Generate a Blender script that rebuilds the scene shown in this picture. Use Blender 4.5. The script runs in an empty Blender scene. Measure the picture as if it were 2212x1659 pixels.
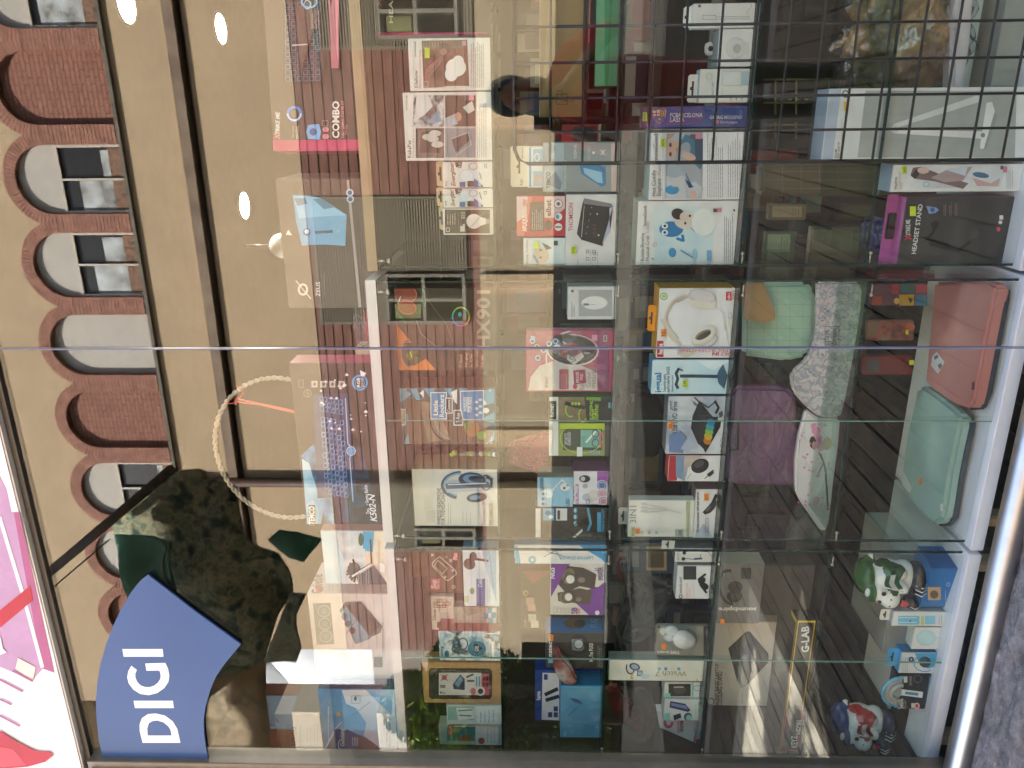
import bpy, bmesh, math, random
from mathutils import Vector, Matrix
from mathutils.noise import noise as nz
random.seed(7)
sc = bpy.context.scene
COL = sc.collection
# ---------------------------------------------------------------- camera
W, H, FPX = 2212.0, 1659.0, 1670.0
CAM = Vector((0, -1.7, 1.5))
TH, PI_ = math.radians(19.1), math.radians(1.7)
F0 = Vector((-math.sin(TH), math.cos(TH), 0)); RT = Vector((math.cos(TH), math.sin(TH), 0)); Z = Vector((0, 0, 1))
FW = (F0*math.cos(PI_) + Z*math.sin(PI_)).normalized(); UP = RT.cross(FW).normalized()
cd = bpy.data.cameras.new('camera'); cam = bpy.data.objects.new('camera', cd); COL.objects.link(cam)
cd.sensor_width = 36; cd.lens = FPX/W*36; cd.clip_start = 0.01; cd.clip_end = 500
cam.matrix_world = Matrix(((-UP.x, RT.x, -FW.x, CAM.x), (-UP.y, RT.y, -FW.y, CAM.y), (-UP.z, RT.z, -FW.z, CAM.z), (0, 0, 0, 1)))
sc.camera = cam
# ---------------------------------------------------------------- sky, sun, exposure
SUNV = Vector((-0.45, 0.50, 0.74)).normalized()
w = bpy.data.worlds.new('World'); sc.world = w; w.use_nodes = True
nt = w.node_tree; bg = nt.nodes['Background']; sky = nt.nodes.new('ShaderNodeTexSky'); sky.sky_type = 'NISHITA'
sky.sun_disc = False; sky.sun_elevation = math.asin(SUNV.z); sky.sun_rotation = math.atan2(SUNV.x, SUNV.y)
sky.air_density = 1.2; sky.dust_density = 2.0
nt.links.new(sky.outputs[0], bg.inputs[0]); bg.inputs[1].default_value = 0.11
sl = bpy.data.lights.new('sun', 'SUN'); sl.energy = 5.0; sl.angle = math.radians(0.5); sl.color = (1, 0.96, 0.90)
so = bpy.data.objects.new('sun', sl); COL.objects.link(so); so.rotation_euler = SUNV.to_track_quat('Z', 'Y').to_euler()
sc.view_settings.view_transform = 'Standard'; sc.view_settings.look = 'None'
sc.view_settings.exposure = 3.25; sc.view_settings.gamma = 1
cy = sc.cycles
# an added bank of cloud whitens the sky gap at the street end
cy.max_bounces = 8; cy.transparent_max_bounces = 40; cy.diffuse_bounces = 3; cy.glossy_bounces = 4; cy.transmission_bounces = 4
cy.sample_clamp_indirect = 6; cy.caustics_reflective = False; cy.caustics_refractive = False
# ---------------------------------------------------------------- pixel helpers (photo coordinates at 2212 x 1659, photo lies on its side)
def ray(px, py): return FW + RT*((H/2-py)/FPX) + UP*((W/2-px)/FPX)
def at_y(px, py, y):
    d = ray(px, py); t = (y-CAM.y)/d.y; return CAM + d*t
def at_z(px, py, z):
    d = ray(px, py); t = (z-CAM.z)/d.z; return CAM + d*t
def refl(px, py, D):                       # a point of the street scene seen mirrored in the pane (pane is y = 0)
    p = at_y(px, py, D); return Vector((p.x, -D, p.z))
def refl_z(px, py, z):
    p = at_z(px, py, z); return Vector((p.x, -p.y, z))
# ---------------------------------------------------------------- materials
def lin(c): return c/12.92 if c <= .04045 else ((c+.055)/1.055)**2.4
def rgb(h):
    if isinstance(h, tuple): return h
    h = h.lstrip('#'); h = h if len(h) == 6 else ''.join(c*2 for c in h); return tuple(lin(int(h[i:i+2], 16)/255) for i in (0, 2, 4))
MATS = {}
def mat(c, rough=.45, metal=0, var=.06, scale=18, bump=0, spec=.5, emit=0):
    key = (c, rough, metal, var, scale, bump, spec, emit)
    if key in MATS: return MATS[key]
    m = bpy.data.materials.new('mat_%03d' % len(MATS)); m.use_nodes = True; n = m.node_tree; b = n.nodes['Principled BSDF']
    r = rgb(c); b.inputs['Roughness'].default_value = rough; b.inputs['Metallic'].default_value = metal
    b.inputs['Specular IOR Level'].default_value = spec
    b.inputs['Base Color'].default_value = (*r, 1)
    if emit: b.inputs['Emission Color'].default_value = (*r, 1); b.inputs['Emission Strength'].default_value = emit
    if var or bump:
        tc = n.nodes.new('ShaderNodeTexCoord'); t = n.nodes.new('ShaderNodeTexNoise'); t.inputs['Scale'].default_value = scale; t.inputs['Detail'].default_value = 5
        n.links.new(tc.outputs['Object'], t.inputs['Vector'])
        if var:
            cr = n.nodes.new('ShaderNodeValToRGB'); cr.color_ramp.elements[0].position = .3; cr.color_ramp.elements[1].position = .7
            cr.color_ramp.elements[0].color = (*[x*(1-var*1.6) for x in r], 1); cr.color_ramp.elements[1].color = (*[min(1, x*(1+var)) for x in r], 1)
            n.links.new(t.outputs['Fac'], cr.inputs[0]); n.links.new(cr.outputs[0], b.inputs['Base Color'])
        if bump:
            bp = n.nodes.new('ShaderNodeBump'); bp.inputs['Strength'].default_value = bump; bp.inputs['Distance'].default_value = .01
            n.links.new(t.outputs['Fac'], bp.inputs['Height']); n.links.new(bp.outputs[0], b.inputs['Normal'])
    MATS[key] = m; return m
def blot(cols, scale=14, rough=.4, detail=3, dist=0, bump=0, lo=.3, hi=.7, vec=(1, 1, 1)):   # blotchy print: several inks laid out by noise
    key = ('blot', tuple(cols), scale, rough, detail, dist, bump, lo, hi, vec)
    if key in MATS: return MATS[key]
    m = bpy.data.materials.new('mat_%03d' % len(MATS)); m.use_nodes = True; n = m.node_tree; b = n.nodes['Principled BSDF']
    b.inputs['Roughness'].default_value = rough
    tc = n.nodes.new('ShaderNodeTexCoord'); mp = n.nodes.new('ShaderNodeMapping'); mp.inputs['Scale'].default_value = vec
    t = n.nodes.new('ShaderNodeTexNoise'); t.inputs['Scale'].default_value = scale; t.inputs['Detail'].default_value = detail; t.inputs['Distortion'].default_value = dist
    n.links.new(tc.outputs['Object'], mp.inputs[0]); n.links.new(mp.outputs[0], t.inputs['Vector'])
    cr = n.nodes.new('ShaderNodeValToRGB'); e = cr.color_ramp.elements
    k = len(cols)
    e[0].position = lo; e[0].color = (*rgb(cols[0]), 1); e[1].position = hi; e[1].color = (*rgb(cols[-1]), 1)
    for i in range(1, k-1):
        q = e.new(lo+(hi-lo)*i/(k-1)); q.color = (*rgb(cols[i]), 1)
    n.links.new(t.outputs['Fac'], cr.inputs[0]); n.links.new(cr.outputs[0], b.inputs['Base Color'])
    if bump:
        bp = n.nodes.new('ShaderNodeBump'); bp.inputs['Strength'].default_value = bump; bp.inputs['Distance'].default_value = .02
        n.links.new(t.outputs['Fac'], bp.inputs['Height']); n.links.new(bp.outputs[0], b.inputs['Normal'])
    MATS[key] = m; return m
def pane_mat(name, tint, r0, rough=0.0, bump=0, milky=0):
    m = bpy.data.materials.new(name); m.use_nodes = True; n = m.node_tree; n.nodes.clear()
    out = n.nodes.new('ShaderNodeOutputMaterial'); tr = n.nodes.new('ShaderNodeBsdfTransparent'); gl = n.nodes.new('ShaderNodeBsdfGlossy')
    tr.inputs[0].default_value = (*tint, 1); gl.inputs['Roughness'].default_value = rough
    lw = n.nodes.new('ShaderNodeLayerWeight'); lw.inputs[0].default_value = .5
    pw = n.nodes.new('ShaderNodeMath'); pw.operation = 'POWER'; pw.inputs[1].default_value = 5
    ma = n.nodes.new('ShaderNodeMath'); ma.operation = 'MULTIPLY_ADD'; ma.inputs[1].default_value = 1-r0; ma.inputs[2].default_value = r0
    mx = n.nodes.new('ShaderNodeMixShader')
    n.links.new(lw.outputs['Facing'], pw.inputs[0]); n.links.new(pw.outputs[0], ma.inputs[0]); n.links.new(ma.outputs[0], mx.inputs[0])
    n.links.new(tr.outputs[0], mx.inputs[1]); n.links.new(gl.outputs[0], mx.inputs[2]); last = mx
    if bump:
        t = n.nodes.new('ShaderNodeTexNoise'); t.inputs['Scale'].default_value = bump; t.inputs['Detail'].default_value = 3; t.inputs['Distortion'].default_value = 1.5
        tc = n.nodes.new('ShaderNodeTexCoord'); n.links.new(tc.outputs['Object'], t.inputs['Vector'])
        bp = n.nodes.new('ShaderNodeBump'); bp.inputs['Strength'].default_value = 1; bp.inputs['Distance'].default_value = .03
        n.links.new(t.outputs['Fac'], bp.inputs['Height']); n.links.new(bp.outputs[0], gl.inputs['Normal'])
    if milky:
        df = n.nodes.new('ShaderNodeBsdfDiffuse'); m2 = n.nodes.new('ShaderNodeMixShader'); m2.inputs[0].default_value = milky
        n.links.new(mx.outputs[0], m2.inputs[1]); n.links.new(df.outputs[0], m2.inputs[2]); last = m2
    n.links.new(last.outputs[0], out.inputs[0]); return m
M_PANE = pane_mat('window_glass', (.96, .98, .97), .060)
M_CASE = pane_mat('cabinet_glass', (.965, .985, .975), .018)
M_SHELF = pane_mat('shelf_glass', (.82, .92, .88), .05)
M_WRAP = pane_mat('clear_wrap', (.97, .97, .98), .07, .08, 22, .03)
M_BLIST = pane_mat('clear_blister', (.96, .97, .98), .08, .03, 9, .02)
M_EDGE = mat('#0c2a26', .15, var=.1); M_EDGEL = mat('#7fa294', .2, var=.1)
WHITE = mat('#e9e9ee', .35, var=.03)
# ---------------------------------------------------------------- object helpers
def link(name, bm, mats, parent=None, smooth=False):
    me = bpy.data.meshes.new(name); bm.normal_update(); bm.to_mesh(me); bm.free()
    for m in (mats if isinstance(mats, (list, tuple)) else [mats]): me.materials.append(m)
    if smooth:
        for p in me.polygons: p.use_smooth = True
    o = bpy.data.objects.new(name, me); COL.objects.link(o)
    if parent: o.parent = parent
    return o
def tag(o, label=None, cat=None, group=None, kind=None):
    if label: o['label'] = label
    if cat: o['category'] = cat
    if group: o['group'] = group
    if kind: o['kind'] = kind
    return o
def empty(name, loc, label=None, cat=None, group=None):
    o = bpy.data.objects.new(name, None); COL.objects.link(o); o.location = loc; o.empty_display_size = .05
    return tag(o, label, cat, group)
def rebase(o, parent):      # keep world place under a moved parent
    o.parent = parent; o.matrix_parent_inverse = Matrix.Translation(-Vector(parent.location)); return o
def bbox(bm, lo, hi, mi=0, M=None, bevel=0):
    r = bmesh.ops.create_cube(bm, size=1); vs = r['verts']
    for v in vs:
        v.co = Vector([lo[i]+(v.co[i]+.5)*(hi[i]-lo[i]) for i in range(3)])
    fs = {f for v in vs for f in v.link_faces}
    for f in fs: f.material_index = mi
    if bevel:
        es = {e for f in fs for e in f.edges}
        rr = bmesh.ops.bevel(bm, geom=list(es), offset=bevel, segments=2, affect='EDGES', clamp_overlap=True)
        for f in rr['faces']: f.material_index = mi
        vs = list({v for f in rr['faces'] for v in f.verts} | {v for v in vs if v.is_valid})
    if M is not None:
        for v in vs: v.co = M @ v.co
    return vs
def boxo(name, lo, hi, m, parent=None, bevel=0):
    bm = bmesh.new(); bbox(bm, lo, hi, 0, None, bevel); return link(name, bm, m, parent)
def prism(bm, pts, dvec, mi=0):
    v1 = [bm.verts.new(p) for p in pts]; v2 = [bm.verts.new(Vector(p)+Vector(dvec)) for p in pts]
    fs = [bm.faces.new(v1), bm.faces.new(v2[::-1])]
    k = len(pts)
    for i in range(k): fs.append(bm.faces.new((v1[(i+1) % k], v1[i], v2[i], v2[(i+1) % k])))
    for f in fs: f.material_index = mi
    bmesh.ops.recalc_face_normals(bm, faces=fs)
    return v1+v2
def tube(bm, pts, r, n=8, mi=0, closed=False, cap=True):
    pts = [Vector(p) for p in pts]; rings = []; k = len(pts)
    for i, p in enumerate(pts):
        a = pts[(i-1) % k] if (i > 0 or closed) else p; b = pts[(i+1) % k] if (i < k-1 or closed) else p
        t = (b-a).normalized(); s = t.orthogonal() if abs(t.z) > .95 else t.cross(Z)
        s.normalize(); q = t.cross(s); rr = r[i] if isinstance(r, (list, tuple)) else r
        rings.append([bm.verts.new(p+(s*math.cos(2*math.pi*j/n)+q*math.sin(2*math.pi*j/n))*rr) for j in range(n)])
    for i in range(k if closed else k-1):
        A, B = rings[i], rings[(i+1) % k]
        for j in range(n):
            f = bm.faces.new((A[j], A[(j+1) % n], B[(j+1) % n], B[j])); f.material_index = mi; f.smooth = True
    if cap and not closed:
        for R in (rings[0], rings[-1][::-1]):
            f = bm.faces.new(R[::-1]); f.material_index = mi
def ball(bm, c, r, mi=0, n=14, sc_=(1, 1, 1), M=None):
    rr = bmesh.ops.create_uvsphere(bm, u_segments=n, v_segments=max(6, n//2+2), radius=1)
    for v in rr['verts']:
        v.co = Vector((v.co.x*r*sc_[0], v.co.y*r*sc_[1], v.co.z*r*sc_[2]))
        if M is not None: v.co = M @ v.co
        v.co += Vector(c)
    for f in {f for v in rr['verts'] for f in v.link_faces}: f.material_index = mi; f.smooth = True
    return rr['verts']
# ---------------------------------------------------------------- printed writing
_TC = {}
def text_mesh(s, bold):
    if (s, bold) in _TC: return _TC[(s, bold)]
    c = bpy.data.curves.new('t', 'FONT'); c.body = s; c.size = 1; c.offset = bold; c.resolution_u = 2
    o = bpy.data.objects.new('t', c); COL.objects.link(o); dg = bpy.context.evaluated_depsgraph_get(); dg.update()
    me = o.evaluated_get(dg).to_mesh(); V = [v.co.to_2d() for v in me.vertices]; P = [tuple(p.vertices) for p in me.polygons]
    o.evaluated_get(dg).to_mesh_clear(); bpy.data.objects.remove(o); bpy.data.curves.remove(c)
    if not V: V = [Vector((0, 0))]; P = []
    x0 = min(v.x for v in V); x1 = max(v.x for v in V); r = (V, P, x0, max(1e-4, x1-x0)); _TC[(s, bold)] = r; return r
CAPH = .69
class Face:
    "a flat printed face: pixels of the photo are cast onto the real plane of the face"
    def __init__(s, O, u, v, w, h, step=.00012, base=.0004, mirror=False):
        s.O, s.u, s.v, s.w, s.h = Vector(O), Vector(u).normalized(), Vector(v).normalized(), w, h
        s.n = s.u.cross(s.v).normalized()
        s.bm = bmesh.new(); s.mats = []; s.off = base; s.step = step; s.mirror = mirror; s.clamp = True
    def uv(s, px, py):
        d = ray(px, py); C = CAM.copy()
        t = (s.O-C).dot(s.n)/d.dot(s.n); p = C+d*t-s.O
        return p.dot(s.u), p.dot(s.v)
    def mi(s, m):
        if isinstance(m, str): m = mat(m, .4)
        if m not in s.mats: s.mats.append(m)
        return s.mats.index(m)
    def put(s, pts, m, raw=False):
        i = s.mi(m); q = pts if raw else [s.uv(*p) for p in pts]
        if s.clamp: q = [(min(max(a, .0008), s.w-.0008), min(max(b, .0008), s.h-.0008)) for a, b in q]
        vs = [s.bm.verts.new(s.O+s.u*a+s.v*b+s.n*s.off) for a, b in q]
        try:
            f = s.bm.faces.new(vs); f.material_index = i
            f.normal_update()
            if f.normal.dot(s.n) < 0: f.normal_flip()
        except ValueError: pass
    def nx(s): s.off += s.step
    def P(s, pts, m): s.put(pts, m); s.nx(); return s
    def R(s, x0, y0, x1, y1, m): return s.P([(x0, y0), (x1, y0), (x1, y1), (x0, y1)], m)
    def E(s, cx, cy, rx, ry, m, rot=0, n=20):
        c, q = math.cos(rot), math.sin(rot)
        return s.P([(cx+rx*math.cos(a)*c-ry*math.sin(a)*q, cy+rx*math.cos(a)*q+ry*math.sin(a)*c) for a in [2*math.pi*i/n for i in range(n)]], m)
    def ring(s, cx, cy, rx, ry, w, m, a0=0, a1=360, rot=0, n=24):
        pts = []
        for i in range(n+1):
            a = math.radians(a0+(a1-a0)*i/n); x, y = rx*math.cos(a), ry*math.sin(a)
            pts.append((cx+x*math.cos(rot)-y*math.sin(rot), cy+x*math.sin(rot)+y*math.cos(rot)))
        return s.L(pts, w, m)
    def L(s, pts, w, m):
        for (xa, ya), (xb, yb) in zip(pts[:-1], pts[1:]):
            dx, dy = xb-xa, yb-ya; l = math.hypot(dx, dy) or 1; nx_, ny_ = -dy/l*w/2, dx/l*w/2; ex, ey = dx/l*w*.2, dy/l*w*.2
            s.put([(xa+nx_-ex, ya+ny_-ey), (xa-nx_-ex, ya-ny_-ey), (xb-nx_+ex, yb-ny_+ey), (xb+nx_+ex, yb+ny_+ey)], m); s.off += .00001
        s.nx(); return s
    def box(s, x0, y0, x1, y1, w, m): return s.L([(x0, y0), (x1, y0), (x1, y1), (x0, y1), (x0, y0)], w, m)
    def T(s, txt, x, yl, yr, h, m, bold=.0, x2=None, slant=0):
        V, Pn, x0, ww = text_mesh(txt, bold); i = s.mi(m)
        A = Vector(s.uv(x, yl)); B = Vector(s.uv(x if x2 is None else x2, yr)); r = B-A; L_ = r.length; r.normalize(); up = Vector((-r.y, r.x))
        mpp = L_/max(1e-3, math.hypot((x if x2 is None else x2)-x, yr-yl)); hh = h*mpp/CAPH
        vs = []
        for v in V:
            q = A+r*((v.x-x0)/ww*L_+slant*v.y*hh)+up*(v.y*hh)
            if s.clamp: q.x = min(max(q.x, 0), s.w); q.y = min(max(q.y, 0), s.h)
            vs.append(s.bm.verts.new(s.O+s.u*q.x+s.v*q.y+s.n*s.off))
        for p in Pn:
            try:
                f = s.bm.faces.new([vs[k] for k in p]); f.material_index = i; f.normal_update()
                if f.normal.dot(s.n) < 0: f.normal_flip()
            except ValueError: pass
        s.nx(); return s
    def lines(s, x0, x1, yl, yr, n, m, w=.9):
        for k in range(n):
            x = x0+(x1-x0)*(k+.5)/n; e = yr+(yl-yr)*random.uniform(0, .25)
            y = yl
            while y > e+1:
                q = max(e, y-random.uniform(4, 16)); s.put([(x-w/2, y), (x+w/2, y), (x+w/2, q), (x-w/2, q)], m); y = q-1.2
        s.nx(); return s
    def done(s, name, parent):
        if not s.mats: s.mats = [WHITE]
        return link(name, s.bm, s.mats, parent)
YEL = mat('#c8dc28', .5); ORG = mat('#f08a1e', .5); BLK = mat('#101114', .4); DK = mat('#26282c', .4); WH = mat('#e4e4e8', .4, var=.02)
GR = mat('#8c8f95', .4); MAG = mat('#c8406e', .4); TX = mat('#3a3c42', .5)
TOPS = {}
class Item:
    "carton standing on a shelf: L/R bottom corners (photo rows), T top and B bottom (photo columns) at the left corner, front face depth y"
    def __init__(s, name, label, cat, L, R, T, B, y, z=None, d=.06, c='#e4e4e8', side=None, top=None, yaw=0, tilt=0, rough=.35, group=None, bev=.0012, key=None, on=None):
        if on: z = TOPS[on]+.0005
        p = at_y(B, L, y)
        if z is None: z = p.z
        bl = Vector((p.x, y, z)); u = Vector((math.cos(yaw), math.sin(yaw), 0)); n = Vector((u.y, -u.x, 0))
        dr = ray(B, R); t = (bl-CAM).dot(n)/dr.dot(n); q = CAM+dr*t; wd = (q-bl).dot(u)
        dt = ray(T, L); t = (bl-CAM).dot(n)/dt.dot(n); ht = (CAM+dt*t).z-z
        s.w, s.h, s.d = wd, ht, d; s.u, s.n, s.bl = u, n, bl; s.name = name
        if key: TOPS[key] = z+ht
        M = Matrix(((u.x, -n.x, 0, bl.x), (u.y, -n.y, 0, bl.y), (0, 0, 1, bl.z), (0, 0, 0, 1)))
        if tilt: M = M @ Matrix.Rotation(tilt, 4, 'X')
        s.M = M; bm = bmesh.new()
        m0 = mat(c, rough) if isinstance(c, str) else c
        m1 = m0 if side is None else (mat(side, rough) if isinstance(side, str) else side)
        m2 = m1 if top is None else (mat(top, rough) if isinstance(top, str) else top)
        bbox(bm, (0, 0, 0), (wd, d, ht), 0, None, bev)
        bm.normal_update()
        for f in bm.faces:
            if abs(f.normal.x) > .8: f.material_index = 1
            if abs(f.normal.z) > .8: f.material_index = 2
        # folded carton seams and flap lines
        bbox(bm, (wd*.5-.0004, d*.5-.0004, ht-.0002), (wd*.5+.0004, d*.5+.0004, ht+.0002), 1)
        for v in bm.verts: v.co = v.co + Vector((0, 0, 0))
        s.root = link(name, bm, [m0, m1, m2]); s.root.matrix_world = M
        tag(s.root, label, cat, group)
        V3 = (M.to_3x3() @ Vector((0, 0, 1)))
        s.f = Face(M @ Vector((0, 0, 0)), u, V3, wd, ht)
    def end(s, part='printed_front'):
        o = s.f.done(part, None); o.parent = s.root; o.matrix_parent_inverse = s.M.inverted(); return s
    def adopt(s, o): o.parent = s.root; o.matrix_parent_inverse = s.M.inverted(); return o
    def sticker(s, x0, y0, x1, y1, c=YEL, txt='', tc=DK):
        f = Face(s.f.O, s.f.u, s.f.v, s.w, s.h, base=.006); f.off = .0062
        f.R(x0, y0, x1, y1, c)
        if txt: f.T(txt, x1-(x1-x0)*.25, y1-2, y0+2, (x1-x0)*.5, tc, .01)
        s.adopt(f.done('price_sticker', None)); return s
    def tab(s, T, yl, yr, c='#d9d2c4', hole=True, back=.5):
        "hang tab rising above the carton"
        y = s.d*back; ul, zt = s.f.uv(T, yl); ur, _ = s.f.uv(T, yr); bm = bmesh.new(); h = s.h
        pts = [(ul, h-.002), (ur, h-.002), (ur, zt-.004), (ur-.004, zt), (ul+.004, zt), (ul, zt-.004)]
        prism(bm, [s.M @ Vector((a, y, b)) for a, b in pts], s.M.to_3x3() @ Vector((0, .0008, 0)))
        mats = [mat(c, .4) if isinstance(c, str) else c, mat('#2a2622', .6)]
        if hole:
            c0, zc = (ul+ur)/2, h+(zt-h)*.5; hw = min(.016, (ur-ul)*.3)
            pts = [(c0-hw, zc-.0025), (c0+hw, zc-.0025), (c0+hw, zc+.002), (c0+.004, zc+.002), (c0+.003, zc+.006), (c0-.003, zc+.006), (c0-.004, zc+.002), (c0-hw, zc+.002)]
            prism(bm, [s.M @ Vector((a, y-.0007, b)) for a, b in pts], s.M.to_3x3() @ Vector((0, .0004, 0)), 1)
        s.adopt(link('hang_tab', bm, mats)); return s
def slab(name, label, cat, pts, y, th, m, group=None, puff=0, mats=None, horiz=None, bevel=.006, parent=None, lean=0):
    "solid with the outline of the thing, on the upright plane y (or lying: horiz = height of its top)"
    P3 = [at_z(a, b, horiz) if horiz is not None else at_y(a, b, y+lean*(i % 1)) for i, (a, b) in enumerate(pts)]
    bm = bmesh.new(); prism(bm, P3, (0, 0, -th) if horiz is not None else (0, th, 0))
    if bevel:
        bmesh.ops.bevel(bm, geom=[e for e in bm.edges], offset=bevel, segments=2, affect='EDGES', clamp_overlap=True)
    o = link(name, bm, m, parent)
    if label: tag(o, label, cat, group)
    return o
# ================================================================ the shop front
YF = .14; ZT, ZA, ZB, ZC, ZD, ZE = 1.909, 1.600, 1.303, 1.007, .705, .356
def col_rows(k): return [(k, 0)]
XL = at_y(1200, 1641, 0).x
XJ = at_y(1156, 752, 0).x
XR = 1.9
ZTOP = at_y(76, 1106, 0).z; ZBOT = .25
# pavement, road
g = boxo('pavement', (-40, -3.6, -.12), (40, -.25, 0), blot(['#1c1a18', '#3a342c', '#57503f'], 5, .85, 8)); tag(g, kind='structure')
# paving strips run from the shop to the street
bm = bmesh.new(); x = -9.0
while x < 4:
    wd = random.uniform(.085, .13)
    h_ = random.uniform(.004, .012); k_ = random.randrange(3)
    if x < -3.1: bbox(bm, (x, -3.6, 0), (x+wd, -2.96, h_), k_); bbox(bm, (x, -2.95, 0), (x+wd, -.25, h_), k_+3)  # paler set where the sun patches fall: sunlight put into the colour
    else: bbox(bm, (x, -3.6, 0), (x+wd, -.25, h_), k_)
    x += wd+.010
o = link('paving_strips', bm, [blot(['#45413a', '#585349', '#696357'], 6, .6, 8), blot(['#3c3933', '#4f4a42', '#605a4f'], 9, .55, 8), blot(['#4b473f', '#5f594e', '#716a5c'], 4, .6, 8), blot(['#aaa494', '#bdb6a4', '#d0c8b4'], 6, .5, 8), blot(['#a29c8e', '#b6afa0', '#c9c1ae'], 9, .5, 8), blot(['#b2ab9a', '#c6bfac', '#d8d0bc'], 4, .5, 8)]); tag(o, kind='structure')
g = boxo('road', (-40, -10.2, -.14), (40, -3.6, -.13), blot(['#1b1916', '#24211d', '#2e2a24'], 3, .9, 8)); tag(g, kind='structure')
g = boxo('kerb', (-40, -3.75, -.14), (40, -3.6, .005), mat('#8f8b84', .8, var=.2, scale=6)); tag(g, kind='structure')
g = boxo('far_pavement', (-40, -12.6, -.14), (40, -10.2, 0), blot(['#4a463f', '#5a554c'], 3, .9, 8)); tag(g, kind='structure')
g = boxo('ground', (-120, -120, -.3), (120, 60, -.2), mat('#6b665c', .9, var=.2, scale=1)); tag(g, kind='structure')
# shop interior shell
o = boxo('shop_floor', (-3.2, .02, .14), (3.2, 6.2, .2), blot(['#221e1a', '#33302b', '#2a2722'], 6, .4, 6)); tag(o, kind='structure')
bm = bmesh.new(); x = -3.0
while x < 2.5: bbox(bm, (x, .03, .2005), (x+.05, 1.4, .212)); x += .085
o = link('floor_slats', bm, mat('#4a443a', .6, var=.2)); tag(o, kind='structure')
o = boxo('ceiling', (-3.2, .02, 3.2), (3.2, 6.2, 3.3), mat('#3a362c', .8, var=.1)); tag(o, kind='structure')
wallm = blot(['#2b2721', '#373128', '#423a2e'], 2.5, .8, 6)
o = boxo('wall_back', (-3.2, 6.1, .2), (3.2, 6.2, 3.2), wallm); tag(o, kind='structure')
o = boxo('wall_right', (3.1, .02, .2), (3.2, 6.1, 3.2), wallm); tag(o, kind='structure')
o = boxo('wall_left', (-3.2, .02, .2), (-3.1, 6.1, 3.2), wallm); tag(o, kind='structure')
# outer walls of the building the shop is in (shades the pavement; added unseen wall on the left has gaps placing the sun patches)
st = blot(['#8b8490', '#a49da4', '#b9b3b8'], 9, .8, 10, bump=.4)
root = empty('shop_building', (0, 0, 0), 'beige shop building around the display window', 'building')
plaster = mat('#b9a98c', .85, var=.1, scale=3)
bm = bmesh.new()
bbox(bm, (-4.35, .0, .0), (XL-.09, .035, 9)); bbox(bm, (-13, .0, .0), (-7.1, .3, 13)); bbox(bm, (-7.1, .0, 4.5), (-5.9, .3, 13)); bbox(bm, (-5.9, .0, 3.5), (-4.35, .3, 13)); bbox(bm, (-4.35, .0, 9.001), (-3.8, .3, 13)); bbox(bm, (-3.8, .0, 9.001), (9, .3, 13)); bbox(bm, (XR+.1, 0, 0), (9, .35, 9)); bbox(bm, (XL-.09, .02, 3.35), (XR+.1, .35, 9)); bbox(bm, (-3.78, .36, 3.4), (9, 8, 9)); bbox(bm, (-3.78, .36, 0), (-3.25, 8, 3.4)); bbox(bm, (3.25, .36, 0), (9, 8, 3.4)); bbox(bm, (-3.25, 6.25, 0), (3.25, 8, 3.4))
link('outer_wall_and_sun_mask', bm, plaster, root)
ZR = at_y(2130, 1380, -.04).z; ZS = at_y(2158, 1380, -.06).z
# stone plinth under the window, bright metal rail on it
bm = bmesh.new()
r0 = at_y(2150, 1400, -.03)
bmesh.ops.create_grid(bm, x_segments=420, y_segments=60, size=1)
for v in bm.verts:
    a, b = (v.co.x+1)/2, (v.co.y+1)/2
    X = -4.6+a*13; zz = b
    p = Vector((X, 0, 0))
    if b < .5: p.y, p.z = -.26, b*2*ZS
    else: p.y, p.z = -.26+(b-.5)*2*.255, ZS
    cz = nz(Vector((X*5, b*7, 1)))*.012+nz(Vector((X*17, b*21, 4)))*.006-abs(nz(Vector((X*8, b*6, 9))))*.006
    if abs(b-.5) < .1: cz -= abs(nz(Vector((X*9, 2, 7))))*.018
    p.z += cz; p.y += cz
    v.co = p
o = link('stone_plinth', bm, blot(['#413d3b', '#5c5755', '#6c6765', '#8a8481'], 30, .9, 15, bump=.8, lo=.25, hi=.78), root)
bm = bmesh.new()
rp = at_y(2140, 1330, -.03)
ZR = at_y(2130, 1380, -.04).z
for i, (dz, r_) in enumerate([(0, .031)]):
    tube(bm, [(-4, -.04, ZR+dz), (3, -.04, ZR+dz)], r_, 20)
link('sill_rail', bm, mat('#a8a6a6', .34, 1, .05), root)
boxo('sill_upstand', (-4, .006, .0), (3, .02, ZR-.035), mat('#3a3833', .6), root)
# window: frame, two panes, joint
win = empty('shop_window', (XJ, 0, ZBOT), 'large shop window of two frameless panes in a grey metal frame', 'window')
al = mat('#7c756c', .35, .7, .08); ald = mat('#3b3833', .4, .4)
def rb(o): return rebase(o, win)
rb(boxo('pane', (XL, -.004, ZR-.03), (XJ-.001, .004, ZTOP), M_PANE)); rb(boxo('pane', (XJ+.001, -.004, ZR-.03), (XR, .004, ZTOP), M_PANE))
bm = bmesh.new(); bbox(bm, (XJ-.0016, -.0055, ZR-.03), (XJ+.0016, .0055, ZTOP)); rb(link('pane_joint', bm, mat('#6c7086', .3, 0, .1)))
bm = bmesh.new()
bbox(bm, (XL-.03, -.03, .2), (XL, .03, ZTOP), 0, None, .002); bbox(bm, (XL-.085, -.05, .2), (XL-.032, .03, ZTOP), 0, None, .003)
rb(link('side_frame', bm, al))
bm = bmesh.new(); bbox(bm, (XL-.03, -.012, ZTOP), (XR, .012, ZTOP+.014)); rb(link('head_frame', bm, mat('#4c4843', .5)))
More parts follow.
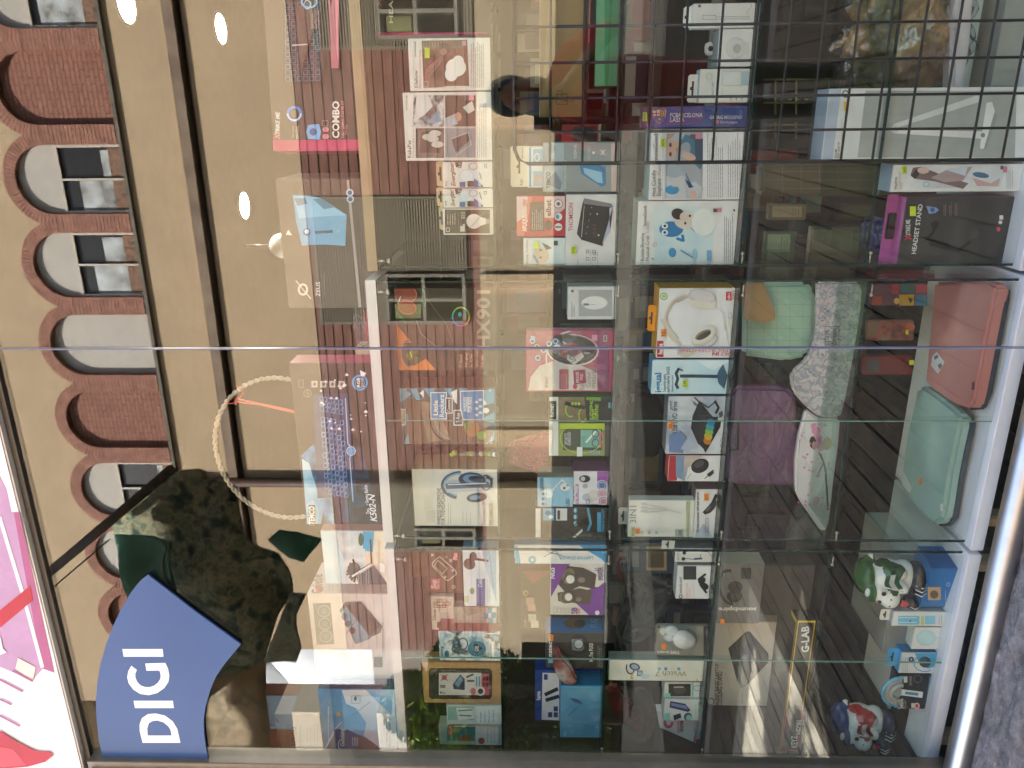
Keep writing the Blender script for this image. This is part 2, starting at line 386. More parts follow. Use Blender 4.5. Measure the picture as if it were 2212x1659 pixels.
# lit fascia sign above the window
fz = ZTOP+.016
fas = boxo('fascia_sign', (XL-.5, -.030, fz+.0), (XR, .011, fz+.62), mat('#f1eeee', .4, var=.02), None, .004)
tag(fas, 'pink and white fascia sign with red rays above the window', 'sign')
f = Face((XL-.5, -.030, fz), (1, 0, 0), (0, 0, 1), XR-XL+.5, .62, step=.0004, base=.0005)
pk = mat('#b98fb2', .4, var=.05); pk2 = mat('#ac5580', .4, var=.05); rd = mat('#b8101e', .4); cr_ = mat('#efdfce', .4)
f.P([(-60, 985), (0, 1027), (14, 1055), (25, 1106), (42, 1106), (118, 1453), (93, 1444), (70, 1470), (0, 1440), (-60, 1420)], pk)
f.P([(30, 1106), (42, 1106), (118, 1453), (93, 1444), (84, 1400)], pk2)
f.L([(0, 1118), (52, 1290), (92, 1440)], 8, WH)
f.P([(0, 1318), (66, 1264), (72, 1296), (0, 1356)], rd)
f.P([(40, 1420), (78, 1440), (72, 1470), (34, 1444)], cr_)
f.P([(0, 1365), (8, 1400), (16, 1408), (0, 1414)], WH)
for a in ((0, 1466, 50, 1492), (0, 1508, 26, 1520), (0, 1543, 44, 1566), (30, 1447, 72, 1469)):
    f.L([(a[0], a[1]), (a[2], a[3])], 4, pk2)
f.P([(0, 1575), (40, 1600), (80, 1620), (108, 1621), (118, 1628), (100, 1643), (60, 1654), (-40, 1662)], rd)
f.P([(0, 1610), (30, 1615), (60, 1650), (0, 1655)], mat('#d04048', .4))
o = f.done('printed_face', None); o.parent = fas
# blue sticker sign
dg = [(960, 408), (1260, 640), (1560, 858), (1500, 930), (1440, 1005), (1395, 1075), (1360, 1160), (1330, 1270), (1320, 1350), (1322, 1430), (1335, 1530), (1362, 1643), (700, 1634), (676, 1622), (668, 1600), (640, 1480), (625, 1340), (620, 1230), (628, 1120), (650, 990), (690, 850), (730, 745), (780, 640), (850, 520), (880, 480), (915, 440)]
dg = [(a/3, 1106+b/3) for a, b in dg]
bm = bmesh.new(); prism(bm, [at_y(a, b, -.012) for a, b in dg], (0, .005, 0))
bl = mat('#33558a', .35, var=.04, scale=4)
s_ = link('shop_sign', bm, bl); tag(s_, 'blue curved DIGI sign fixed to the top left of the window', 'sign')
f = Face((XL, -.012, 0), (1, 0, 0), (0, 0, 1), 3, 3); f.clamp = False
L3 = lambda l: [(a/3, 1106+b/3) for a, b in l]
dw = mat('#f3f3fa', .4, var=.01)
f.P(L3([(793, 887), (1054, 887), (1060, 937), (802, 937)]), dw); f.P(L3([(866, 1222), (1121, 1222), (1127, 1270), (875, 1270)]), dw)
# D with its counter, G as an open ring
def ringpts(cx, cy, rx, ry, a0, a1, n=22): return [(cx+rx*math.cos(math.radians(a0+(a1-a0)*i/n)), cy+ry*math.sin(math.radians(a0+(a1-a0)*i/n))) for i in range(n+1)]
do = [(925, 1495)]+[(906, 1420), (905, 1375), (920, 1335), (960, 1308), (1010, 1304), (1070, 1318), (1120, 1355), (1150, 1405), (1170, 1495)]
di = [(958, 1447), (955, 1400), (965, 1368), (990, 1353), (1020, 1350), (1060, 1362), (1092, 1388), (1105, 1410), (1113, 1447)]
for k in range(8): f.put(L3([do[k+1], do[k+2], di[k+1], di[k]]), dw)
f.put(L3([(925, 1495), (1170, 1495), (1113, 1447), (958, 1447)]), dw); f.put(L3([(925, 1495), (906, 1420), (958, 1447)]), dw); f.nx()
go = [(852, 995), (832, 1030), (825, 1070), (835, 1110), (865, 1150), (910, 1178), (965, 1186), (1020, 1172), (1065, 1140), (1092, 1100), (1098, 1060), (1090, 1015), (1072, 976)]
gi = [(888, 1022), (878, 1045), (878, 1070), (890, 1100), (912, 1122), (940, 1132), (968, 1134), (1000, 1124), (1025, 1104), (1040, 1080), (1042, 1060), (1038, 1035), (1030, 1025)]
for k in range(12): f.put(L3([go[k], go[k+1], gi[k+1], gi[k]]), dw)
f.nx(); f.P(L3([(942, 980), (1072, 976), (1060, 1026), (950, 1027)]), dw)
o = f.done('lettering', None); o.parent = s_
# ---- glass display cabinets
def cabinet(x0, x1, yf, xm, label, dd=.42, topm=mat('#dcd8d4', .4, var=.03)):
    r = empty('display_cabinet', (x0, yf, .2), label, 'display cabinet', 'glass display cabinets in the window')
    def add(o): return rebase(o, r)
    add(boxo('top_board', (x0-.005, yf-.012, ZT-.026), (x1+.005, yf+dd, ZT), topm, None, .001))
    add(boxo('base_board', (x0-.008, yf-.03, ZE-.034), (x1+.008, yf+dd, ZE), WHITE, None, .002))
    add(boxo('base_board', (x0+.03, yf+.16, ZE-.08), (x1-.03, yf+dd-.03, ZE-.035), mat('#1d1c1b', .6)))
    for xx in (x0+.04, x1-.07):
        bm = bmesh.new(); bbox(bm, (xx, yf+.01, .2), (xx+.03, yf+.06, ZE-.035), 0, None, .004); add(link('foot', bm, mat('#d9c9a8', .5)))
    for xx in (x0, x1-.005):
        bm = bmesh.new(); bbox(bm, (xx, yf+.004, ZE+.0005), (xx+.005, yf+dd, ZT-.027), 0)
        bbox(bm, (xx-.0004, yf, ZE+.0005), (xx+.0054, yf+.0035, ZT-.027), 1)
        add(link('side_pane', bm, [M_CASE, M_EDGE]))
    for (a, b, yy) in ((x0+.006, xm+.012, yf-.006), (xm, x1-.006, yf-.012)):
        bm = bmesh.new(); bbox(bm, (a, yy, ZE+.002), (b-.0015, yy+.004, ZT-.03), 0)
        if a > x0+.01: bbox(bm, (a-.0018, yy-.0004, ZE+.002), (a-.0002, yy+.0044, ZT-.03), 1)
        add(link('sliding_door', bm, [M_CASE, M_EDGEL]))
    for z in (ZA, ZB, ZC, ZD):
        bm = bmesh.new(); y1 = yf+dd-.02 if z > ZD+.01 else yf+dd+.45
        bbox(bm, (x0+.007, yf+.012, z-.006), (x1-.007, y1, z-.0003), 0)
        bbox(bm, (x0+.007, yf+.008, z-.0062), (x1-.007, yf+.0118, z-.0001), 1)
        add(link('glass_shelf', bm, [M_SHELF, M_EDGE]))
    for z in (ZT-.03, ZB, ZC, ZD):
        for xx, sx in ((x0+.022, 1), (x1-.022, -1)):
            bm = bmesh.new()
            if z > 1.8:
                tube(bm, [(xx, yf-.02, z+.001), (xx, yf-.02, z-.022)], .004, 10); ball(bm, (xx, yf-.02, z-.027), .0075)
            else:
                tube(bm, [(xx-.012*sx, yf-.014, z-.003), (xx+.010*sx, yf-.014, z-.003)], .0022, 10); ball(bm, (xx+.012*sx, yf-.014, z-.003), .0048)
            add(link('chrome_knob', bm, mat('#a89c86', .3, 1, 0)))
    return r
X2R = at_y(1200, 606, YF).x; X2L = at_y(1200, 1166, YF).x; X3R = at_y(1200, 1186, YF).x; X3L = at_y(1200, 1628, YF).x
Y1 = .175; X1L = at_y(1200, 578, Y1).x
cabinet(X2L, X2R, YF, at_y(1300, 905, YF).x, 'middle glass display cabinet with white top and base')
cabinet(X3L, X3R, YF, at_y(1300, 1418, YF).x, 'left glass display cabinet beside the window frame')
cabinet(X1L, X1L+1.25, Y1, X1L+.9, 'right glass display cabinet behind the black wire grid', topm=mat('#a5906c', .5, var=.05))  # tan top board: the mirrored overlay is put into its colour
# ---- black wire grid panel leaning inside the window on the right
yg = .10
bm = bmesh.new(); gw = mat('#0b0c10', .5, 0)
tl = at_y(1112, 354, yg); zt_ = tl.z; xl_ = tl.x
tube(bm, [(1.6, yg, zt_), (xl_+.03, yg, zt_), (xl_+.009, yg, zt_-.009), (xl_, yg, zt_-.03), (xl_, yg, .21)], .0042, 8)
gr = link('wire_grid', bm, gw); tag(gr, 'black wire grid panel leaning against the window at the right', 'wire grid')
bm = bmesh.new()
pts = [1188, 1258, 1330, 1399, 1467, 1539, 1610, 1678, 1747, 1817, 1885, 1955, 2025, 2096, 2165]
for q in pts:
    zz = at_y(q, 340, yg).z; tube(bm, [(xl_, yg, zz), (1.6, yg, zz)], .0028, 6)
link('cross_wire', bm, gw, gr)
bm = bmesh.new()
for q in (282, 208, 131, 52): 
    xx = at_y(1600, q, yg+.006).x; tube(bm, [(xx, yg+.006, zt_), (xx, yg+.006, .21)], .003, 6)
    xs = xx
for k in range(1, 12): tube(bm, [(xs+.078*k, yg+.006, zt_), (xs+.078*k, yg+.006, .21)], .003, 6)
link('upright_wire', bm, gw, gr)
# ---- ceiling downlights
dl = [(285, 8, 60, 26), (487, 62, 34, 16), (537, 444, 32, 15)]
for i, (a, b, rr, _) in enumerate(dl):
    p = at_z(a, b, 3.17)
    bm = bmesh.new(); r = bmesh.ops.create_cone(bm, cap_ends=True, segments=28, radius1=.074, radius2=.074, depth=.006)
    for v in r['verts']: v.co += Vector((p.x, p.y, 3.1985))
    o = link('ceiling_light', bm, mat('#fff6e6', .5, 0, 0, emit=50)); tag(o, ['big round ceiling light cut by the photo edge', 'round ceiling light farther up beside the beam', 'round ceiling light above the PC tower picture box'][i], 'ceiling light', 'round ceiling lights')
    bm = bmesh.new(); tube(bm, [(p.x+.079*math.cos(t*math.pi/14), p.y+.079*math.sin(t*math.pi/14), 3.199) for t in range(28)], .008, 6, closed=True); link('trim_ring', bm, mat('#8a8272', .4), o)
p = at_z(603, 531, 3.0)
bm = bmesh.new(); ball(bm, (p.x, p.y, 2.98), .075); o = link('globe_lamp', bm, pane_mat('globe', (.9, .86, .8), .1, .05, 0, .25), None, True); tag(o, 'small clear globe lamp under the ceiling', 'lamp')
bm = bmesh.new(); tube(bm, [(p.x, p.y, 3.05), (p.x, p.y, 3.2)], .01, 8); rebase(link('stem', bm, ald), o) if False else link('stem', bm, ald, o)
# ================================================================ the street seen mirrored in the glass
DF = 12.5
EW = empty('apartment_building', (0, -DF, 0), 'cream building opposite with a row of brick arches, seen mirrored', 'building')
def RB(o): return rebase(o, EW)
cream = blot(['#ab9377', '#b59c7c', '#bda486'], 1.2, .9, 8, lo=.2, hi=.8)
brickm = None
def brick_mat():
    m = bpy.data.materials.new('brickwork'); m.use_nodes = True; n = m.node_tree; b = n.nodes['Principled BSDF']; b.inputs['Roughness'].default_value = .85
    tc = n.nodes.new('ShaderNodeTexCoord'); sp = n.nodes.new('ShaderNodeSeparateXYZ'); cb = n.nodes.new('ShaderNodeCombineXYZ'); t = n.nodes.new('ShaderNodeTexBrick')
    n.links.new(tc.outputs['Object'], sp.inputs[0]); n.links.new(sp.outputs[0], cb.inputs[0]); n.links.new(sp.outputs[2], cb.inputs[1]); n.links.new(cb.outputs[0], t.inputs['Vector'])
    t.inputs['Color1'].default_value = (*rgb('#9c6a58'), 1); t.inputs['Color2'].default_value = (*rgb('#8e5d4d'), 1); t.inputs['Mortar'].default_value = (*rgb('#64402f'), 1)
    t.inputs['Scale'].default_value = 1; t.inputs['Brick Width'].default_value = .24; t.inputs['Row Height'].default_value = .085; t.inputs['Mortar Size'].default_value = .010
    n.links.new(t.outputs[0], b.inputs['Base Color']); return m
brickm = brick_mat()
def fz_(px, py=700): return refl(px, py, DF).z
xE = refl(700, 1403, DF).x
zSill = refl(232, 571-0, DF).z if False else None
# arch geometry from two arch centres
c2, c5 = refl(120, 190, DF), refl(215, 745, DF)
S = (c2.x-c5.x)/3
zs = refl(234, 190, DF).z       # sill line (top of the ledge) measured under the brick arch
ap = refl(35, 383, DF).z        # inner crown
hw = S*.39; rw = S*.145
zc = ap-hw                      # spring line
cent = [c2.x+S*(1-k) for k in range(10)]   # k=0 right .. 9 left
types = ['open', 'brick', 'win', 'win', 'blind', 'brick', 'win', 'win', 'brick', 'blind']
zTop = zc+hw+3.2
XR2 = 9.0
# main wall: panels around the openings
yw = -DF
bm = bmesh.new()
def q3(a, b, y=yw): return Vector((a, y, b))
def addface(bm, pts, mi=0):
    f = bm.faces.new([bm.verts.new(p) for p in pts]); f.material_index = mi; return f
N = 12
cl = [c for c in cent if c-S/2 > xE-S]
for k, c in enumerate(cent):
    lo, hi = c-S/2, c+S/2
    if hi < xE: break
    xs_ = [c-hw*math.cos(math.pi*i/N) for i in range(N+1)]; zs_ = [zc+hw*math.sin(math.pi*i/N) for i in range(N+1)]
    for i in range(N): addface(bm, [q3(xs_[i], zs_[i]), q3(xs_[i+1], zs_[i+1]), q3(xs_[i+1], zTop), q3(xs_[i], zTop)])
    addface(bm, [q3(lo, zs), q3(c-hw, zs), q3(c-hw, zTop), q3(lo, zTop)]); addface(bm, [q3(c+hw, zs), q3(hi, zs), q3(hi, zTop), q3(c+hw, zTop)])
    # reveals
    pr = [(c-hw, zs)]+list(zip(xs_, zs_))+[(c+hw, zs)]
    for (a, b), (a2, b2) in zip(pr[:-1], pr[1:]): addface(bm, [q3(a, b), q3(a2, b2), q3(a2, b2, yw-.15), q3(a, b, yw-.15)], 1)
lastx = lo if hi >= xE else hi
bmesh.ops.recalc_face_normals(bm, faces=bm.faces)
RB(link('upper_wall', bm, [cream, brickm]))
bm = bmesh.new(); bbox(bm, (cent[0]+S/2, yw-.3, zs), (XR2, yw, zTop)); RB(link('upper_wall', bm, cream))
zL0, zL1 = refl(243, 190, DF).z, zs
# infills and surrounds
for k, c in enumerate(cent):
    if c+hw < xE: break
    bm = bmesh.new()
    # raised brick ring with radial bricks + jambs
    M_ = 34
    for i in range(M_):
        a0, a1 = math.pi*i/M_+.006, math.pi*(i+1)/M_-.006; p = []
        for (rr, aa) in ((hw+.0, a0), (hw+rw, a0), (hw+rw, a1), (hw+.0, a1)):
            xx = c-rr*math.cos(aa); xx = min(max(xx, c-S/2), c+S/2) if rr > hw+.01 else xx
            p.append(q3(xx, zc+rr*math.sin(aa), yw))
        prism(bm, p, (0, .035+random.uniform(0, .006), 0), 0)
    for sx in (-1, 1):
        a, b = sorted((c+sx*hw, c+sx*S/2)); z = zs
        while z < zc-.01:
            bbox(bm, (a+.001, yw+.0005, z), (b-.0015, yw+.035, min(z+.07, zc)-.008)); z += .07
    o = RB(link('arch_surround', bm, [mat('#9c6c5a', .85, var=.2, scale=7)]))
    t = types[k]; bm = bmesh.new(); yi = yw-.09
    pr = [(c+hw*1.01, zs-.02), (c-hw*1.01, zs-.02)]+[(c-hw*1.01*math.cos(math.pi*i/N), zc+hw*1.01*math.sin(math.pi*i/N)) for i in range(N+1)]
    prism(bm, [q3(a, b, yi) for a, b in pr], (0, -.06, 0))
    if t == 'brick': RB(link('brick_infill', bm, brickm)); continue
    bl_ = mat('#b5aca0', .7, var=.04, scale=3)
    if t == 'blind': RB(link('roller_blind', bm, bl_)); continue
    wn = RB(link('arched_window', bm, mat('#1a1714', .3)))
    zm = zs+(zc-zs)*.88
    bm = bmesh.new(); prism(bm, [q3(a, max(b, zm), yi+.03) for a, b in pr], (0, -.02, 0)); RB(link('roller_blind', bm, bl_))
    bm = bmesh.new(); fm = mat('#bdb0a0', .5)
    for xx in (c-hw, c+hw-.05): bbox(bm, (xx, yi+.01, zs), (xx+.05, yi+.07, zm))
    bbox(bm, (c-.02, yi+.01, zs), (c+.02, yi+.06, zm)); bbox(bm, (c-hw+.05, yi+.012, zm-.05), (c+hw-.05, yi+.058, zm))
    RB(link('window_frame', bm, fm))
    bm = bmesh.new(); bbox(bm, (c-hw+.05, yi+.006, zs), (c-.03, yi+.012, zs+(zm-zs)*random.uniform(.7, .85))); bbox(bm, (c+.03, yi+.006, zs), (c+hw-.1, yi+.012, zs+(zm-zs)*random.uniform(.3, .7)))
    bbox(bm, (c-hw+.07, yi+.012, zs), (c+hw-.07, yi+.014, zs+.25), 1)
    RB(link('curtain', bm, [blot(['#56504a', '#a7a8a4', '#c9cfd0'], 3, .8, 4), blot(['#4a2c22', '#8d6a52', '#3a3532'], 9, .8, 4)]))
# ledges and bands (heights measured along the reflected lines)
def band(nm, pa, pb, out, m, x0=xE, x1=XR2, py=190, back=.4):
    za, zb = refl(pa, py, DF-out).z, refl(pb, py, DF-out).z
    return RB(boxo(nm, (x0, yw-back, zb), (x1, yw+out, za), m))
lg = mat('#6b6356', .8, var=.2, scale=4)
band('sill_ledge', 234, 242, .10, lg)
band('cream_band', 242.5, 373, .03, cream)
band('stone_cornice', 373.5, 396, .12, blot(['#6d5c4d', '#84705e', '#927f6c'], 3, .85, 8), back=.5)
band('recess', 396.5, 413, -.12, mat('#2c241c', .9))  # shadow under the cornice put into the dark colour
band('cream_band', 413.5, 634, .0, cream)
zS1 = refl(634, 190, DF).z; zS0 = refl(1028, 190, DF).z
bm = bmesh.new(); pitch = .178; z = zS0; sid = blot(['#5e3a2b', '#71483a', '#83574a'], 2, .75, 6, vec=(1, 1, 6))
while z < zS1:
    z2 = min(z+pitch, zS1)
    prism(bm, [(xE, yw-.06, z), (xE, yw-.0, z), (xE, yw-.012, z2-.014), (xE, yw-.06, z2-.002)], (XR2-xE, 0, 0)); z += pitch
bbox(bm, (xE, yw-.2, zS0), (XR2, yw-.062, zS1))
RB(link('timber_cladding', bm, sid))
RB(boxo('lower_wall', (xE, yw-.4, -.1), (XR2, yw+.02, zS0-.002), blot(['#8d7c64', '#98876d', '#a39177'], .8, .9, 8)))
zD = refl(1196, 500, DF).z
RB(boxo('plinth', (xE, yw+.021, -.1), (XR2, yw+.10, zD), mat('#1d1a16', .8, var=.2)))
# posts on the lower wall
for xx in (-6.2, -3.1, -.2, 2.6): RB(boxo('pilaster', (xx, yw+.021, zD+.001), (xx+.35, yw+.09, zS0-.004), cream))
# shutter and window bays
def bay(pa, pb, pw0, pw1, x0s, x1s, x0w, x1w, pyr):
    xa, xb = refl(800, pb, DF).x, min(refl(800, pa, DF).x, XR2); z1, z0 = refl(x0s, pyr, DF).z, refl(x1s, pyr, DF).z
    RB(boxo('shutter_bay', (xa, yw-.05, z0), (xb, yw+.03, z1), mat('#6f6555', .6)))
    bm = bmesh.new(); z = z0+.05
    while z < z1-.04: prism(bm, [(xa+.05, yw+.031, z), (xa+.05, yw+.045, z+.012), (xa+.05, yw+.045, z+.03), (xa+.05, yw+.031, z+.034)], (xb-xa-.1, 0, 0)); z += .05
    rebase(link('roller_shutter', bm, mat('#857a68', .6, 0, .1)), EW)
    wa, wb = refl(900, pw1, DF).x, min(refl(900, pw0, DF).x, XR2-.05); w1, w0 = refl(x0w, pyr, DF).z, refl(x1w, pyr, DF).z
    fr = mat('#7d7568', .5); bm = bmesh.new(); fw = .06
    for xx in (wa, wa+(wb-wa)*.45, wb-fw): bbox(bm, (xx, yw+.05, w0), (xx+fw, yw+.10, w1))
    for zz in (w0, (w0+w1)/2, w1-fw): bbox(bm, (wa+fw+.001, yw+.051, zz), (wb-fw-.001, yw+.095, zz+fw))
    rebase(link('window_frame', bm, fr), EW)
    bm = bmesh.new(); bbox(bm, (wa+.02, yw+.046, w0+.02), (wb-.02, yw+.060, w1-.02)); rebase(link('window_glass', bm, mat('#100e0c', .12)), EW)
    bm = bmesh.new(); bbox(bm, (wa+fw+.05, yw+.061, (w0+w1)/2+.1), (wa+(wb-wa)*.4, yw+.064, w1-fw-.1)); rebase(link('curtain', bm, blot(['#4c4a2c', '#6b6a42', '#5a4a34'], 2, .8, 4)), EW)
bay(-60, 108, -40, 84, 672, 1020, 816, 990, 60)
bay(425, 700, 590, 697, 685, 1010, 833, 1006, 620)
bay(1045, 1190, 1136, 1180, 752, 1032, 896, 1028, 1160)
# brown downpipe
px_ = refl(700, 1047, DF-.2)
bm = bmesh.new(); tube(bm, [(px_.x, yw+.12, 0), (px_.x, yw+.12, refl(425, 1047, DF).z)], .09, 10); RB(link('downpipe', bm, mat('#4a3324', .6, var=.2)))
# next building to the left, behind a gap of sky
r = empty('corner_building', (-16, -17, 0), 'brown brick block with white balconies beyond the gap, seen mirrored', 'building')
D2 = 16.0; xa = refl(760, 1478, D2).x
zt2 = 18
def R2(o): return rebase(o, r)
vx = (xa-CAM.x)/(D2+CAM.y*-1)   # the end wall runs back into the side street
bm = bmesh.new(); prism(bm, [(xa, -D2, 0), (xa-7.5, -D2-6, 0), (xa-16, -D2-6, 0), (xa-12, -D2, 0)], (0, 0, zt2)); R2(link('wall', bm, mat('#8a5a48', .85, var=.15, scale=3)))
for k in range(7):
    z = 2.7+k*2.3
    bm = bmesh.new(); prism(bm, [(xa+.0, -D2+.01, z), (xa+.0, -D2+1.1, z), (xa-12, -D2+1.1, z), (xa-12, -D2+.01, z)], (0, 0, .75)); R2(link('balcony', bm, mat('#c9bba6', .8, var=.1, scale=3)))
    for j in range(4): R2(boxo('window', (xa-1.6-j*2.6, -D2-.02, z+.9), (xa-.4-j*2.6, -D2+.03, z+2.0), mat('#7d8ea0', .15)))
# low street buildings closing the gap
z3 = refl(806, 1440, 34).z
pa_, pb_ = refl(800, 1480, 34), refl(800, 1395, 34)
bm = bmesh.new(); bbox(bm, (pa_.x-6, -36, 0), (pb_.x+6, -34, z3))
for k in range(5):
    q = refl(760+k, 1408+k*15, 34); 
o = link('far_building', bm, mat('#8b7f74', .9, var=.1)); tag(o, 'low far building closing the street gap, seen mirrored', 'building')
# ---- trees at the left of the reflection
leafm = [mat('#5c7c2c', .6, var=.3, scale=3), mat('#86a040', .6, var=.3, scale=3), mat('#26401a', .6, var=.3, scale=3), mat('#b4bc50', .6, var=.3)]  # brightest yellow-green stands for sunlit leaves, light put into the colour
def tree(x, y, h, cr, n, label, zc_=None, squash=.8, seed=1):
    rnd = random.Random(seed); root = empty('street_tree', (x, y, 0), label, 'tree', 'street trees')
    bm = bmesh.new(); tube(bm, [(0, 0, 0), (.03, .02, h*.3), (-.05, 0, h*.55), (0, .03, h*.8)], [.13, .1, .08, .04], 9)
    for k in range(7):
        a = rnd.uniform(0, 6.28); z = h*rnd.uniform(.35, .7); tube(bm, [(0, 0, z), (math.cos(a)*cr*.4, math.sin(a)*cr*.4, z+cr*.3), (math.cos(a)*cr*.75, math.sin(a)*cr*.75, z+cr*.45)], [.05, .03, .012], 6)
    o = link('trunk', bm, mat('#4a3c2c', .9, var=.3)); o.parent = root
    bm = bmesh.new(); cl_ = [(rnd.gauss(0, .45)*cr, rnd.gauss(0, .45)*cr, h*.72+rnd.gauss(0, .4)*cr*squash, rnd.uniform(.18, .42)*cr) for _ in range(26)]
    for i in range(n):
        cx, cy_, cz, rr = rnd.choice(cl_); d = Vector((rnd.gauss(0, 1), rnd.gauss(0, 1), rnd.gauss(0, 1))).normalized()*rr*rnd.uniform(.5, 1)
        p = Vector((cx, cy_, cz))+d; s = rnd.uniform(.035, .075)
        u = Vector((rnd.gauss(0, 1), rnd.gauss(0, 1), rnd.gauss(0, .6))).normalized(); v = u.orthogonal().normalized()
        f = bm.faces.new([bm.verts.new(p+u*s*1.5), bm.verts.new(p+v*s*.6), bm.verts.new(p-u*s*1.5), bm.verts.new(p-v*s*.6)]); f.material_index = rnd.randrange(4)
    o = link('crown', bm, leafm); o.parent = root; return root
p = refl(1000, 1545, 9.0); tree(p.x, p.y, 3.9, 1.5, 30000, 'green tree beyond the pavement on the left, seen mirrored', seed=3)
tree(-6.3, 1.0, 6.0, .75, 1100, 'unseen tree placed behind the wall gaps to dapple the pavement', seed=8)  # out of view, placed so its leaves break up the sun patches
pa, pb = refl(1250, 1700, 10.2), refl(1250, 1418, 10.2); hg = empty('garden_hedge', ((pa.x+pb.x)/2, -10.2, 0), 'dark green hedge across the street on the left, seen mirrored', 'hedge')
rebase(boxo('hedge_core', (pa.x, -10.6, 0), (pb.x, -10.0, 1.75), mat('#10160c', .9, var=.3)), hg)
bm = bmesh.new(); rh = random.Random(9)
for i in range(14000):
    q = Vector((rh.uniform(pa.x, pb.x), -10.0+rh.uniform(0, .28), rh.uniform(.05, 1.95)+nz(Vector((rh.random(), 0, 0)))*.1)); s_h = rh.uniform(.025, .05)
    u = Vector((rh.gauss(0, 1), rh.gauss(0, .6), rh.gauss(0, 1))).normalized(); v = u.orthogonal().normalized()
    fc = bm.faces.new([bm.verts.new(q+u*s_h*1.4), bm.verts.new(q+v*s_h*.6), bm.verts.new(q-u*s_h*1.4), bm.verts.new(q-v*s_h*.6)]); fc.material_index = rh.randrange(3)
rebase(link('foliage', bm, [mat('#3a5228', .6, var=.3, scale=3), mat('#5a7030', .6, var=.3, scale=3), mat('#2a3c1c', .6, var=.3, scale=3)]), hg)
# ---- dark green camouflage awning above the pavement
DA = 5.2
camo = blot(['#32443a', '#4b6453', '#86836a', '#b0a888', '#50705c', '#928c70'], 8, .9, 12, dist=.2, lo=.34, hi=.66)
gtarp = blot(['#3c6654', '#4c8068', '#589076'], 2, .8, 5)
aw = empty('camouflage_awning', refl(600, 1300, DA), 'dark green camouflage awning sheet over the pavement, seen mirrored', 'awning')
def sheet(pts, y, m, nm, th=.03, sag=0):
    bm = bmesh.new(); vs = [bm.verts.new(refl(a, b, y)) for a, b in pts]; f = bm.faces.new(vs)
    bmesh.ops.triangulate(bm, faces=[f]); bmesh.ops.subdivide_edges(bm, edges=bm.edges, cuts=5, use_grid_fill=True)
    for v in bm.verts: v.co.y += nz(v.co*1.3)*.18+nz(v.co*4)*.05
    r = bmesh.ops.solidify(bm, geom=bm.faces[:], thickness=th)
    o = link(nm, bm, m, None, True); return rebase(o, aw)
sheet([(240, 1137), (262, 1110), (300, 1085), (372, 1025), (395, 1017), (425, 1016), (439, 1024), (440, 1036), (428, 1046), (440, 1056), (505, 1062), (512, 1100), (530, 1160), (560, 1190), (596, 1205), (618, 1240), (628, 1290), (600, 1330), (572, 1420), (545, 1450), (500, 1440), (455, 1470), (430, 1530), (330, 1600), (300, 1500), (276, 1300), (262, 1200)], DA, camo, 'awning_sheet')
sheet([(566, 1405), (574, 1500), (588, 1700), (400, 1720), (330, 1690), (330, 1590), (400, 1440), (480, 1400)], DA+.25, blot(['#a8947a', '#c0aa8a', '#8c8068', '#d0bc9c'], 5, .9, 8, lo=.3, hi=.7), 'awning_sheet')
sheet([(242, 1162), (330, 1160), (372, 1172), (362, 1200), (372, 1245), (395, 1300), (290, 1330), (276, 1290)], DA-.3, gtarp, 'awning_flap')
sheet([(600, 1150), (640, 1153), (690, 1176), (655, 1216), (622, 1208), (590, 1182), (578, 1168)], DA-.25, gtarp, 'awning_flap')
sheet([(660, 1286), (640, 1330), (652, 1400), (640, 1430), (570, 1430), (600, 1350), (622, 1290)], DA-.25, camo, 'awning_flap')
bm = bmesh.new(); a, b = refl(124, 1222, DA-.6), refl(372, 1012, DA-.6); tube(bm, [a+(a-b)*.2, b], .045, 8); rebase(link('awning_pole', bm, mat('#5b4a35', .6, var=.3)), aw)
bm = bmesh.new(); a, b = refl(130, 1256, DA-.7), refl(236, 1166, DA-.7); tube(bm, [a+(a-b)*.3, b], .008, 6); rebase(link('guy_rope', bm, mat('#4b463c', .7)), aw)
bm = bmesh.new(); tube(bm, [refl(352, 1165, DA-.5), refl(360, 1185, DA-.5), refl(352, 1210, DA-.5), refl(354, 1240, DA-.5), refl(372, 1270, DA-.5), refl(388, 1300, DA-.5)], .012, 6); rebase(link('hem_rope', bm, mat('#7c6a45', .8)), aw)
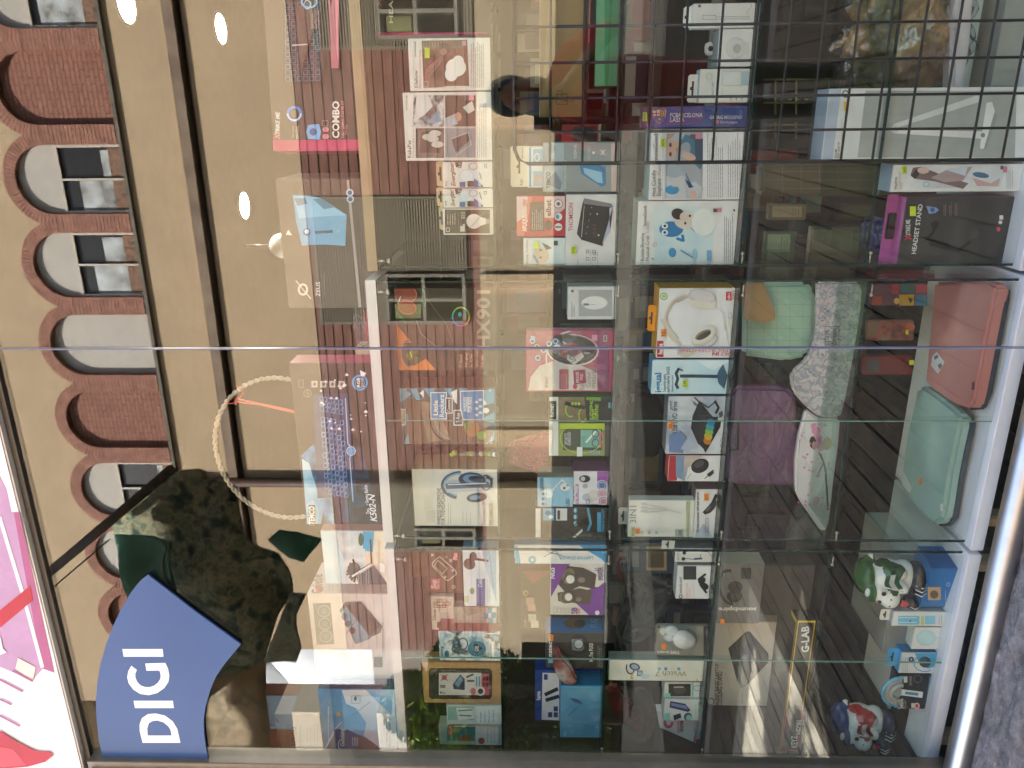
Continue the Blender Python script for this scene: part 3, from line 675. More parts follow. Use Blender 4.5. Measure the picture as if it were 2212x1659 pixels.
# ---- the photographer, standing behind the camera (visible only mirrored)
def person():
    root = empty('person', (.1, -2.2, 0), 'person in a dark red top holding up a phone, seen mirrored', 'person')
    J = {'pel': (.1, -2.22, .93), 'ch': (.1, -2.2, 1.18), 'neck0': (.1, -2.19, 1.37), 'nk': (.095, -2.17, 1.45),
         'sl': (-.08, -2.18, 1.35), 'sr': (.28, -2.18, 1.35), 'el': (-.15, -2.06, 1.13), 'er': (.38, -2.03, 1.15), 'wl': (-.055, -1.86, 1.35), 'wr': (.12, -1.86, 1.37),
         'hl': (0.02, -2.22, .86), 'hr': (.18, -2.22, .86), 'kl': (.02, -2.19, .48), 'kr': (.18, -2.2, .48), 'al': (.02, -2.25, .08), 'ar': (.18, -2.25, .08), 'tl': (.01, -2.11, .04), 'tr': (.19, -2.11, .04)}
    Rr = {'pel': .19, 'ch': .2, 'neck0': .11, 'nk': .055, 'sl': .075, 'sr': .075, 'el': .05, 'er': .05, 'wl': .032, 'wr': .032, 'hl': .1, 'hr': .1, 'kl': .065, 'kr': .065, 'al': .045, 'ar': .045, 'tl': .035, 'tr': .035}
    E_ = [('pel', 'ch'), ('ch', 'neck0'), ('neck0', 'nk'), ('neck0', 'sl'), ('neck0', 'sr'), ('sl', 'el'), ('el', 'wl'), ('sr', 'er'), ('er', 'wr'), ('pel', 'hl'), ('pel', 'hr'), ('hl', 'kl'), ('kl', 'al'), ('al', 'tl'), ('hr', 'kr'), ('kr', 'ar'), ('ar', 'tr')]
    ks = list(J); me = bpy.data.meshes.new('body'); me.from_pydata([J[k] for k in ks], [(ks.index(a), ks.index(b)) for a, b in E_], [])
    o = bpy.data.objects.new('body', me); COL.objects.link(o); m = o.modifiers.new('s', 'SKIN')
    for i, k in enumerate(ks): me.skin_vertices[0].data[i].radius = (Rr[k], Rr[k]*.8)
    me.skin_vertices[0].data[0].use_root = True
    s = o.modifiers.new('u', 'SUBSURF'); s.levels = s.render_levels = 2
    dgr = bpy.context.evaluated_depsgraph_get(); m2 = bpy.data.meshes.new_from_object(o.evaluated_get(dgr)); bpy.data.objects.remove(o)
    skin = mat('#b98468', .5, var=.05); red = mat('#c82434', .8, var=.1); jean = mat('#5a5850', .85, var=.1)
    bm = bmesh.new(); bm.from_mesh(m2)
    # head joined to the neck
    ball(bm, (.09, -2.15, 1.585), .1, 0, 20, (.78, .95, 1.18)); ball(bm, (.09, -2.05, 1.575), .016, 0, 8, (1, 1.2, 1.3))
    for sx in (-1, 1): ball(bm, (.09+sx*.078, -2.16, 1.58), .02, 0, 8, (.5, 1, 1.5))
    for f in bm.faces:
        c = f.calc_center_median(); f.smooth = True
        f.material_index = 0
        if c.z < .72: f.material_index = 2
        elif c.z < 1.44 and not (c.y > -2.0): f.material_index = 1
        elif c.z < 1.44 and c.y < -1.93: f.material_index = 1
    o = link('body', bm, [skin, red, jean], None, True); rebase(o, root)
    bm = bmesh.new(); ball(bm, (.09, -2.175, 1.615), .112, 0, 20, (.84, .95, 1.05)); ball(bm, (.09, -2.22, 1.5), .09, 0, 16, (1, .6, 1.2))
    rebase(link('hair', bm, mat('#17110d', .6, var=.2), None, True), root)
    for sx in (-1, 1): bm = bmesh.new(); ball(bm, (.09+sx*.032, -2.062, 1.592), .012, 0, 8, (1.2, .5, .7)); rebase(link('eye', bm, mat('#15110e', .3)), root)
    bm = bmesh.new(); bbox(bm, (.065, -2.058, 1.525), (.115, -2.05, 1.531)); rebase(link('mouth', bm, mat('#6a2c28', .6)), root)
    # hands: palm and five fingers each, curled round the phone
    for sx, wx in ((-1, -.055), (1, .12)):
        bm = bmesh.new(); W_ = Vector((wx, -1.86, 1.36)); P_ = Vector((.02+sx*.05, -1.775, 1.43))
        tube(bm, [W_, (W_+P_)/2, P_], [.028, .032, .03], 10)
        for k in range(4):
            b0 = P_+Vector((0, .005, -.02+k*.02)); e = Vector((-sx*.02, .022, .012)); tube(bm, [b0, b0+e*1.0, b0+e+Vector((-sx*.02, .006, .008))], [.009, .0085, .007], 8)
        tube(bm, [P_+Vector((0, -.01, -.02)), P_+Vector((-sx*.02, .012, -.03)), P_+Vector((-sx*.035, .014, -.02))], [.011, .01, .008], 8)
        rebase(link('hand', bm, skin, None, True), root)
    return root
person()
o = boxo('mobile_phone', (-.055, -1.728, 1.425), (.105, -1.718, 1.505), mat('#16171a', .25), None, .003); tag(o, 'dark phone held up by the mirrored person', 'phone')

# added bank of cloud that whitens the mirrored sky in the street gap (the sun falls on its near side)
bm = bmesh.new(); rc = random.Random(2); c0 = refl(700, 1440, 150)
for k in range(46):
    c = Vector((c0.x+rc.uniform(-75, 45), c0.y+rc.uniform(-14, 14), rc.uniform(0, 95))); rr = rc.uniform(12, 24)
    r_ = bmesh.ops.create_icosphere(bm, subdivisions=3, radius=rr)
    for v in r_['verts']:
        d = v.co.normalized(); v.co = c+v.co*(1+nz(d*1.7+c*.1)*.35+nz(d*4+c)*.12)
o = link('added_cloud_bank', bm, mat('#f4f4f4', 1, var=.01), None, True); tag(o, kind='structure')
# ================================================================ goods on top of the cabinets
cardb = '#b08d62'
sky_b = blot(['#5c9cc8', '#8fc3e0', '#cfe4ee'], 9, .4, 4, lo=.3, hi=.7)
# -- gaming combo box
b = Item('gaming_combo_box', 'long black gaming combo box with pink end at the top right', 'box', 323, -60, 591, 763, .24, ZT, .12, '#352c28', yaw=math.radians(6.5)); f = b.f
f.P([(591, 323), (591, 327), (600, 323)], '#c23068')
f.T('XTRIKE ME', 604, 300, 243, 9, WH, .02, slant=.15); f.T('X', 605, 300, 288, 14, '#d86060', .02)
f.ring(636, 246, 14, 14, 6, '#3f7fd0'); f.ring(636, 246, 14, 14, 3, '#c8dcf0', 0, 180); f.E(636, 246, 8, 8, '#5a4c42')
f.T('TECLADO', 635, 300, 272, 4, '#c9b8ac'); f.T('ESPAÑOL', 646, 300, 272, 6, '#d9cdc4', .01)
f.P([(666, 270), (690, 268), (694, 285), (690, 302), (666, 300), (662, 285)], '#6fb0e4'); f.E(677, 285, 8, 8, '#2f5f98')
f.E(704, 280, 7, 6, '#d88a90'); f.E(704, 295, 7, 6, '#d88a90'); f.box(697, 261, 709, 272, 1.2, '#9a8880'); f.lines(713, 718, 300, 262, 1, '#a8988c')
f.T('COMBO', 733, 299, 219, 15, '#eee6e0', .03); f.T('5-IN-1 GAMING STARTER KIT', 744, 298, 218, 6, '#e09a98', .01); f.T('CM-406', 751, 292, 270, 5, '#d89090')
f.P([(612, 180), (612, 8), (700, -4), (704, 150), (696, 182)], '#2c241f')
for r in range(6):
    for k in range(13):
        x, y = 618+r*13.5, 176-k*13.2; f.box(x, y-9.5, x+9, y, 1.1, ['#5f7fa0', '#48708f', '#6a8aa8', '#4a6f92'][(r+k) % 4])
f.P([(652, 170), (690, 30), (688, 2), (640, 20)], '#4f4038'); f.ring(672, 8, 16, 12, 4, '#7fb6d8'); f.ring(668, 14, 7, 9, 2, '#9fd0e8')
f.lines(676, 694, 66, 22, 4, '#d09898', 1.2); f.L([(636, 101), (668, 99)], 2.5, '#cfc8c4')
f.P([(720, 150), (735, 150), (736, 0), (724, -20), (719, 20), (712, -20)], '#b86878'); f.P([(730, 100), (735, 146), (735, 0), (728, -20)], '#e08898')
b.end()
e = Face(b.M @ Vector((0, 0, 0)), -b.n*-1, Z, b.d, b.h)
bm = bmesh.new(); bbox(bm, (-.0012, 0.0005, .0005), (.024, b.d, b.h+.0008)); v_ = bm.verts
for v in bm.verts: v.co = b.M @ (v.co+Vector((-.001, -.0012, 0)))
b.adopt(link('pink_sleeve', bm, mat('#b82a62', .35)))
# -- PC tower box
b = Item('computer_tower_box', 'grey ZEUS box printed with a pale blue computer tower', 'box', 665, 385, 624, 780, .22, ZT, .2, '#4a423b', side='#3c352f'); f = b.f
f.P([(632, 421), (664, 422), (692, 427), (749, 464), (746, 531), (702, 528), (652, 530), (640, 480)], '#6fa9cc')
f.P([(634, 424), (664, 424), (690, 428), (748, 465), (690, 468), (646, 472)], '#8fc4e2'); f.P([(636, 428), (660, 428), (664, 440), (642, 444)], '#5a7f98'); f.P([(676, 430), (692, 428), (722, 448), (700, 452)], '#5c86a2')
f.E(663, 501, 8, 8, '#2f5f8c'); f.E(663, 500, 5, 5, '#cfeaff'); f.L([(682, 502), (718, 500)], 6, '#3b5c74'); f.E(731, 500, 4, 4, '#86b4ce')
f.P([(618, 507), (623, 496), (632, 508)], '#e9e2dc')
f.L([(752, 390), (768, 560), (778, 662)], 6, '#a39c98'); f.E(756, 416, 8, 8, '#d5dce4'); f.E(757, 430, 8, 8, '#b9c6d4'); f.E(756, 416, 5, 5, '#3e6a90'); f.E(757, 430, 5, 5, '#34566f')
f.ring(655, 625, 9, 11, 4, '#ddd6d0', 20, 380); f.L([(640, 606), (672, 645)], 2, '#ddd6d0'); f.T('ZEUS', 692, 640, 609, 9, '#e4ddd8', .01); f.lines(699, 703, 640, 575, 1, '#9a928a', .9)
b.end()
# -- clear bag with red thing and small cream box
slab('plastic_bag', 'crumpled clear bag with a red thing on the white board', 'bag', [(790, 665), (766, 664), (761, 676), (764, 690), (760, 700), (768, 730), (770, 750), (796, 752)], .26, .05, M_WRAP, bevel=.01)
slab('red_pouch', 'red pouch inside the crumpled clear bag', 'pouch', [(790, 668), (786, 666), (784, 685), (788, 710), (790, 735), (797, 735)], .275, .03, mat('#a82438', .4), bevel=.004)
b = Item('cream_box', 'small plain cream box beside the keyboard box', 'box', 777, 750, 769, 800, .28, ZT, .06, '#d8c9ae', side='#c2b294'); b.f.box(771, 752, 796, 775, 1, '#b9a888'); b.end()
# -- keyboard box
b = Item('keyboard_box', 'wide black keyboard box K502-N under the white hoop', 'box', 1133, 784, 662, 830, .20, ZT, .075, '#211c20', side='#b23a5c'); f = b.f
f.P([(663, 1132), (661, 1100), (652, 990), (668, 1000), (676, 1030), (690, 1060), (700, 1090), (694, 1132)], sky_b)
f.P([(650, 985), (668, 1000), (690, 1075), (705, 1132), (722, 1132), (716, 1060), (698, 990), (676, 960)], blot(['#2a4a70', '#4a86b8', '#7fb4da', '#20304a'], 16, .4, 5))
f.P([(660, 1130), (668, 1105), (660, 1090), (676, 1080), (690, 1100), (686, 1131)], '#9cc8e4')
f.P([(700, 985), (715, 1000), (735, 1128), (815, 1132), (800, 1040), (780, 960), (770, 1000)], blot(['#14141c', '#27405e', '#101018', '#3c5f86'], 10, .4, 5, lo=.35, hi=.7))
f.P([(676, 851), (753, 849), (771, 1073), (686, 1076)], '#2d3f62'); f.P([(680, 854), (748, 853), (764, 1068), (690, 1071)], '#39466c')
kk = ['#4f7fb8', '#6f9bcc', '#3f6ea8', '#85acd6']
for r in range(6):
    for k in range(19):
        if k in (3, ) : continue
        if r == 4 and k in (4, 6): continue
        t = (r+.5)/6; x0 = 691+r*9.3+k*.72; y = 861+k*11.0
        f.box(x0, y-4.3, x0+6.6, y+4.3, 1.3, kk[(r*3+k) % 4]); f.R(x0+1.5, y-3, x0+5.2, y+3, '#27304e')
f.L([(752, 852), (757, 948), (763, 956)], 2.2, '#9cc6ec'); f.L([(763, 972), (761, 980), (768, 1072)], 2.2, '#9cc6ec'); f.ring(764, 964, 9, 9, 2, '#a8d0f0'); f.E(764, 964, 7, 7, '#5f9bd8')
f.T('TEMCO', 722, 918, 903, 3, '#a8c0dc')
f.ring(783, 818, 15, 15, 4, '#4a9ad4'); f.ring(783, 818, 10, 10, 1, '#9fc8e8'); f.T('RGB', 783, 828, 808, 6, '#e8eef4', .02); f.T('COLORS', 790, 827, 809, 4, '#c8d4e0')
for x, h in ((687, 12), (706, 12), (725, 12), (745, 13)): f.R(x-7, 814, x+6, 828, '#b9b4b2'); f.E(x, 821, 3, 4, '#5a4c48')
f.ring(672, 840, 8, 8, 1.2, '#8a8480'); f.T('1.5M', 675, 846, 834, 5, '#9a9490'); f.box(654, 812, 663, 828, 1, '#8a8480')
for _ in range(26):
    x, y = random.uniform(700, 800), random.uniform(795, 925); q = random.uniform(1.2, 4.5)
    f.P([(x-q, y+q*.3), (x, y-q), (x+q*1.3, y+q*.2), (x+q*.2, y+q*.9)], '#e8dfe4')
f.P([(784, 790), (797, 796), (794, 803), (786, 802)], '#efe6ea')
f.T('Teclado Gaming Backlit', 804, 1096, 1034, 6, '#e4e0e4', .01, x2=799); f.T('K502-N', 820, 1112, 1056, 12, '#ded8de', .02, x2=815, slant=.25)
f.R(675, 1077, 689, 1121, '#3c332e'); f.T('TEMCO', 687, 1119, 1080, 10, '#f2f0ee', .03)
f.P([(765, 1085), (775, 1100), (805, 1082), (803, 1076), (790, 1080)], '#141418')
b.end()
# -- notebook/photo frame box
b = Item('laptop_picture_box', 'light blue box with a palm beach and laptop picture', 'box', 1262, 1147, 704, 838, .22, ZT, .07, blot(['#9ccbe4', '#bfdcec', '#dfeaf0'], 5, .4, 3), side='#b98a8c'); f = b.f
f.P([(740, 1262), (742, 1205), (722, 1150), (800, 1150), (800, 1262)], blot(['#b8bfc4', '#dfe4e6', '#8fa2ac'], 10, .4, 4))
f.P([(790, 1147), (790, 1262), (836, 1262), (834, 1147)], blot(['#d9c6a8', '#e8dac4', '#c4b394'], 14, .4, 4))
f.P([(784, 1148), (808, 1147), (806, 1192), (784, 1190)], '#3aa0d0'); f.E(780, 1165, 6, 14, '#3c4c3a'); f.P([(760, 1190), (775, 1182), (790, 1186), (786, 1192)], '#cfd8dc')
random.seed(3)
for k in range(14):
    a = random.uniform(-1.2, 1.2); f.L([(772, 1232), (772-26*math.cos(a)*random.uniform(.5, 1), 1232+26*math.sin(a))], 4, '#37423c')
f.E(765, 1230, 14, 16, '#414c44'); f.L([(800, 1165), (803, 1216), (760, 1240)], 3, '#2d3236'); f.P([(760, 1242), (802, 1216), (804, 1219), (762, 1246)], '#e9eef0')
f.P([(770, 1244), (808, 1220), (838, 1262), (775, 1262)], '#4a4f56'); f.lines(772, 800, 1261, 1226, 5, '#9aa4ac', 1.2); f.P([(818, 1212), (832, 1218), (832, 1236), (820, 1234)], '#f0ece8')
f.T('Inspiración instantánea', 732, 1256, 1155, 10, '#c4d4dc', .005, x2=727); f.lines(817, 822, 1235, 1155, 1, '#7c8890')
b.end()
# -- radio clock box
b = Item('radio_clock_box', 'white radio clock box with its grey picture panel', 'box', 1474, 1283, 685, 851, .26, ZT, .17, '#d9d4d2', side='#c2b4b2'); f = b.f
f.P([(676, 1303), (714, 1302), (722, 1391), (684, 1392)], '#6d7a7c'); 
for yy in (1320, 1347, 1374): f.ring(700+(yy-1320)*.08, yy, 13, 12, 3, '#8d9a9c'); f.E(700+(yy-1320)*.08, yy, 7, 7, '#7d8a8e')
f.P([(734, 1318), (746, 1300), (780, 1298), (826, 1352), (822, 1366), (768, 1390)], '#6b6765'); f.P([(736, 1322), (748, 1310), (802, 1378), (770, 1390)], '#7e9cb0'); f.P([(748, 1306), (778, 1299), (822, 1350), (800, 1372)], '#4c4645')
f.L([(750, 1366), (776, 1330)], 1.2, '#3c4a54'); f.E(745, 1331, 7, 8, '#5c7284'); f.E(752, 1346, 7, 7, '#54606c'); f.E(762, 1361, 7, 7, '#5a3c3c')
f.R(808, 1418, 826, 1440, '#6f7b80'); f.lines(824, 830, 1408, 1330, 1, '#7c96a8', 1.4)
b.end()
e = Face(b.M @ Vector((b.w+.0002, 0, 0)), b.M.to_3x3() @ Vector((0, 1, 0)), Z, b.d, b.h)
e.E(690, 1272, 8, 9, '#b83248'); e.T('Crielle', 696, 1281, 1240, 12, '#54484a', .02); e.lines(708, 722, 1278, 1240, 2, '#9a8c8a')
b.adopt(e.done('printed_side', None))
# -- cardboard carton behind on the left
b = Item('cardboard_carton', 'brown LORGAR cardboard carton at the far left behind the blue box', 'carton', 1626, 1546, 604, 866, .31, ZT, .2, blot(['#a08a70', '#b29a80', '#c0aa92'], 3, .7, 5), side='#9c8058', group=None); f = b.f
f.L([(594, 1553), (598, 1560)], 2, '#5a4a3c'); f.L([(598, 1553), (602, 1560)], 2, '#5a4a3c'); f.T('OVERCLIN', 628, 1612, 1566, 8, '#8a7866', .02); f.T('LORGAR', 640, 1610, 1568, 8, '#6b5a4a', .03); f.lines(646, 652, 1610, 1565, 1, '#7a6856'); f.lines(660, 690, 1610, 1560, 4, '#8a7866')
f.L([(588, 1549), (608, 1626)], 3, '#7a6244')
b.end()
# -- blue white box
b = Item('webcam_box', 'blue and white box with slanted white shapes at the far left', 'box', 1623, 1490, 701, 857, .19, ZT, .05, blot(['#3f86c0', '#6fb0dc', '#b8d8ec'], 7, .35, 4, lo=.3, hi=.75), side='#27425c'); f = b.f
f.P([(738, 1490), (790, 1490), (846, 1545), (850, 1490), (856, 1580), (857, 1622), (850, 1618), (790, 1560), (770, 1530), (748, 1520)], '#dbe4ea')
f.P([(750, 1575), (800, 1600), (820, 1620), (700, 1622), (724, 1590)], '#34678e'); f.P([(776, 1586), (838, 1622), (770, 1622)], '#4c5a66'); f.P([(792, 1560), (856, 1617), (830, 1622), (786, 1588)], '#e4ebef')
f.L([(702, 1618), (726, 1572), (738, 1560)], 2.5, '#e8f0f4'); f.P([(722, 1575), (740, 1573), (738, 1600), (720, 1598)], '#1f5f8c')
f.T('Gembird', 744, 1612, 1574, 7, '#e8eef2', .02); f.ring(740, 1608, 9, 12, 2, '#e8eef2', 60, 250)
for k in range(4): f.L([(762+k*3.5, 1592), (762+k*3.5, 1610)], 1.2, '#dfe6ea')
f.L([(800, 1515), (760, 1545)], 1, '#6a7c8a'); f.box(760, 1502, 778, 1518, 1, '#8fa4b4'); f.E(768, 1508, 3, 5, '#34506c'); f.R(728, 1537, 737, 1546, '#c9b070')
f.lines(832, 846, 1612, 1545, 2, '#4c80a8', 1.6); f.lines(704, 716, 1600, 1500, 1, '#bcd6e6', 2)
b.end()
# -- white twisted hoop with red ribbon
bm = bmesh.new(); hc = at_y(612, 972, .34); ea = at_y(466, 972, .34); R1 = abs(ea.z-hc.z); R2_ = abs(at_y(612, 1118, .34).x-hc.x)
for ph in (0, math.pi):
    pts = []
    for i in range(260):
        a = 2*math.pi*i/260; q = Vector((math.cos(a), 0, math.sin(a))); tw = a*34+ph
        pts.append(Vector((hc.x+q.x*(R2_+.0035*math.cos(tw)), .34+.0035*math.sin(tw), hc.z+q.z*(R1+.0035*math.cos(tw)))))
    tube(bm, pts, .0042, 6, closed=True)
o = link('rope_hoop', bm, mat('#c9c0ae', .7, var=.15, scale=60)); tag(o, 'white twisted rope hoop behind the keyboard box', 'hoop')
bm = bmesh.new(); rbm = mat('#d8584c', .4)
for pts, w_ in (([(512, 868), (500, 872), (486, 870)], 3), ([(512, 868), (525, 850), (522, 842), (508, 832)], 2.6), ([(514, 862), (560, 872), (600, 880), (642, 890)], 5), ([(510, 868), (560, 874), (610, 886), (642, 892)], 4), ([(508, 874), (514, 858)], 8)):
    P3 = [at_y(a, b_, .33-.002*k) for k, (a, b_) in enumerate(pts)]
    for p, q in zip(P3[:-1], P3[1:]):
        t = (q-p).normalized(); s_2 = t.cross(Vector((0, 1, 0))).normalized()*w_*.00045; prism(bm, [p+s_2, p-s_2, q-s_2, q+s_2], (0, .0008, 0))
o = link('red_ribbon', bm, rbm); tag(o, 'thin red ribbon tied to the white rope hoop', 'ribbon')
# ================================================================ first glass shelf
y0 = .19
b = Item('headset_box', 'black headset box with pink edge at the top right corner', 'box', 74, -70, 811, 1052, .26, ZA, .1, '#2a2624', side='#b02f6c'); f = b.f
f.T('HEADSET', 849, 50, -60, 10, '#d8d0cc', .01); f.T('XTRIKE', 823, 14, -60, 9, '#d84a78', .02); f.P([(870, 0), (900, 60), (960, 40), (980, -40)], '#1b1a1a'); f.lines(1000, 1030, 60, 0, 3, '#4a4644'); f.R(812, 70, 1052, 76, '#c23a74'); b.end()
b = Item('lamp_box', 'white Claibow projector lamp box with a cloud lamp picture', 'box', 195, 81, 886, 1054, y0, ZA, .07, '#e6e2de'); f = b.f
f.T('Claibow', 902, 190, 152, 7, '#2b2624', .005); f.T('Rainbow projector lamp', 909, 190, 108, 5, '#8f8884'); f.T('InnovaGoods', 898, 122, 90, 4, '#4a4442', .01)
f.P([(911, 88), (1009, 86), (1014, 186), (915, 190)], blot(['#5a3f34', '#7a5748', '#8f6e5e', '#4a352e'], 9, .4, 4)); f.P([(914, 184), (920, 150), (952, 120), (960, 126), (926, 170), (922, 188)], '#9a5c58'); f.L([(926, 160), (958, 122)], 3, '#3a6a6a')
f.E(985, 146, 22, 20, '#f0ece8'); f.E(975, 160, 14, 16, '#f4f0ee'); f.E(990, 132, 12, 12, '#f2eeec'); f.E(960, 105, 16, 12, '#6b4c44'); f.E(958, 112, 8, 8, '#a88474')
f.R(989, 89, 998, 100, '#7a6e68'); f.R(998, 88, 1007, 99, '#e090a8'); f.box(917, 176, 925, 188, 1, '#dcd4d0'); f.lines(1016, 1046, 189, 86, 7, '#5c5654'); f.R(960, 186, 1010, 187.5, '#e8e4e0')
b.sticker(918, 104, 929, 126, YEL); b.end()
b = Item('pet_cover_box', 'white KabaPet car cover box with four dog pictures', 'box', 346, 198, 877, 1057, y0, ZA, .07, '#e8e5e2'); f = b.f
f.T('KabaPet', 888, 341, 303, 8, '#3a3432', .01); f.T('Protective Seat Cover for Pets', 895, 341, 252, 5, '#8a8480'); f.T('InnovaGoods', 880, 238, 206, 4, '#4a4442', .01)
f.R(898, 277, 959, 341, '#463b38'); f.P([(900, 338), (903, 282), (930, 278), (957, 284), (957, 338), (930, 341)], '#6b6460'); f.P([(906, 330), (910, 285), (940, 280), (952, 290), (952, 330)], '#3b3230')
for a in ((935, 300), (945, 312), (925, 296), (940, 288)): f.E(a[0], a[1], 13, 7, '#d6cfca')
f.R(893, 206, 959, 274, blot(['#8f9aa4', '#3c3433', '#d4d8dc', '#5c6a76'], 22, .4, 3, lo=.35, hi=.65)); f.P([(900, 206), (925, 206), (935, 230), (915, 250), (895, 262)], '#dcd9da'); f.P([(920, 268), (945, 240), (956, 262)], '#7f9cb8')
f.R(962, 277, 1027, 340, '#8c9098'); f.P([(985, 330), (1018, 300), (1012, 285), (975, 300)], '#4e484c'); f.L([(975, 300), (1012, 286), (1018, 312), (985, 336)], 1.5, '#c4c8cc')
f.R(962, 206, 1027, 273, '#4c3b36'); f.P([(962, 273), (962, 255), (985, 245), (990, 268), (975, 273)], '#a9b4c0'); f.E(990, 252, 7, 10, '#c89480'); f.P([(1000, 232), (1020, 218), (1026, 238), (1012, 246)], '#d8d4d0'); f.R(1004, 207, 1012, 217, '#7a6e68'); f.R(1013, 206, 1024, 217, '#e08ca4')
f.lines(1030, 1052, 340, 210, 5, '#5c5654'); b.end()
def bulb(nm, lb, L, R, T, B, n):
    b = Item(nm, lb, 'box', L, R, T, B, y0, ZA, .055, '#e6e2dc'); f = b.f
    f.T(['ENERGIZER', 'Energizer'][1], 983 if n else 984, L-3, R+2, 9, '#8a4a2c', .02, x2=979, slant=.3); f.T('806' if n == 0 else '470', 966, L-3, L-14, 5, '#7a7672', .01)
    f.P([(985, R+12), (982, R), (998, R), (996, R+14)], '#3c2420'); f.T('3.0', 995, R+13, R+3, 6, '#e8e0d8', .01)
    f.P([(992, L-18), (996, L-36), (1015, L-40), (1026, L-34), (1040, L-30), (1040, L-22), (1026, L-16), (1014, L-10), (1000, L-10)], '#dfe6ea'); f.ring(1008, L-25, 15, 13, 1, '#9ac4dc'); f.L([(1036, L-32), (1040, L-18)], 2, '#5a7890')
    f.R(993, L-12, 1005, L-1, '#3c5c9c'); f.R(1010, L-14, 1025, L-2, '#34302e'); f.P([(1024, L-1), (1024, L-20), (1044, L-4), (1044, L-1)], '#2f5a9c'); f.T('60W', 1039, L-3, L-14, 6, '#e8f0f4', .01); f.ring(1022, R+10, 9, 7, 1.2, '#9a968e'); f.box(1046, R+6, 1051, R+12, 1, '#6a6660')
    b.end(); b.tab(941, L, R, '#c9b08c'); return b
bulb('light_bulb_box', 'wider white light bulb box beside the dog cover box', 405, 349, 958, 1060, 0); bulb('light_bulb_box', 'narrower white light bulb box next to the black bulb box', 448, 407, 959, 1061, 1)
b = Item('light_bulb_box', 'black light bulb box with white border and bulb', 'box', 507, 450, 958, 1061, y0, ZA, .055, '#e4ddd2'); f = b.f
f.R(961, 453, 1058, 504, '#4a3a2c'); f.E(1024, 478, 17, 16, '#efe9de'); f.P([(1030, 490), (1030, 466), (1050, 472), (1050, 484)], '#e9e2d6'); f.R(1050, 473, 1057, 483, '#a89c88'); f.T('810', 1005, 472, 458, 9, '#c8bca8', .01); f.lines(965, 985, 485, 458, 4, '#c8bca8', 1.3); f.R(994, 488, 1000, 500, '#d8cfc0'); f.R(1000, 484, 1004, 500, '#d8cfc0'); f.box(964, 492, 971, 500, 1, '#e8e0d4'); f.L([(1008, 500), (1050, 455)], 1, '#7a90a0')
b.end(); b.tab(947, 500, 448, '#b9a27e')
# -- second cabinet
b = Item('gaming_headset_box', 'dark HX901 headset box with an orange corner', 'box', 800, 622, 862, 1064, y0, ZA, .1, '#2f2823', side='#4a3a30'); f = b.f
f.P([(854, 700), (885, 735), (874, 737), (868, 752), (868, 770), (876, 790), (890, 792), (920, 775), (942, 800), (862, 800)], '#d97a34'); f.L([(888, 738), (872, 740), (867, 752), (867, 772), (877, 792), (893, 790)], 2, '#9a9088')
f.P([(877, 768), (885, 754), (893, 758), (892, 775), (884, 780)], '#5e7a20'); f.L([(886, 760), (890, 772)], 1.4, '#d8e060'); f.T('KEEP OUT', 904, 785, 750, 8, '#6c8a30', .02)
f.ring(884, 650, 28, 42, 2.4, '#2c6e4c', 180, 400); f.ring(886, 648, 34, 40, 1.5, '#3c8a5c', 200, 380)
f.E(876, 636, 24, 19, '#8a3a30'); f.ring(876, 636, 24, 19, 2, '#d86840'); f.E(880, 664, 19, 14, '#9c2c30', .2); f.ring(880, 664, 19, 14, 2, '#e05848', rot=.2); f.L([(866, 640), (860, 655)], 2.5, '#e8f0f4')
for k in range(7): f.L([(856+k*3, 672+k*2.6), (858+k*3, 682+k*2.4)], 1, '#3f9a60')
for k in range(12):
    a0, a1 = k*30, k*30+31; f.ring(996, 683, 18, 20, 3, ['#d8c850', '#e0704c', '#d84a7c', '#9a50c0', '#5a60d0', '#4a90d0', '#4ab090', '#60c050', '#a0cc50', '#c8c850', '#60c080', '#c8a050'][k], a0, a1, n=4)
f.E(994, 678, 4, 5, '#50b0b8'); f.L([(900, 690), (910, 720), (940, 745), (975, 752), (990, 755)], 1.3, '#8a7c74'); f.L([(920, 640), (965, 700), (980, 740)], 1.3, '#6a5e58')
f.T('HX901', 1058, 753, 626, 26, '#968a7c', .03)
for k, (s_, yy) in enumerate((('7.1 Sound', 772), ('RGB Lighting', 768), ('For PC/PS4', 770), ('Software included', 762), ('2.1m cable', 772))): f.box(992+k*11.5, yy-8, 1000+k*11.5, 793, .8, '#b05c34'); f.T(s_, 998+k*11.5, 791, yy-6, 4, '#d8ccc0', .01)
b.end()
b = Item('kids_headphone_box', 'blue and grey Little Rockerz kids headphone box', 'box', 960, 838, 870, 1068, y0, ZA, .09, '#4c5c66', side='#7c4c40'); f = b.f
lb = '#5fa8cc'
for a in ([(863, 838), (890, 850), (866, 870)], [(864, 900), (905, 880), (866, 925)], [(940, 838), (930, 860), (915, 838)], [(960, 838), (985, 870), (975, 838)], [(1010, 838), (1000, 860), (990, 838)], [(1040, 845), (1068, 838), (1068, 870), (1030, 880)], [(1040, 905), (1068, 890), (1068, 915)], [(868, 960), (882, 936), (885, 960)], [(1050, 960), (1068, 930), (1068, 950)], [(930, 910), (900, 838), (885, 838), (920, 900)], [(985, 940), (960, 900), (960, 930)], [(866, 838), (868, 860), (880, 838)]): f.P(a, lb)
f.P([(879, 862), (935, 866), (985, 915), (1052, 922), (1056, 954), (885, 958)], '#5d4b3c'); f.P([(905, 865), (940, 870), (975, 950), (925, 955)], blot(['#6b5a48', '#8a7c68', '#4c4034'], 10, .3, 3))
f.ring(975, 900, 46, 54, 3, '#3a2a20', 100, 230); f.ring(978, 902, 38, 46, 4, '#8e9a94', 100, 230); f.E(1020, 925, 16, 18, '#a4744c'); f.E(1010, 920, 8, 9, '#7a8c4c'); f.E(1040, 940, 10, 9, '#5f9c3c')
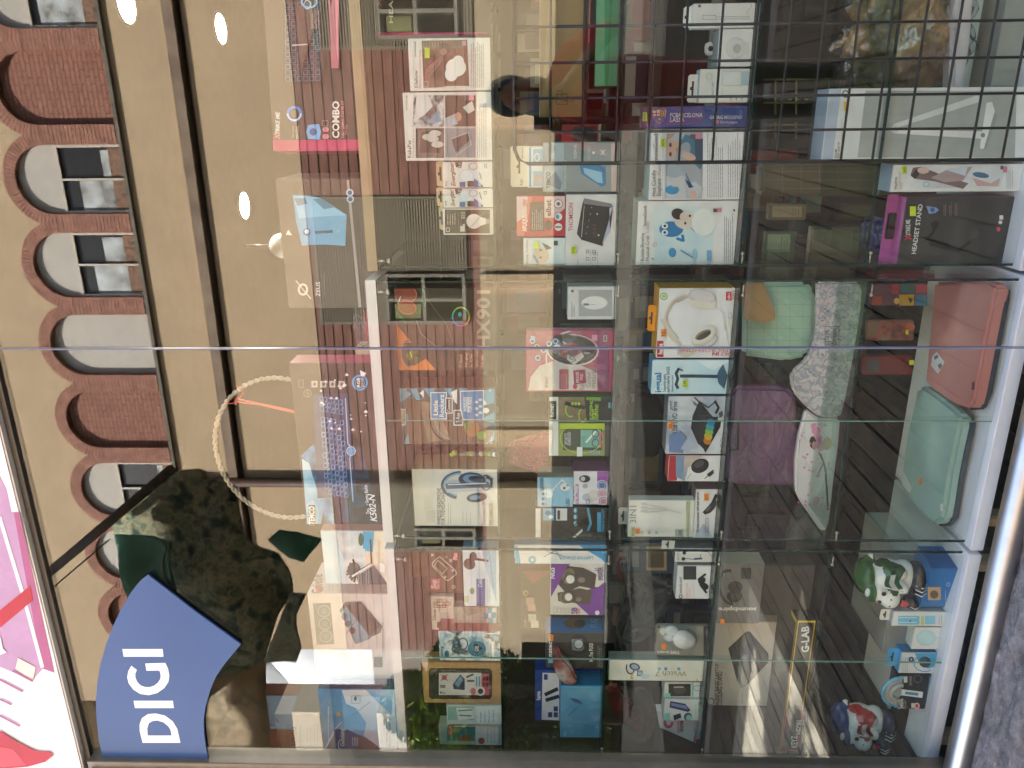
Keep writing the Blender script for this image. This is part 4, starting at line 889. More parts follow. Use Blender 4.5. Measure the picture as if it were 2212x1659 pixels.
f.R(866, 882, 877, 918, '#e4e0da'); f.T('IFROGZ', 875, 915, 885, 7, '#3a3a3a', .01)
f.R(930, 846, 966, 905, '#e8eef0'); f.R(932, 848, 964, 903, '#3a8ec4'); f.T('Little', 946, 896, 864, 9, '#f0f4f6', .02); f.T('Rockerz', 959, 900, 851, 9, '#f0f4f6', .02)
f.R(962, 858, 978, 892, '#e8eef0'); f.R(964, 860, 976, 890, '#2c3a44'); f.T('Costume', 973, 888, 862, 6, '#e8eef0', .01); f.R(980, 884, 1001, 918, '#e8eef0'); f.R(982, 886, 999, 916, '#3c4a54'); f.T('T-Rex', 993, 912, 890, 7, '#e8eef0', .01)
f.P([(994, 843), (1046, 841), (1045, 860), (1052, 872), (1045, 874), (1045, 905), (1000, 906), (994, 880)], '#e8eef0'); f.P([(996, 845), (1044, 843), (1043, 904), (1001, 904), (996, 880)], '#3a8ec4')
f.T('WIRELESS', 1008, 888, 856, 6, '#f0f4f6', .02); f.T('HEADPHONES', 1013, 889, 856, 4, '#f0f4f6', .02); f.T('FOR KIDS', 1019, 889, 856, 7, '#f0f4f6', .02)
for k in range(3): f.E(1030, 895-k*14, 4, 3, '#cfe4f0'); f.E(1038, 890-k*14, 4, 3, '#cfe4f0')
f.P([(906, 848), (910, 850), (916, 858), (916, 840), (910, 845)], '#e8eef0'); f.P([(974, 846), (988, 838), (988, 872), (982, 866)], '#e8eef0'); f.E(1050, 885, 7, 6, '#e4ecf0'); f.T('3+', 1061, 844, 838, 4, '#e8eef0', .02); f.T('T-Rex', 1064, 957, 942, 4, '#e8eef0', .01)
b.end()
# -- glass tube of sweets
p = at_y(1067, 980, .21)
root = empty('glass_vial', (p.x, .21, ZA), 'small glass vial with green pears and a silver cap', 'vial')
r_ = .0085; hz = at_y(972, 980, .21).z-ZA
bm = bmesh.new(); tube(bm, [(0, 0, .002), (0, 0, .016)], .0105, 16); link('metal_cap', bm, mat('#b8bcc0', .25, .9), root)
bm = bmesh.new(); tube(bm, [(0, 0, .0165), (0, 0, hz*.8), (0, 0, hz*.84)], [r_, r_, r_*.7], 16); link('tube_body', bm, M_BLIST, root)
bm = bmesh.new(); 
for k, (c_, zz, rr) in enumerate((('#b8cc50', .022, .007), ('#9cb83c', .032, .006), ('#d8d4a0', .045, .0075), ('#6c4c9c', .058, .006), ('#e4e8dc', .07, .0075), ('#c8d8b0', .08, .007))): ball(bm, (0, 0, zz), rr, k % 4, 10)
link('contents', bm, [mat('#a9c040', .4), mat('#7f9a30', .4), mat('#e0dcb0', .4), mat('#5c4090', .4)], root)
bm = bmesh.new(); ball(bm, (.002, 0, hz*.9), .008, 0, 12); ball(bm, (-.003, 0, hz*.97), .006, 0, 12); link('pear_top', bm, mat('#a4bc3c', .35), root)
b = Item('headphone_box', 'white wireless headphone box with dark blue headphones', 'box', 1137, 1014, 896, 1072, y0, ZA, .1, '#dcdad6', side='#a89c78'); f = b.f
f.T('WIRELESS HEADPHONE', 952, 1133, 1054, 7, '#3a3836', .015); f.T('FOR TV/DVD/PC/HI-FI', 961, 1133, 1062, 7, '#3a3836', .015); f.lines(966, 976, 1132, 1085, 2, '#8a8680', .8); f.R(916, 1070, 934, 1100, '#d4d2c8'); f.R(920, 1102, 940, 1128, '#d0cec6')
f.ring(1000, 1048, 44, 28, 7, '#3c5672', 110, 262); f.ring(1000, 1046, 40, 24, 4, '#8faed0', 110, 262); f.P([(958, 1050), (962, 1038), (1060, 1034), (1062, 1058), (966, 1064)], '#aebccb'); f.P([(962, 1044), (1055, 1040), (1060, 1052), (964, 1056)], '#4f6680')
f.E(1020, 1036, 30, 16, '#2f4460', .1); f.E(1022, 1034, 22, 10, '#6f93ba', .1); f.E(1030, 1034, 18, 7, '#26384e', .1); f.E(1030, 1074, 22, 10, '#27374c', -.1); f.E(1026, 1074, 12, 5, '#7f9cbc', -.1); f.ring(1050, 1042, 10, 16, 3, '#3a4f66'); f.L([(968, 1046), (1050, 1043)], 2, '#e8eef4'); f.L([(1050, 1030), (1062, 1034), (1062, 1052)], 4, '#31445a')
f.lines(996, 1020, 1130, 1100, 3, '#9a968e'); f.T('Transmit distance :10M', 1047, 1133, 1083, 4, '#5a5650'); f.R(1056, 1086, 1064, 1134, '#b0aca0'); f.T('FM radio', 1062, 1132, 1100, 4, '#4a4640'); b.end()
# -- third cabinet
slab('paper_pouch', 'small orange-brown paper pouch behind the game console box', 'pouch', [(876, 1187), (922, 1189), (923, 1246), (884, 1249), (874, 1220)], .34, .012, blot(['#8a6444', '#a9835a', '#b8946c'], 9, .5, 4), bevel=.003)
b = Item('game_console_box', 'brown handheld game console box with white line drawing', 'box', 1280, 1185, 923, 1002, .25, ZA, .04, '#5c3c34'); 
b.h0 = 0; f = b.f
f.P([(942, 1208), (950, 1202), (984, 1232), (986, 1240), (968, 1254), (962, 1252), (934, 1222), (934, 1216)], '#64463c'); f.L([(942, 1208), (950, 1202), (984, 1232), (986, 1240), (968, 1254), (962, 1252), (934, 1222), (934, 1216), (942, 1208)], 1.6, '#ddd4cc'); f.L([(946, 1210), (966, 1228), (956, 1240), (938, 1222), (946, 1210)], 1.4, '#ddd4cc'); f.E(978, 1232, 3, 3, '#c9beb4'); f.E(962, 1246, 3, 3, '#c9beb4')
f.R(931, 1249, 951, 1273, '#d2607c'); f.T('Sup', 942, 1270, 1252, 9, '#f4ecec', .02); f.T('Game Box', 949, 1271, 1251, 5, '#f4ecec', .01); f.R(979, 1193, 989, 1210, '#d2607c'); f.T('Plus', 987, 1208, 1195, 7, '#f4ecec', .02)
f.P([(932, 1202), (938, 1198), (932, 1194)], '#e0d8d0'); f.ring(980, 1267, 3, 3, 1.5, '#e0d8d0'); f.L([(971, 1213), (977, 1207)], 1.5, '#ddd'); f.L([(971, 1207), (977, 1213)], 1.5, '#ddd'); f.box(962, 1200, 966, 1204, 1, '#ddd'); b.end()
b = Item('microphone_stand_box', 'white and blue microphone stand box with black round filter', 'box', 1310, 1187, 1003, 1073, y0, ZA, .05, blot(['#b8cce0', '#dfe6ee', '#eceff2'], 6, .35, 3), side='#8ca4bc'); f = b.f
f.R(1029, 1250, 1048, 1311, '#38609c'); f.T('STAND', 1042, 1268, 1247, 8, '#dfe8f0', .01); f.P([(1040, 1187), (1050, 1230), (1072, 1300), (1072, 1187)], '#9fbcd8'); f.E(1014, 1218, 13, 12, '#3a3230', .5); f.E(1022, 1202, 8, 10, '#2c2624'); f.L([(1020, 1206), (1046, 1210), (1054, 1212)], 5, '#2c2624'); f.L([(1048, 1212), (1062, 1192)], 1.5, '#c8d0d8'); f.L([(1048, 1212), (1066, 1220)], 1.5, '#c8d0d8'); f.E(1020, 1276, 5, 7, '#8ca06c'); f.lines(1052, 1060, 1300, 1250, 2, '#7c90a8'); f.L([(1056, 1190), (1066, 1270)], 1.5, '#6a9cd0'); f.R(1004, 1286, 1012, 1300, '#c4d4a0'); b.end()
b = Item('phone_case_box', 'greyish see-through box with blue squares behind the microphone box', 'box', 1357, 1311, 981, 1075, .23, ZA, .03, blot(['#8d8378', '#a59a8c', '#7c7268'], 8, .3, 4), key='pc'); f = b.f
f.P([(981, 1357), (981, 1311), (996, 1311), (1010, 1330), (1040, 1322), (1050, 1340), (1072, 1340), (1074, 1357)], '#b9b2a8'); f.ring(996, 1338, 7, 8, 2, '#cfc8be', 40, 220); f.ring(1002, 1330, 7, 8, 2, '#cfc8be', 40, 220); f.P([(1050, 1312), (1052, 1350), (1072, 1350), (1073, 1312)], '#d8dce0')
for a in ((1050, 1330), (1058, 1318), (1060, 1340), (1066, 1328)): f.R(a[0]-5, a[1]-6, a[0]+5, a[1]+6, '#4c94bc')
b.end()
b = Item('calendar_box', 'small white calendar box on top of the see-through box', 'box', 1361, 1289, 933, 981, .25, None, .02, '#dfd8d2', on='pc'); f = b.f
f.T('Calendar', 942, 1340, 1315, 6, '#3a3632', .01); 
for k in range(6): f.box(935+random.uniform(0, 25), 1290+random.uniform(0, 15), 945+random.uniform(0, 30), 1306+random.uniform(0, 8), 1, ['#b8545c', '#8a8480'][k % 2])
f.R(944, 1343, 952, 1356, '#4c3c34'); f.R(953, 1343, 975, 1356, '#564640'); f.R(952, 1322, 966, 1333, '#c0c4cc'); f.lines(946, 962, 1320, 1308, 3, '#9a948e'); b.end()
b = Item('gaming_chip_box', 'blue and white tech patterned gaming box beside the kraft box', 'box', 1428, 1364, 950, 1075, y0, ZA, .06, blot(['#4a7a98', '#a9c4d2', '#dfe6e8', '#2c3c48', '#7fb0cc'], 20, .35, 5, lo=.3, hi=.7), side='#a84a4c'); f = b.f
f.R(950, 1366, 960, 1428, '#a8c8da'); f.T('gaming', 957, 1422, 1396, 6, '#2c2c30', .02); f.E(1030, 1401, 20, 17, '#4a8098'); f.P([(1024, 1392), (1030, 1390), (1042, 1400), (1030, 1412), (1024, 1410)], '#23323c'); f.T('GXR', 1034, 1407, 1395, 7, '#dfe8ec', .02); f.L([(1058, 1382), (1058, 1420)], 3, '#e8e8e8'); f.L([(1045, 1368), (1072, 1368)], 3, '#ded8d8'); f.ring(1000, 1390, 10, 12, 2, '#27323a'); f.ring(985, 1400, 8, 9, 2, '#2f4450'); f.E(965, 1412, 5, 8, '#3c6c84'); f.lines(1064, 1072, 1424, 1372, 1, '#c8d0d4', 1.5); b.end()
kr = blot(['#a8865c', '#b39067', '#bd9c74'], 6, .75, 6)
b = Item('tablet_box', 'brown kraft box with a window showing a tablet', 'box', 1520, 1432, 916, 1077, y0, ZA, .05, kr); f = b.f
f.P([(926, 1450), (930, 1443), (1058, 1444), (1063, 1450), (1063, 1504), (1058, 1510), (932, 1510), (927, 1504)], '#2c2823'); f.R(934, 1449, 1058, 1503, '#14161a'); f.R(948, 1453, 1040, 1501, '#e2e0dc'); f.R(1040, 1455, 1057, 1501, '#c8546c')
f.T('7', 962, 1499, 1493, 9, '#3a3838', .02); f.T('8', 962, 1486, 1479, 9, '#3a3838', .02); f.E(960, 1463, 6, 6, '#d87078'); f.L([(952, 1456), (968, 1470)], 1.4, '#4c4448'); f.L([(952, 1470), (968, 1456)], 1.4, '#4c4448'); f.P([(978, 1478), (994, 1456), (1004, 1466), (1004, 1490), (980, 1488)], '#3c4454'); f.P([(982, 1476), (994, 1460), (1000, 1468), (990, 1484)], '#7c9cc0')
f.L([(1008, 1462), (1022, 1456)], 4, '#4c5068'); f.L([(1010, 1470), (1024, 1470)], 4, '#4c5068'); f.R(1028, 1460, 1031, 1482, '#5ca4cc'); f.R(1034, 1460, 1037, 1482, '#5ca4cc'); f.E(1038, 1492, 10, 10, '#e8e0e0'); f.E(1038, 1492, 6, 6, '#34303a'); f.E(1022, 1492, 6, 8, '#d87888')
for a in (1043, 1050): f.R(a, 1460, a+5, 1469, '#5c2434'); f.R(a, 1473, a+5, 1482, '#5c2434')
f.T('3.0', 1061, 1486, 1480, 4, '#c8c4bc'); b.end()
f2 = Face(b.f.O+b.f.n*.003, b.f.u, b.f.v, b.w, b.h); f2.P([(930, 1446), (1060, 1446), (1060, 1508), (930, 1508)], M_BLIST); b.adopt(f2.done('clear_window', None))
b = Item('earbud_case_box', 'teal and white box with a clear pouch at the far left', 'box', 1566, 1524, 966, 1078, .2, ZA, .04, '#cfdfdb'); f = b.f
f.R(968, 1526, 1024, 1555, '#93bdb4'); f.P([(985, 1528), (1022, 1530), (1024, 1552), (990, 1556)], '#e8ece8'); f.L([(990, 1535), (1020, 1533)], 3, '#4a9488'); f.L([(992, 1545), (1018, 1546)], 3, '#4a9488'); f.R(1030, 1526, 1076, 1562, '#dfe8e8'); f.lines(1034, 1070, 1560, 1530, 4, '#5c9cb8', 1.5); b.end()
b = Item('small_pack', 'red white and teal small packs stacked at the far left end', 'box', 1610, 1567, 950, 1078, .22, ZA, .04, '#b8c4be'); f = b.f
f.R(966, 1570, 1026, 1600, '#3f7f84'); f.R(968, 1558, 980, 1590, '#a8283c'); f.T('5000 mAh', 976, 1588, 1568, 5, '#f0e4e4', .01); f.R(1028, 1567, 1076, 1609, '#e8e4e4'); f.E(1040, 1600, 7, 7, '#c84c58'); f.lines(1050, 1072, 1604, 1572, 3, '#d890a0', 1.5); f.P([(984, 1600), (1004, 1585), (1024, 1600)], '#c05c44'); b.end()
# ================================================================ second glass shelf
y0 = .19; YR = .225
hb = lambda *a: blot(list(a), 9, .4, 4)
b = Item('phone_mount_box', 'grey-blue phone mount box behind the corner of the wire grid', 'box', 414, 307, 1173, 1335, YR, ZB, .06, '#99a3a6', key='mnt'); f = b.f
f.P([(1174, 412), (1173, 309), (1218, 308), (1218, 413)], hb('#8fa2ae', '#b4c2ca', '#7d929e')); f.P([(1178, 395), (1200, 370), (1214, 395), (1210, 411)], '#8a9aa4'); f.E(1200, 335, 14, 10, '#a9bac6'); f.E(1192, 322, 8, 9, '#8ba0b0'); f.T('TEMCO', 1189, 407, 371, 9, '#3c434a', .03); f.T('SOPORTE DE MOVIL IMPERMEABLE', 1223, 408, 346, 4, '#e4e8e8', .01); f.T('YX09-N', 1246, 343, 313, 7, '#e4e8e8', .01)
f.P([(1252, 358), (1256, 350), (1308, 360), (1309, 398), (1300, 404), (1256, 375)], '#4583b4'); f.P([(1260, 362), (1300, 372), (1302, 396), (1290, 394), (1262, 374)], '#9ccde8'); f.L([(1290, 352), (1306, 372)], 5, '#3c74a4'); f.E(1262, 330, 2.5, 2.5, '#6aa8d0'); f.E(1282, 330, 3, 3, '#e8eef0'); f.L([(1298, 334), (1306, 324)], 2, '#e8eef0'); f.L([(1298, 324), (1306, 334)], 2, '#e8eef0'); f.lines(1268, 1276, 345, 312, 2, '#d4dadc', .8); f.R(1320, 309, 1334, 413, '#d9c4bf'); b.end()
b = Item('key_finder_box', 'small white and blue box with a hang tab on the phone mount box', 'box', 405, 316, 1140, 1174, YR, None, .03, '#dfe4e6', on='mnt'); f = b.f
f.R(1152, 322, 1173, 350, '#8db4d0'); f.R(1152, 370, 1173, 402, '#9fc0d8'); f.E(1162, 386, 8, 9, '#c9a894'); f.ring(1160, 340, 5, 8, 2, '#e8eef0'); f.R(1143, 318, 1147, 404, '#5c9cc8'); b.end(); b.tab(1103, 405, 316, '#e2ddcc'); 
fa = Face(b.M @ Vector((0, b.d*.5-.0005, 0)), b.f.u, Z, b.w, b.h+.1); fa.T('Keyl', 1129, 400, 388, 7, '#3c3a38', .005); fa.T('InnovaGoods', 1130, 342, 318, 4, '#3c3a38', .005); b.adopt(fa.done('tab_lettering', None))
b = Item('clock_radio_box', 'white THOMSON box with a black clock radio', 'box', 576, 420, 1221, 1333, y0+.02, ZB, .1, '#dcdce0', key='thm'); f = b.f
f.T('THOMSON', 1238, 499, 438, 10, '#c02a4a', .005); f.P([(1258, 440), (1262, 428), (1320, 440), (1324, 446), (1302, 532), (1256, 518), (1246, 505)], '#1b1a1e'); f.P([(1262, 428), (1322, 440), (1322, 448), (1260, 440)], '#7c7e84')
f.P([(1316, 450), (1324, 446), (1300, 530), (1318, 500)], '#b4b8d4'); f.T('1833', 1288, 512, 484, 8, '#6b3a3c'); f.L([(1256, 512), (1262, 444)], 1, '#c4c4c8'); f.E(1293, 508, 2, 2, '#d8d8dc'); f.E(1290, 462, 1.5, 2, '#d8d8dc')
for k in range(5): f.T('+', 1268+k*3, 506-k*14, 502-k*14, 4, '#b8b8bc')
for k in range(4): f.box(1266+(k%2)*14, 540+(k//2)*16, 1272+(k%2)*14, 546+(k//2)*16, 1, '#4a4c50'); f.lines(1274+(k%2)*14, 1278+(k%2)*14, 552+(k//2)*16, 538+(k//2)*16, 1, '#6a6c70', .8)
f.ring(1284, 547, 3, 3, 1, '#4a4c50'); f.lines(1246, 1250, 572, 556, 1, '#6a6c70', .8); f.lines(1322, 1326, 500, 440, 1, '#d89090', .8); b.sticker(1233, 531, 1244, 548, YEL, '39,95'); b.end()
b = Item('wall_light_box', 'red and white elbat wall light box standing on the clock radio box', 'box', 510, 423, 1116, 1221, y0+.02, None, .06, '#c02a3c', side='#a82436', on='thm'); f = b.f
f.P([(1116, 424), (1150, 423), (1140, 472), (1132, 509), (1116, 509)], '#d8705c'); f.P([(1116, 424), (1140, 424), (1136, 465), (1116, 480)], '#e2c4c8'); f.T('APLIQUE', 1138, 500, 464, 10, '#f2e8e4', .02); f.T('LED', 1138, 462, 448, 10, '#e8d8d0'); f.T('10W', 1138, 445, 430, 9, '#c03048', .02)
f.R(1145, 437, 1176, 499, '#3c2c2c'); f.lines(1148, 1173, 497, 450, 6, '#e0d0cc', .9); f.P([(1176, 424), (1220, 424), (1220, 450), (1196, 470), (1176, 470)], '#d8c4c4'); f.T('elbat', 1190, 467, 431, 11, '#5c1c28', .03); f.E(1185, 486, 8, 11, '#4c2c24'); f.P([(1178, 486), (1186, 477), (1194, 487), (1186, 497)], '#3a3a34')
for yy in (440, 468, 490): f.E(1206, yy, 9, 9, '#f0ecec'); f.ring(1206, yy, 9, 9, 1.2, '#a82436')
f.E(1206, 440, 4, 4, '#6c6464'); f.E(1204, 468, 4, 5, '#5c9cd0'); f.L([(1200, 490), (1212, 490)], 3, '#5c5454'); b.end()
b = Item('small_skin_care_box', 'small white box with a face and a yellow tag on the clock radio box', 'box', 570, 514, 1131, 1218, y0+.02, None, .05, '#e4e4e6', on='thm'); f = b.f
f.R(1148, 517, 1217, 568, hb('#9fc4d4', '#c4dae2', '#dde6e8')); f.E(1168, 552, 18, 18, '#cbb8a8'); f.E(1168, 540, 3, 2, '#3a3a3c'); f.E(1168, 556, 3, 2, '#3a3a3c'); f.P([(1170, 524), (1184, 530), (1192, 536), (1180, 540)], '#2a3038'); f.L([(1154, 552), (1162, 568)], 4, '#2f7cb8'); f.R(1196, 520, 1205, 530, '#4a5054'); f.T('InnovaGoods', 1140, 545, 518, 4, '#4a4c50'); f.T('Drying', 1140, 568, 550, 4, '#4a4c50'); b.sticker(1153, 521, 1163, 536, YEL); b.end()
b = Item('mouse_box', 'grey and white box with a white mouse picture', 'box', 690, 619, 1226, 1327, y0, ZB, .06, '#d4d6d9', side='#a8aaa8'); f = b.f
f.R(1250, 626, 1322, 683, '#a3a7aa'); f.E(1285, 654, 28, 15, '#c9cbce'); f.E(1283, 654, 27, 13.5, '#e2e3e5'); f.L([(1259, 658), (1286, 658)], 1, '#8c8f93'); f.R(1260, 655, 1272, 660, '#7a7e84'); f.R(1234, 626, 1239, 631, '#3a3c40'); f.lines(1233, 1242, 684, 652, 3, '#5a5c60', .8); b.end()
mg = blot(['#a83a58', '#b8486c', '#a04078'], 3, .3, 3)
b = Item('corded_mouse_pack', 'pink blister pack with a corded mouse and red pad picture', 'blister pack', 846, 714, 1137, 1318, y0, ZB, .03, mg, side='#c88a9a'); f = b.f
f.P([(1290, 716), (1316, 716), (1316, 844), (1290, 844)], '#8a2c6c'); f.P([(1141, 843), (1146, 815), (1165, 790), (1200, 778), (1240, 784), (1270, 795), (1290, 806), (1290, 843)], '#e6dcd8'); f.ring(1240, 775, 60, 60, 3, '#f0ecec', 170, 262)
f.E(1236, 756, 52, 32, '#34292a', .05); f.ring(1237, 756, 55, 33, 3, '#e8e4e4', rot=.05); f.ring(1237, 752, 50, 28, 1, '#8a7c78')
f.E(1218, 744, 32, 22, '#2b1d1d'); f.E(1232, 757, 24, 18, '#9c2f34'); f.ring(1218, 744, 32, 22, 2, '#5c4a48'); f.E(1203, 748, 8, 5, '#d8dce0'); f.P([(1226, 765), (1240, 770), (1256, 760), (1262, 770), (1240, 788), (1224, 775)], '#d8d0cc'); f.T('LOVE', 1244, 778, 756, 10, '#2c2424', .02, x2=1234); f.L([(1216, 738), (1222, 742)], 2, '#e8e4e0'); f.E(1268, 762, 8, 2, '#a89a94')
f.T('Corded', 1276, 836, 804, 9, '#8a8284'); f.T('mouse', 1287, 838, 793, 11, '#8a8284'); f.T('PAC', 1184, 835, 812, 6, '#b04858'); f.R(1208, 797, 1228, 840, '#b04058'); f.lines(1210, 1226, 838, 800, 4, '#e0b8c0', .8); f.P([(1238, 800), (1264, 797), (1266, 826), (1240, 830)], '#a82858'); f.T('MOUSE', 1250, 825, 802, 6, '#f0dce4', .02); f.T('PAD', 1259, 820, 806, 6, '#f0dce4', .02); f.E(1242, 834, 5, 5, '#d03858'); f.E(1256, 836, 7, 6, '#c4b4b4')
for a in ((1160, 748), (1162, 772), (1174, 755), (1186, 741), (1200, 736), (1150, 735)): f.E(a[0], a[1], 6, 6, '#d8dce8'); f.E(a[0], a[1], 4, 4, '#4c64a0')
f.R(1146, 724, 1156, 734, '#b8c8d8'); f.R(1278, 722, 1290, 735, '#d890b0'); f.box(1304, 724, 1310, 736, 1, '#e8e0e4'); b.end()
f2 = Face(b.f.O+b.f.n*.004, b.f.u, b.f.v, b.w, b.h); f2.P([(1141, 716), (1316, 716), (1316, 843), (1141, 843)], M_BLIST); b.adopt(f2.done('clear_shell', None))
bm = bmesh.new(); ball(bm, b.M @ Vector((b.w*.72, .0, b.h*.52)), .028, 0, 20, (1, .5, 1.5)); b.adopt(link('clear_dome', bm, M_BLIST, None, True))
b = Item('sports_kit_box', 'dark and lime sports armband and earphones kit box', 'box', 986, 857, 1185, 1320, y0, ZB, .05, '#4b4650', side='#5a6c3c'); f = b.f
f.R(1185, 857, 1206, 984, '#e0e2e0'); f.R(1185, 866, 1202, 906, '#34302e'); f.T('PLATINET', 1196, 900, 872, 6, '#e8e8e8', .02); f.T('UNIVERSAL SPORTS KIT', 1194, 980, 916, 6, '#a8acae'); f.R(1206, 857, 1268, 912, hb('#6f5f48', '#8a7a62', '#5c5040')); f.P([(1262, 857), (1318, 860), (1318, 920), (1268, 912)], '#2c2a2e'); f.P([(1266, 857), (1298, 857), (1298, 866), (1266, 864)], '#6c9c3c')
f.R(1206, 916, 1306, 984, '#8f9c5c'); f.P([(1208, 914), (1306, 914), (1306, 928), (1210, 926)], '#b8d038'); f.R(1216, 926, 1300, 972, '#4c5448'); f.R(1254, 928, 1298, 966, hb('#4c8f88', '#8fc0b4', '#2f6c68')); f.L([(1266, 955), (1286, 932)], 4, '#e4e8e8'); f.ring(1286, 936, 7, 8, 1.5, '#2c4444'); f.ring(1286, 956, 7, 8, 1.5, '#2c4444'); f.T('SPORTS', 1226, 960, 935, 6, '#c8d0d0', .02); f.T('ARMBAND', 1233, 962, 932, 6, '#c8d0d0', .02); f.ring(1256, 946, 46, 32, 1.5, '#c8dc40')
f.ring(1232, 885, 10, 14, 2.5, '#a8d048', 60, 330); f.ring(1258, 896, 8, 14, 2.5, '#a8d048', 30, 300); f.L([(1222, 870), (1262, 880)], 8, '#22251f'); 
for k in range(3): f.R(1234+k*7, 868, 1239+k*7, 874, '#a8d048')
f.T('BLUETOOTH 4.2', 1280, 905, 865, 6, '#b8e050', .02); f.T('SPORTS', 1286, 905, 882, 6, '#b8e050', .02); f.T('EARPHONES', 1292, 905, 872, 6, '#b8e050', .02); f.T('UP TO 5.0', 1303, 964, 932, 9, '#e04888', .02); f.R(1246, 964, 1258, 984, '#e4e8ea')
for k in range(4): f.R(1274+k*6, 972, 1278+k*6, 978, '#8cb8d8')
f.R(1314, 868, 1318, 880, '#7cb4c8'); b.end()
bm = bmesh.new(); P_ = [at_y(a, c_, .33) for a, c_ in ((1094, 985), (1100, 962), (1125, 950), (1184, 935), (1184, 1030), (1165, 1024), (1130, 1012), (1102, 1004))]; prism(bm, P_, (0, .02, 0)); bmesh.ops.bevel(bm, geom=bm.edges[:], offset=.004, segments=2, affect='EDGES')
o = link('pink_pouch', bm, blot(['#4c1c34', '#c03870', '#5a2038', '#d85a8c', '#3c1c2c'], 26, .4, 2, dist=3, lo=.35, hi=.65)); tag(o, 'pink and black swirl patterned pouch behind the sports kit', 'pouch')
b0_ = Item('shelf_stack_box', 'plain dark box the swirl pouch rests on', 'box', 1040, 935, 1184, 1330, .34, ZB, .05, '#4a3428'); b0_.f.lines(1200, 1300, 1030, 950, 5, '#6a4c3c'); b0_.f.R(1230, 1000, 1290, 1030, '#6c4438'); b0_.end()
b = Item('flying_spinner_box', 'white and purple flying spinner toy box under the LED lamp box', 'box', 1090, 1018, 1238, 1317, y0, ZB, .07, '#dcdce6', side='#6a3a60', key='fly'); f = b.f
f.P([(1290, 1018), (1317, 1018), (1317, 1050), (1296, 1056), (1290, 1040)], '#9c5ca8'); f.T('The Mini', 1241, 1086, 1050, 5, '#7c4c8c', .02); f.R(1243, 1046, 1250, 1088, '#8c5c9c'); f.T('FLYING SPINNER', 1249, 1086, 1048, 6, '#f0ecf4', .02); f.E(1263, 1034, 12, 8, '#3c3c50'); f.E(1259, 1034, 5, 5, '#c8c8d8'); f.E(1264, 1050, 6, 5, '#a8acb8'); f.E(1275, 1074, 18, 10, '#c8c4c8'); f.E(1266, 1074, 8, 8, '#b4bcd0'); f.E(1283, 1066, 10, 9, '#d8d0d0')
for a, c_ in (((1300, 1048), '#5c7ab0'), ((1300, 1066), '#c89cb4'), ((1303, 1082), '#b0889c')): f.E(a[0], a[1], 12, 12, '#d8d4e4'); f.E(a[0], a[1], 10, 10, c_); f.ring(a[0], a[1], 7, 7, 1, '#e4e0ec')
f.box(1266, 1078, 1273, 1086, 1, '#5c5468'); b.end()
b = Item('lamp_box', 'light blue LED desk lamp box on the spinner box', 'box', 1095, 1031, 1161, 1237, y0, None, .07, blot(['#6fa8cc', '#a9cce0', '#5a94bc'], 7, .35, 3), side='#8a8478', on='fly'); f = b.f
f.P([(1170, 1094), (1200, 1060), (1226, 1060), (1232, 1094)], '#8fc0dc'); f.E(1184, 1066, 11, 9, '#cfe6f0', .5); f.L([(1192, 1060), (1214, 1036), (1230, 1054)], 2.4, '#dfe8ee'); f.E(1220, 1052, 10, 8, '#e4e8ea'); f.E(1219, 1054, 3, 3, '#5a6a78'); f.E(1226, 1048, 3, 3, '#c8b090'); f.R(1166, 1030, 1174, 1060, '#4c84ac'); f.T('LED', 1230, 1092, 1077, 7, '#2c5c84', .01)
for k in range(4): f.E(1173, 1088-k*11, 3.4, 3.4, '#2c5c84'); f.lines(1178, 1182, 1092-k*11, 1084-k*11, 1, '#2c5c84', .8)
b.end()
b = Item('bicycle_light_box', 'black and blue bicycle speaker light box by the cabinet gap', 'box', 1163, 1096, 1156, 1307, y0, ZB, .04, '#3a332e', side='#24364a'); f = b.f
f.R(1157, 1098, 1168, 1162, '#e4e2e0'); f.P([(1235, 1162), (1258, 1142), (1258, 1148), (1242, 1162)], '#e4e2e0'); f.P([(1173, 1098), (1197, 1098), (1197, 1124), (1173, 1124)], '#6fa8d0'); f.R(1201, 1098, 1225, 1124, '#d8dadc'); f.R(1204, 1102, 1210, 1122, '#3a4450'); f.E(1184, 1108, 7, 5, '#3c6c94'); f.E(1190, 1116, 5, 4, '#e0e8ee')
for k in range(3): f.E(1243, 1102+k*14, 4, 6, '#5c94bc'); f.E(1242, 1102+k*14, 2, 4, '#b8d4e4')
f.E(1184, 1137, 6, 7, '#2a2624'); f.E(1208, 1137, 7, 7, '#2a2624'); f.L([(1270, 1096), (1276, 1130), (1270, 1145)], 5, '#5ca4d0'); f.R(1290, 1106, 1298, 1148, '#4c9cc8'); f.T('SPEAKER BICYCLE LIGHT', 1305, 1148, 1098, 5, '#5ca8d4', .02); f.L([(1168, 1162), (1200, 1130), (1250, 1160)], 2, '#1e1a17'); f.L([(1168, 1130), (1200, 1160), (1250, 1126)], 2, '#1e1a17'); b.end()
b = Item('laptop_stand_box', 'slim white and blue LAPTOP STAND box standing upside down', 'box', 1219, 1178, 1113, 1310, y0-.005, ZB, .04, '#e0e2e4', side='#5c8cac'); f = b.f
f.P([(1118, 1180), (1124, 1210), (1124, 1219), (1113, 1219), (1113, 1180)], '#4ca8d8'); f.P([(1250, 1176), (1312, 1172), (1312, 1216), (1300, 1208)], '#3a98d0'); f.ring(1150, 1209, 6, 6, 5, '#7cb4cc'); f.T('LAPTOP STAND', 1199+10, 1203, 1203, 9, '#4c9cc8', x2=1279) if False else None
f.T('LAPTOP STAND', 1281, 1201, 1201, 8, '#4c9cc8', .01, x2=1212)
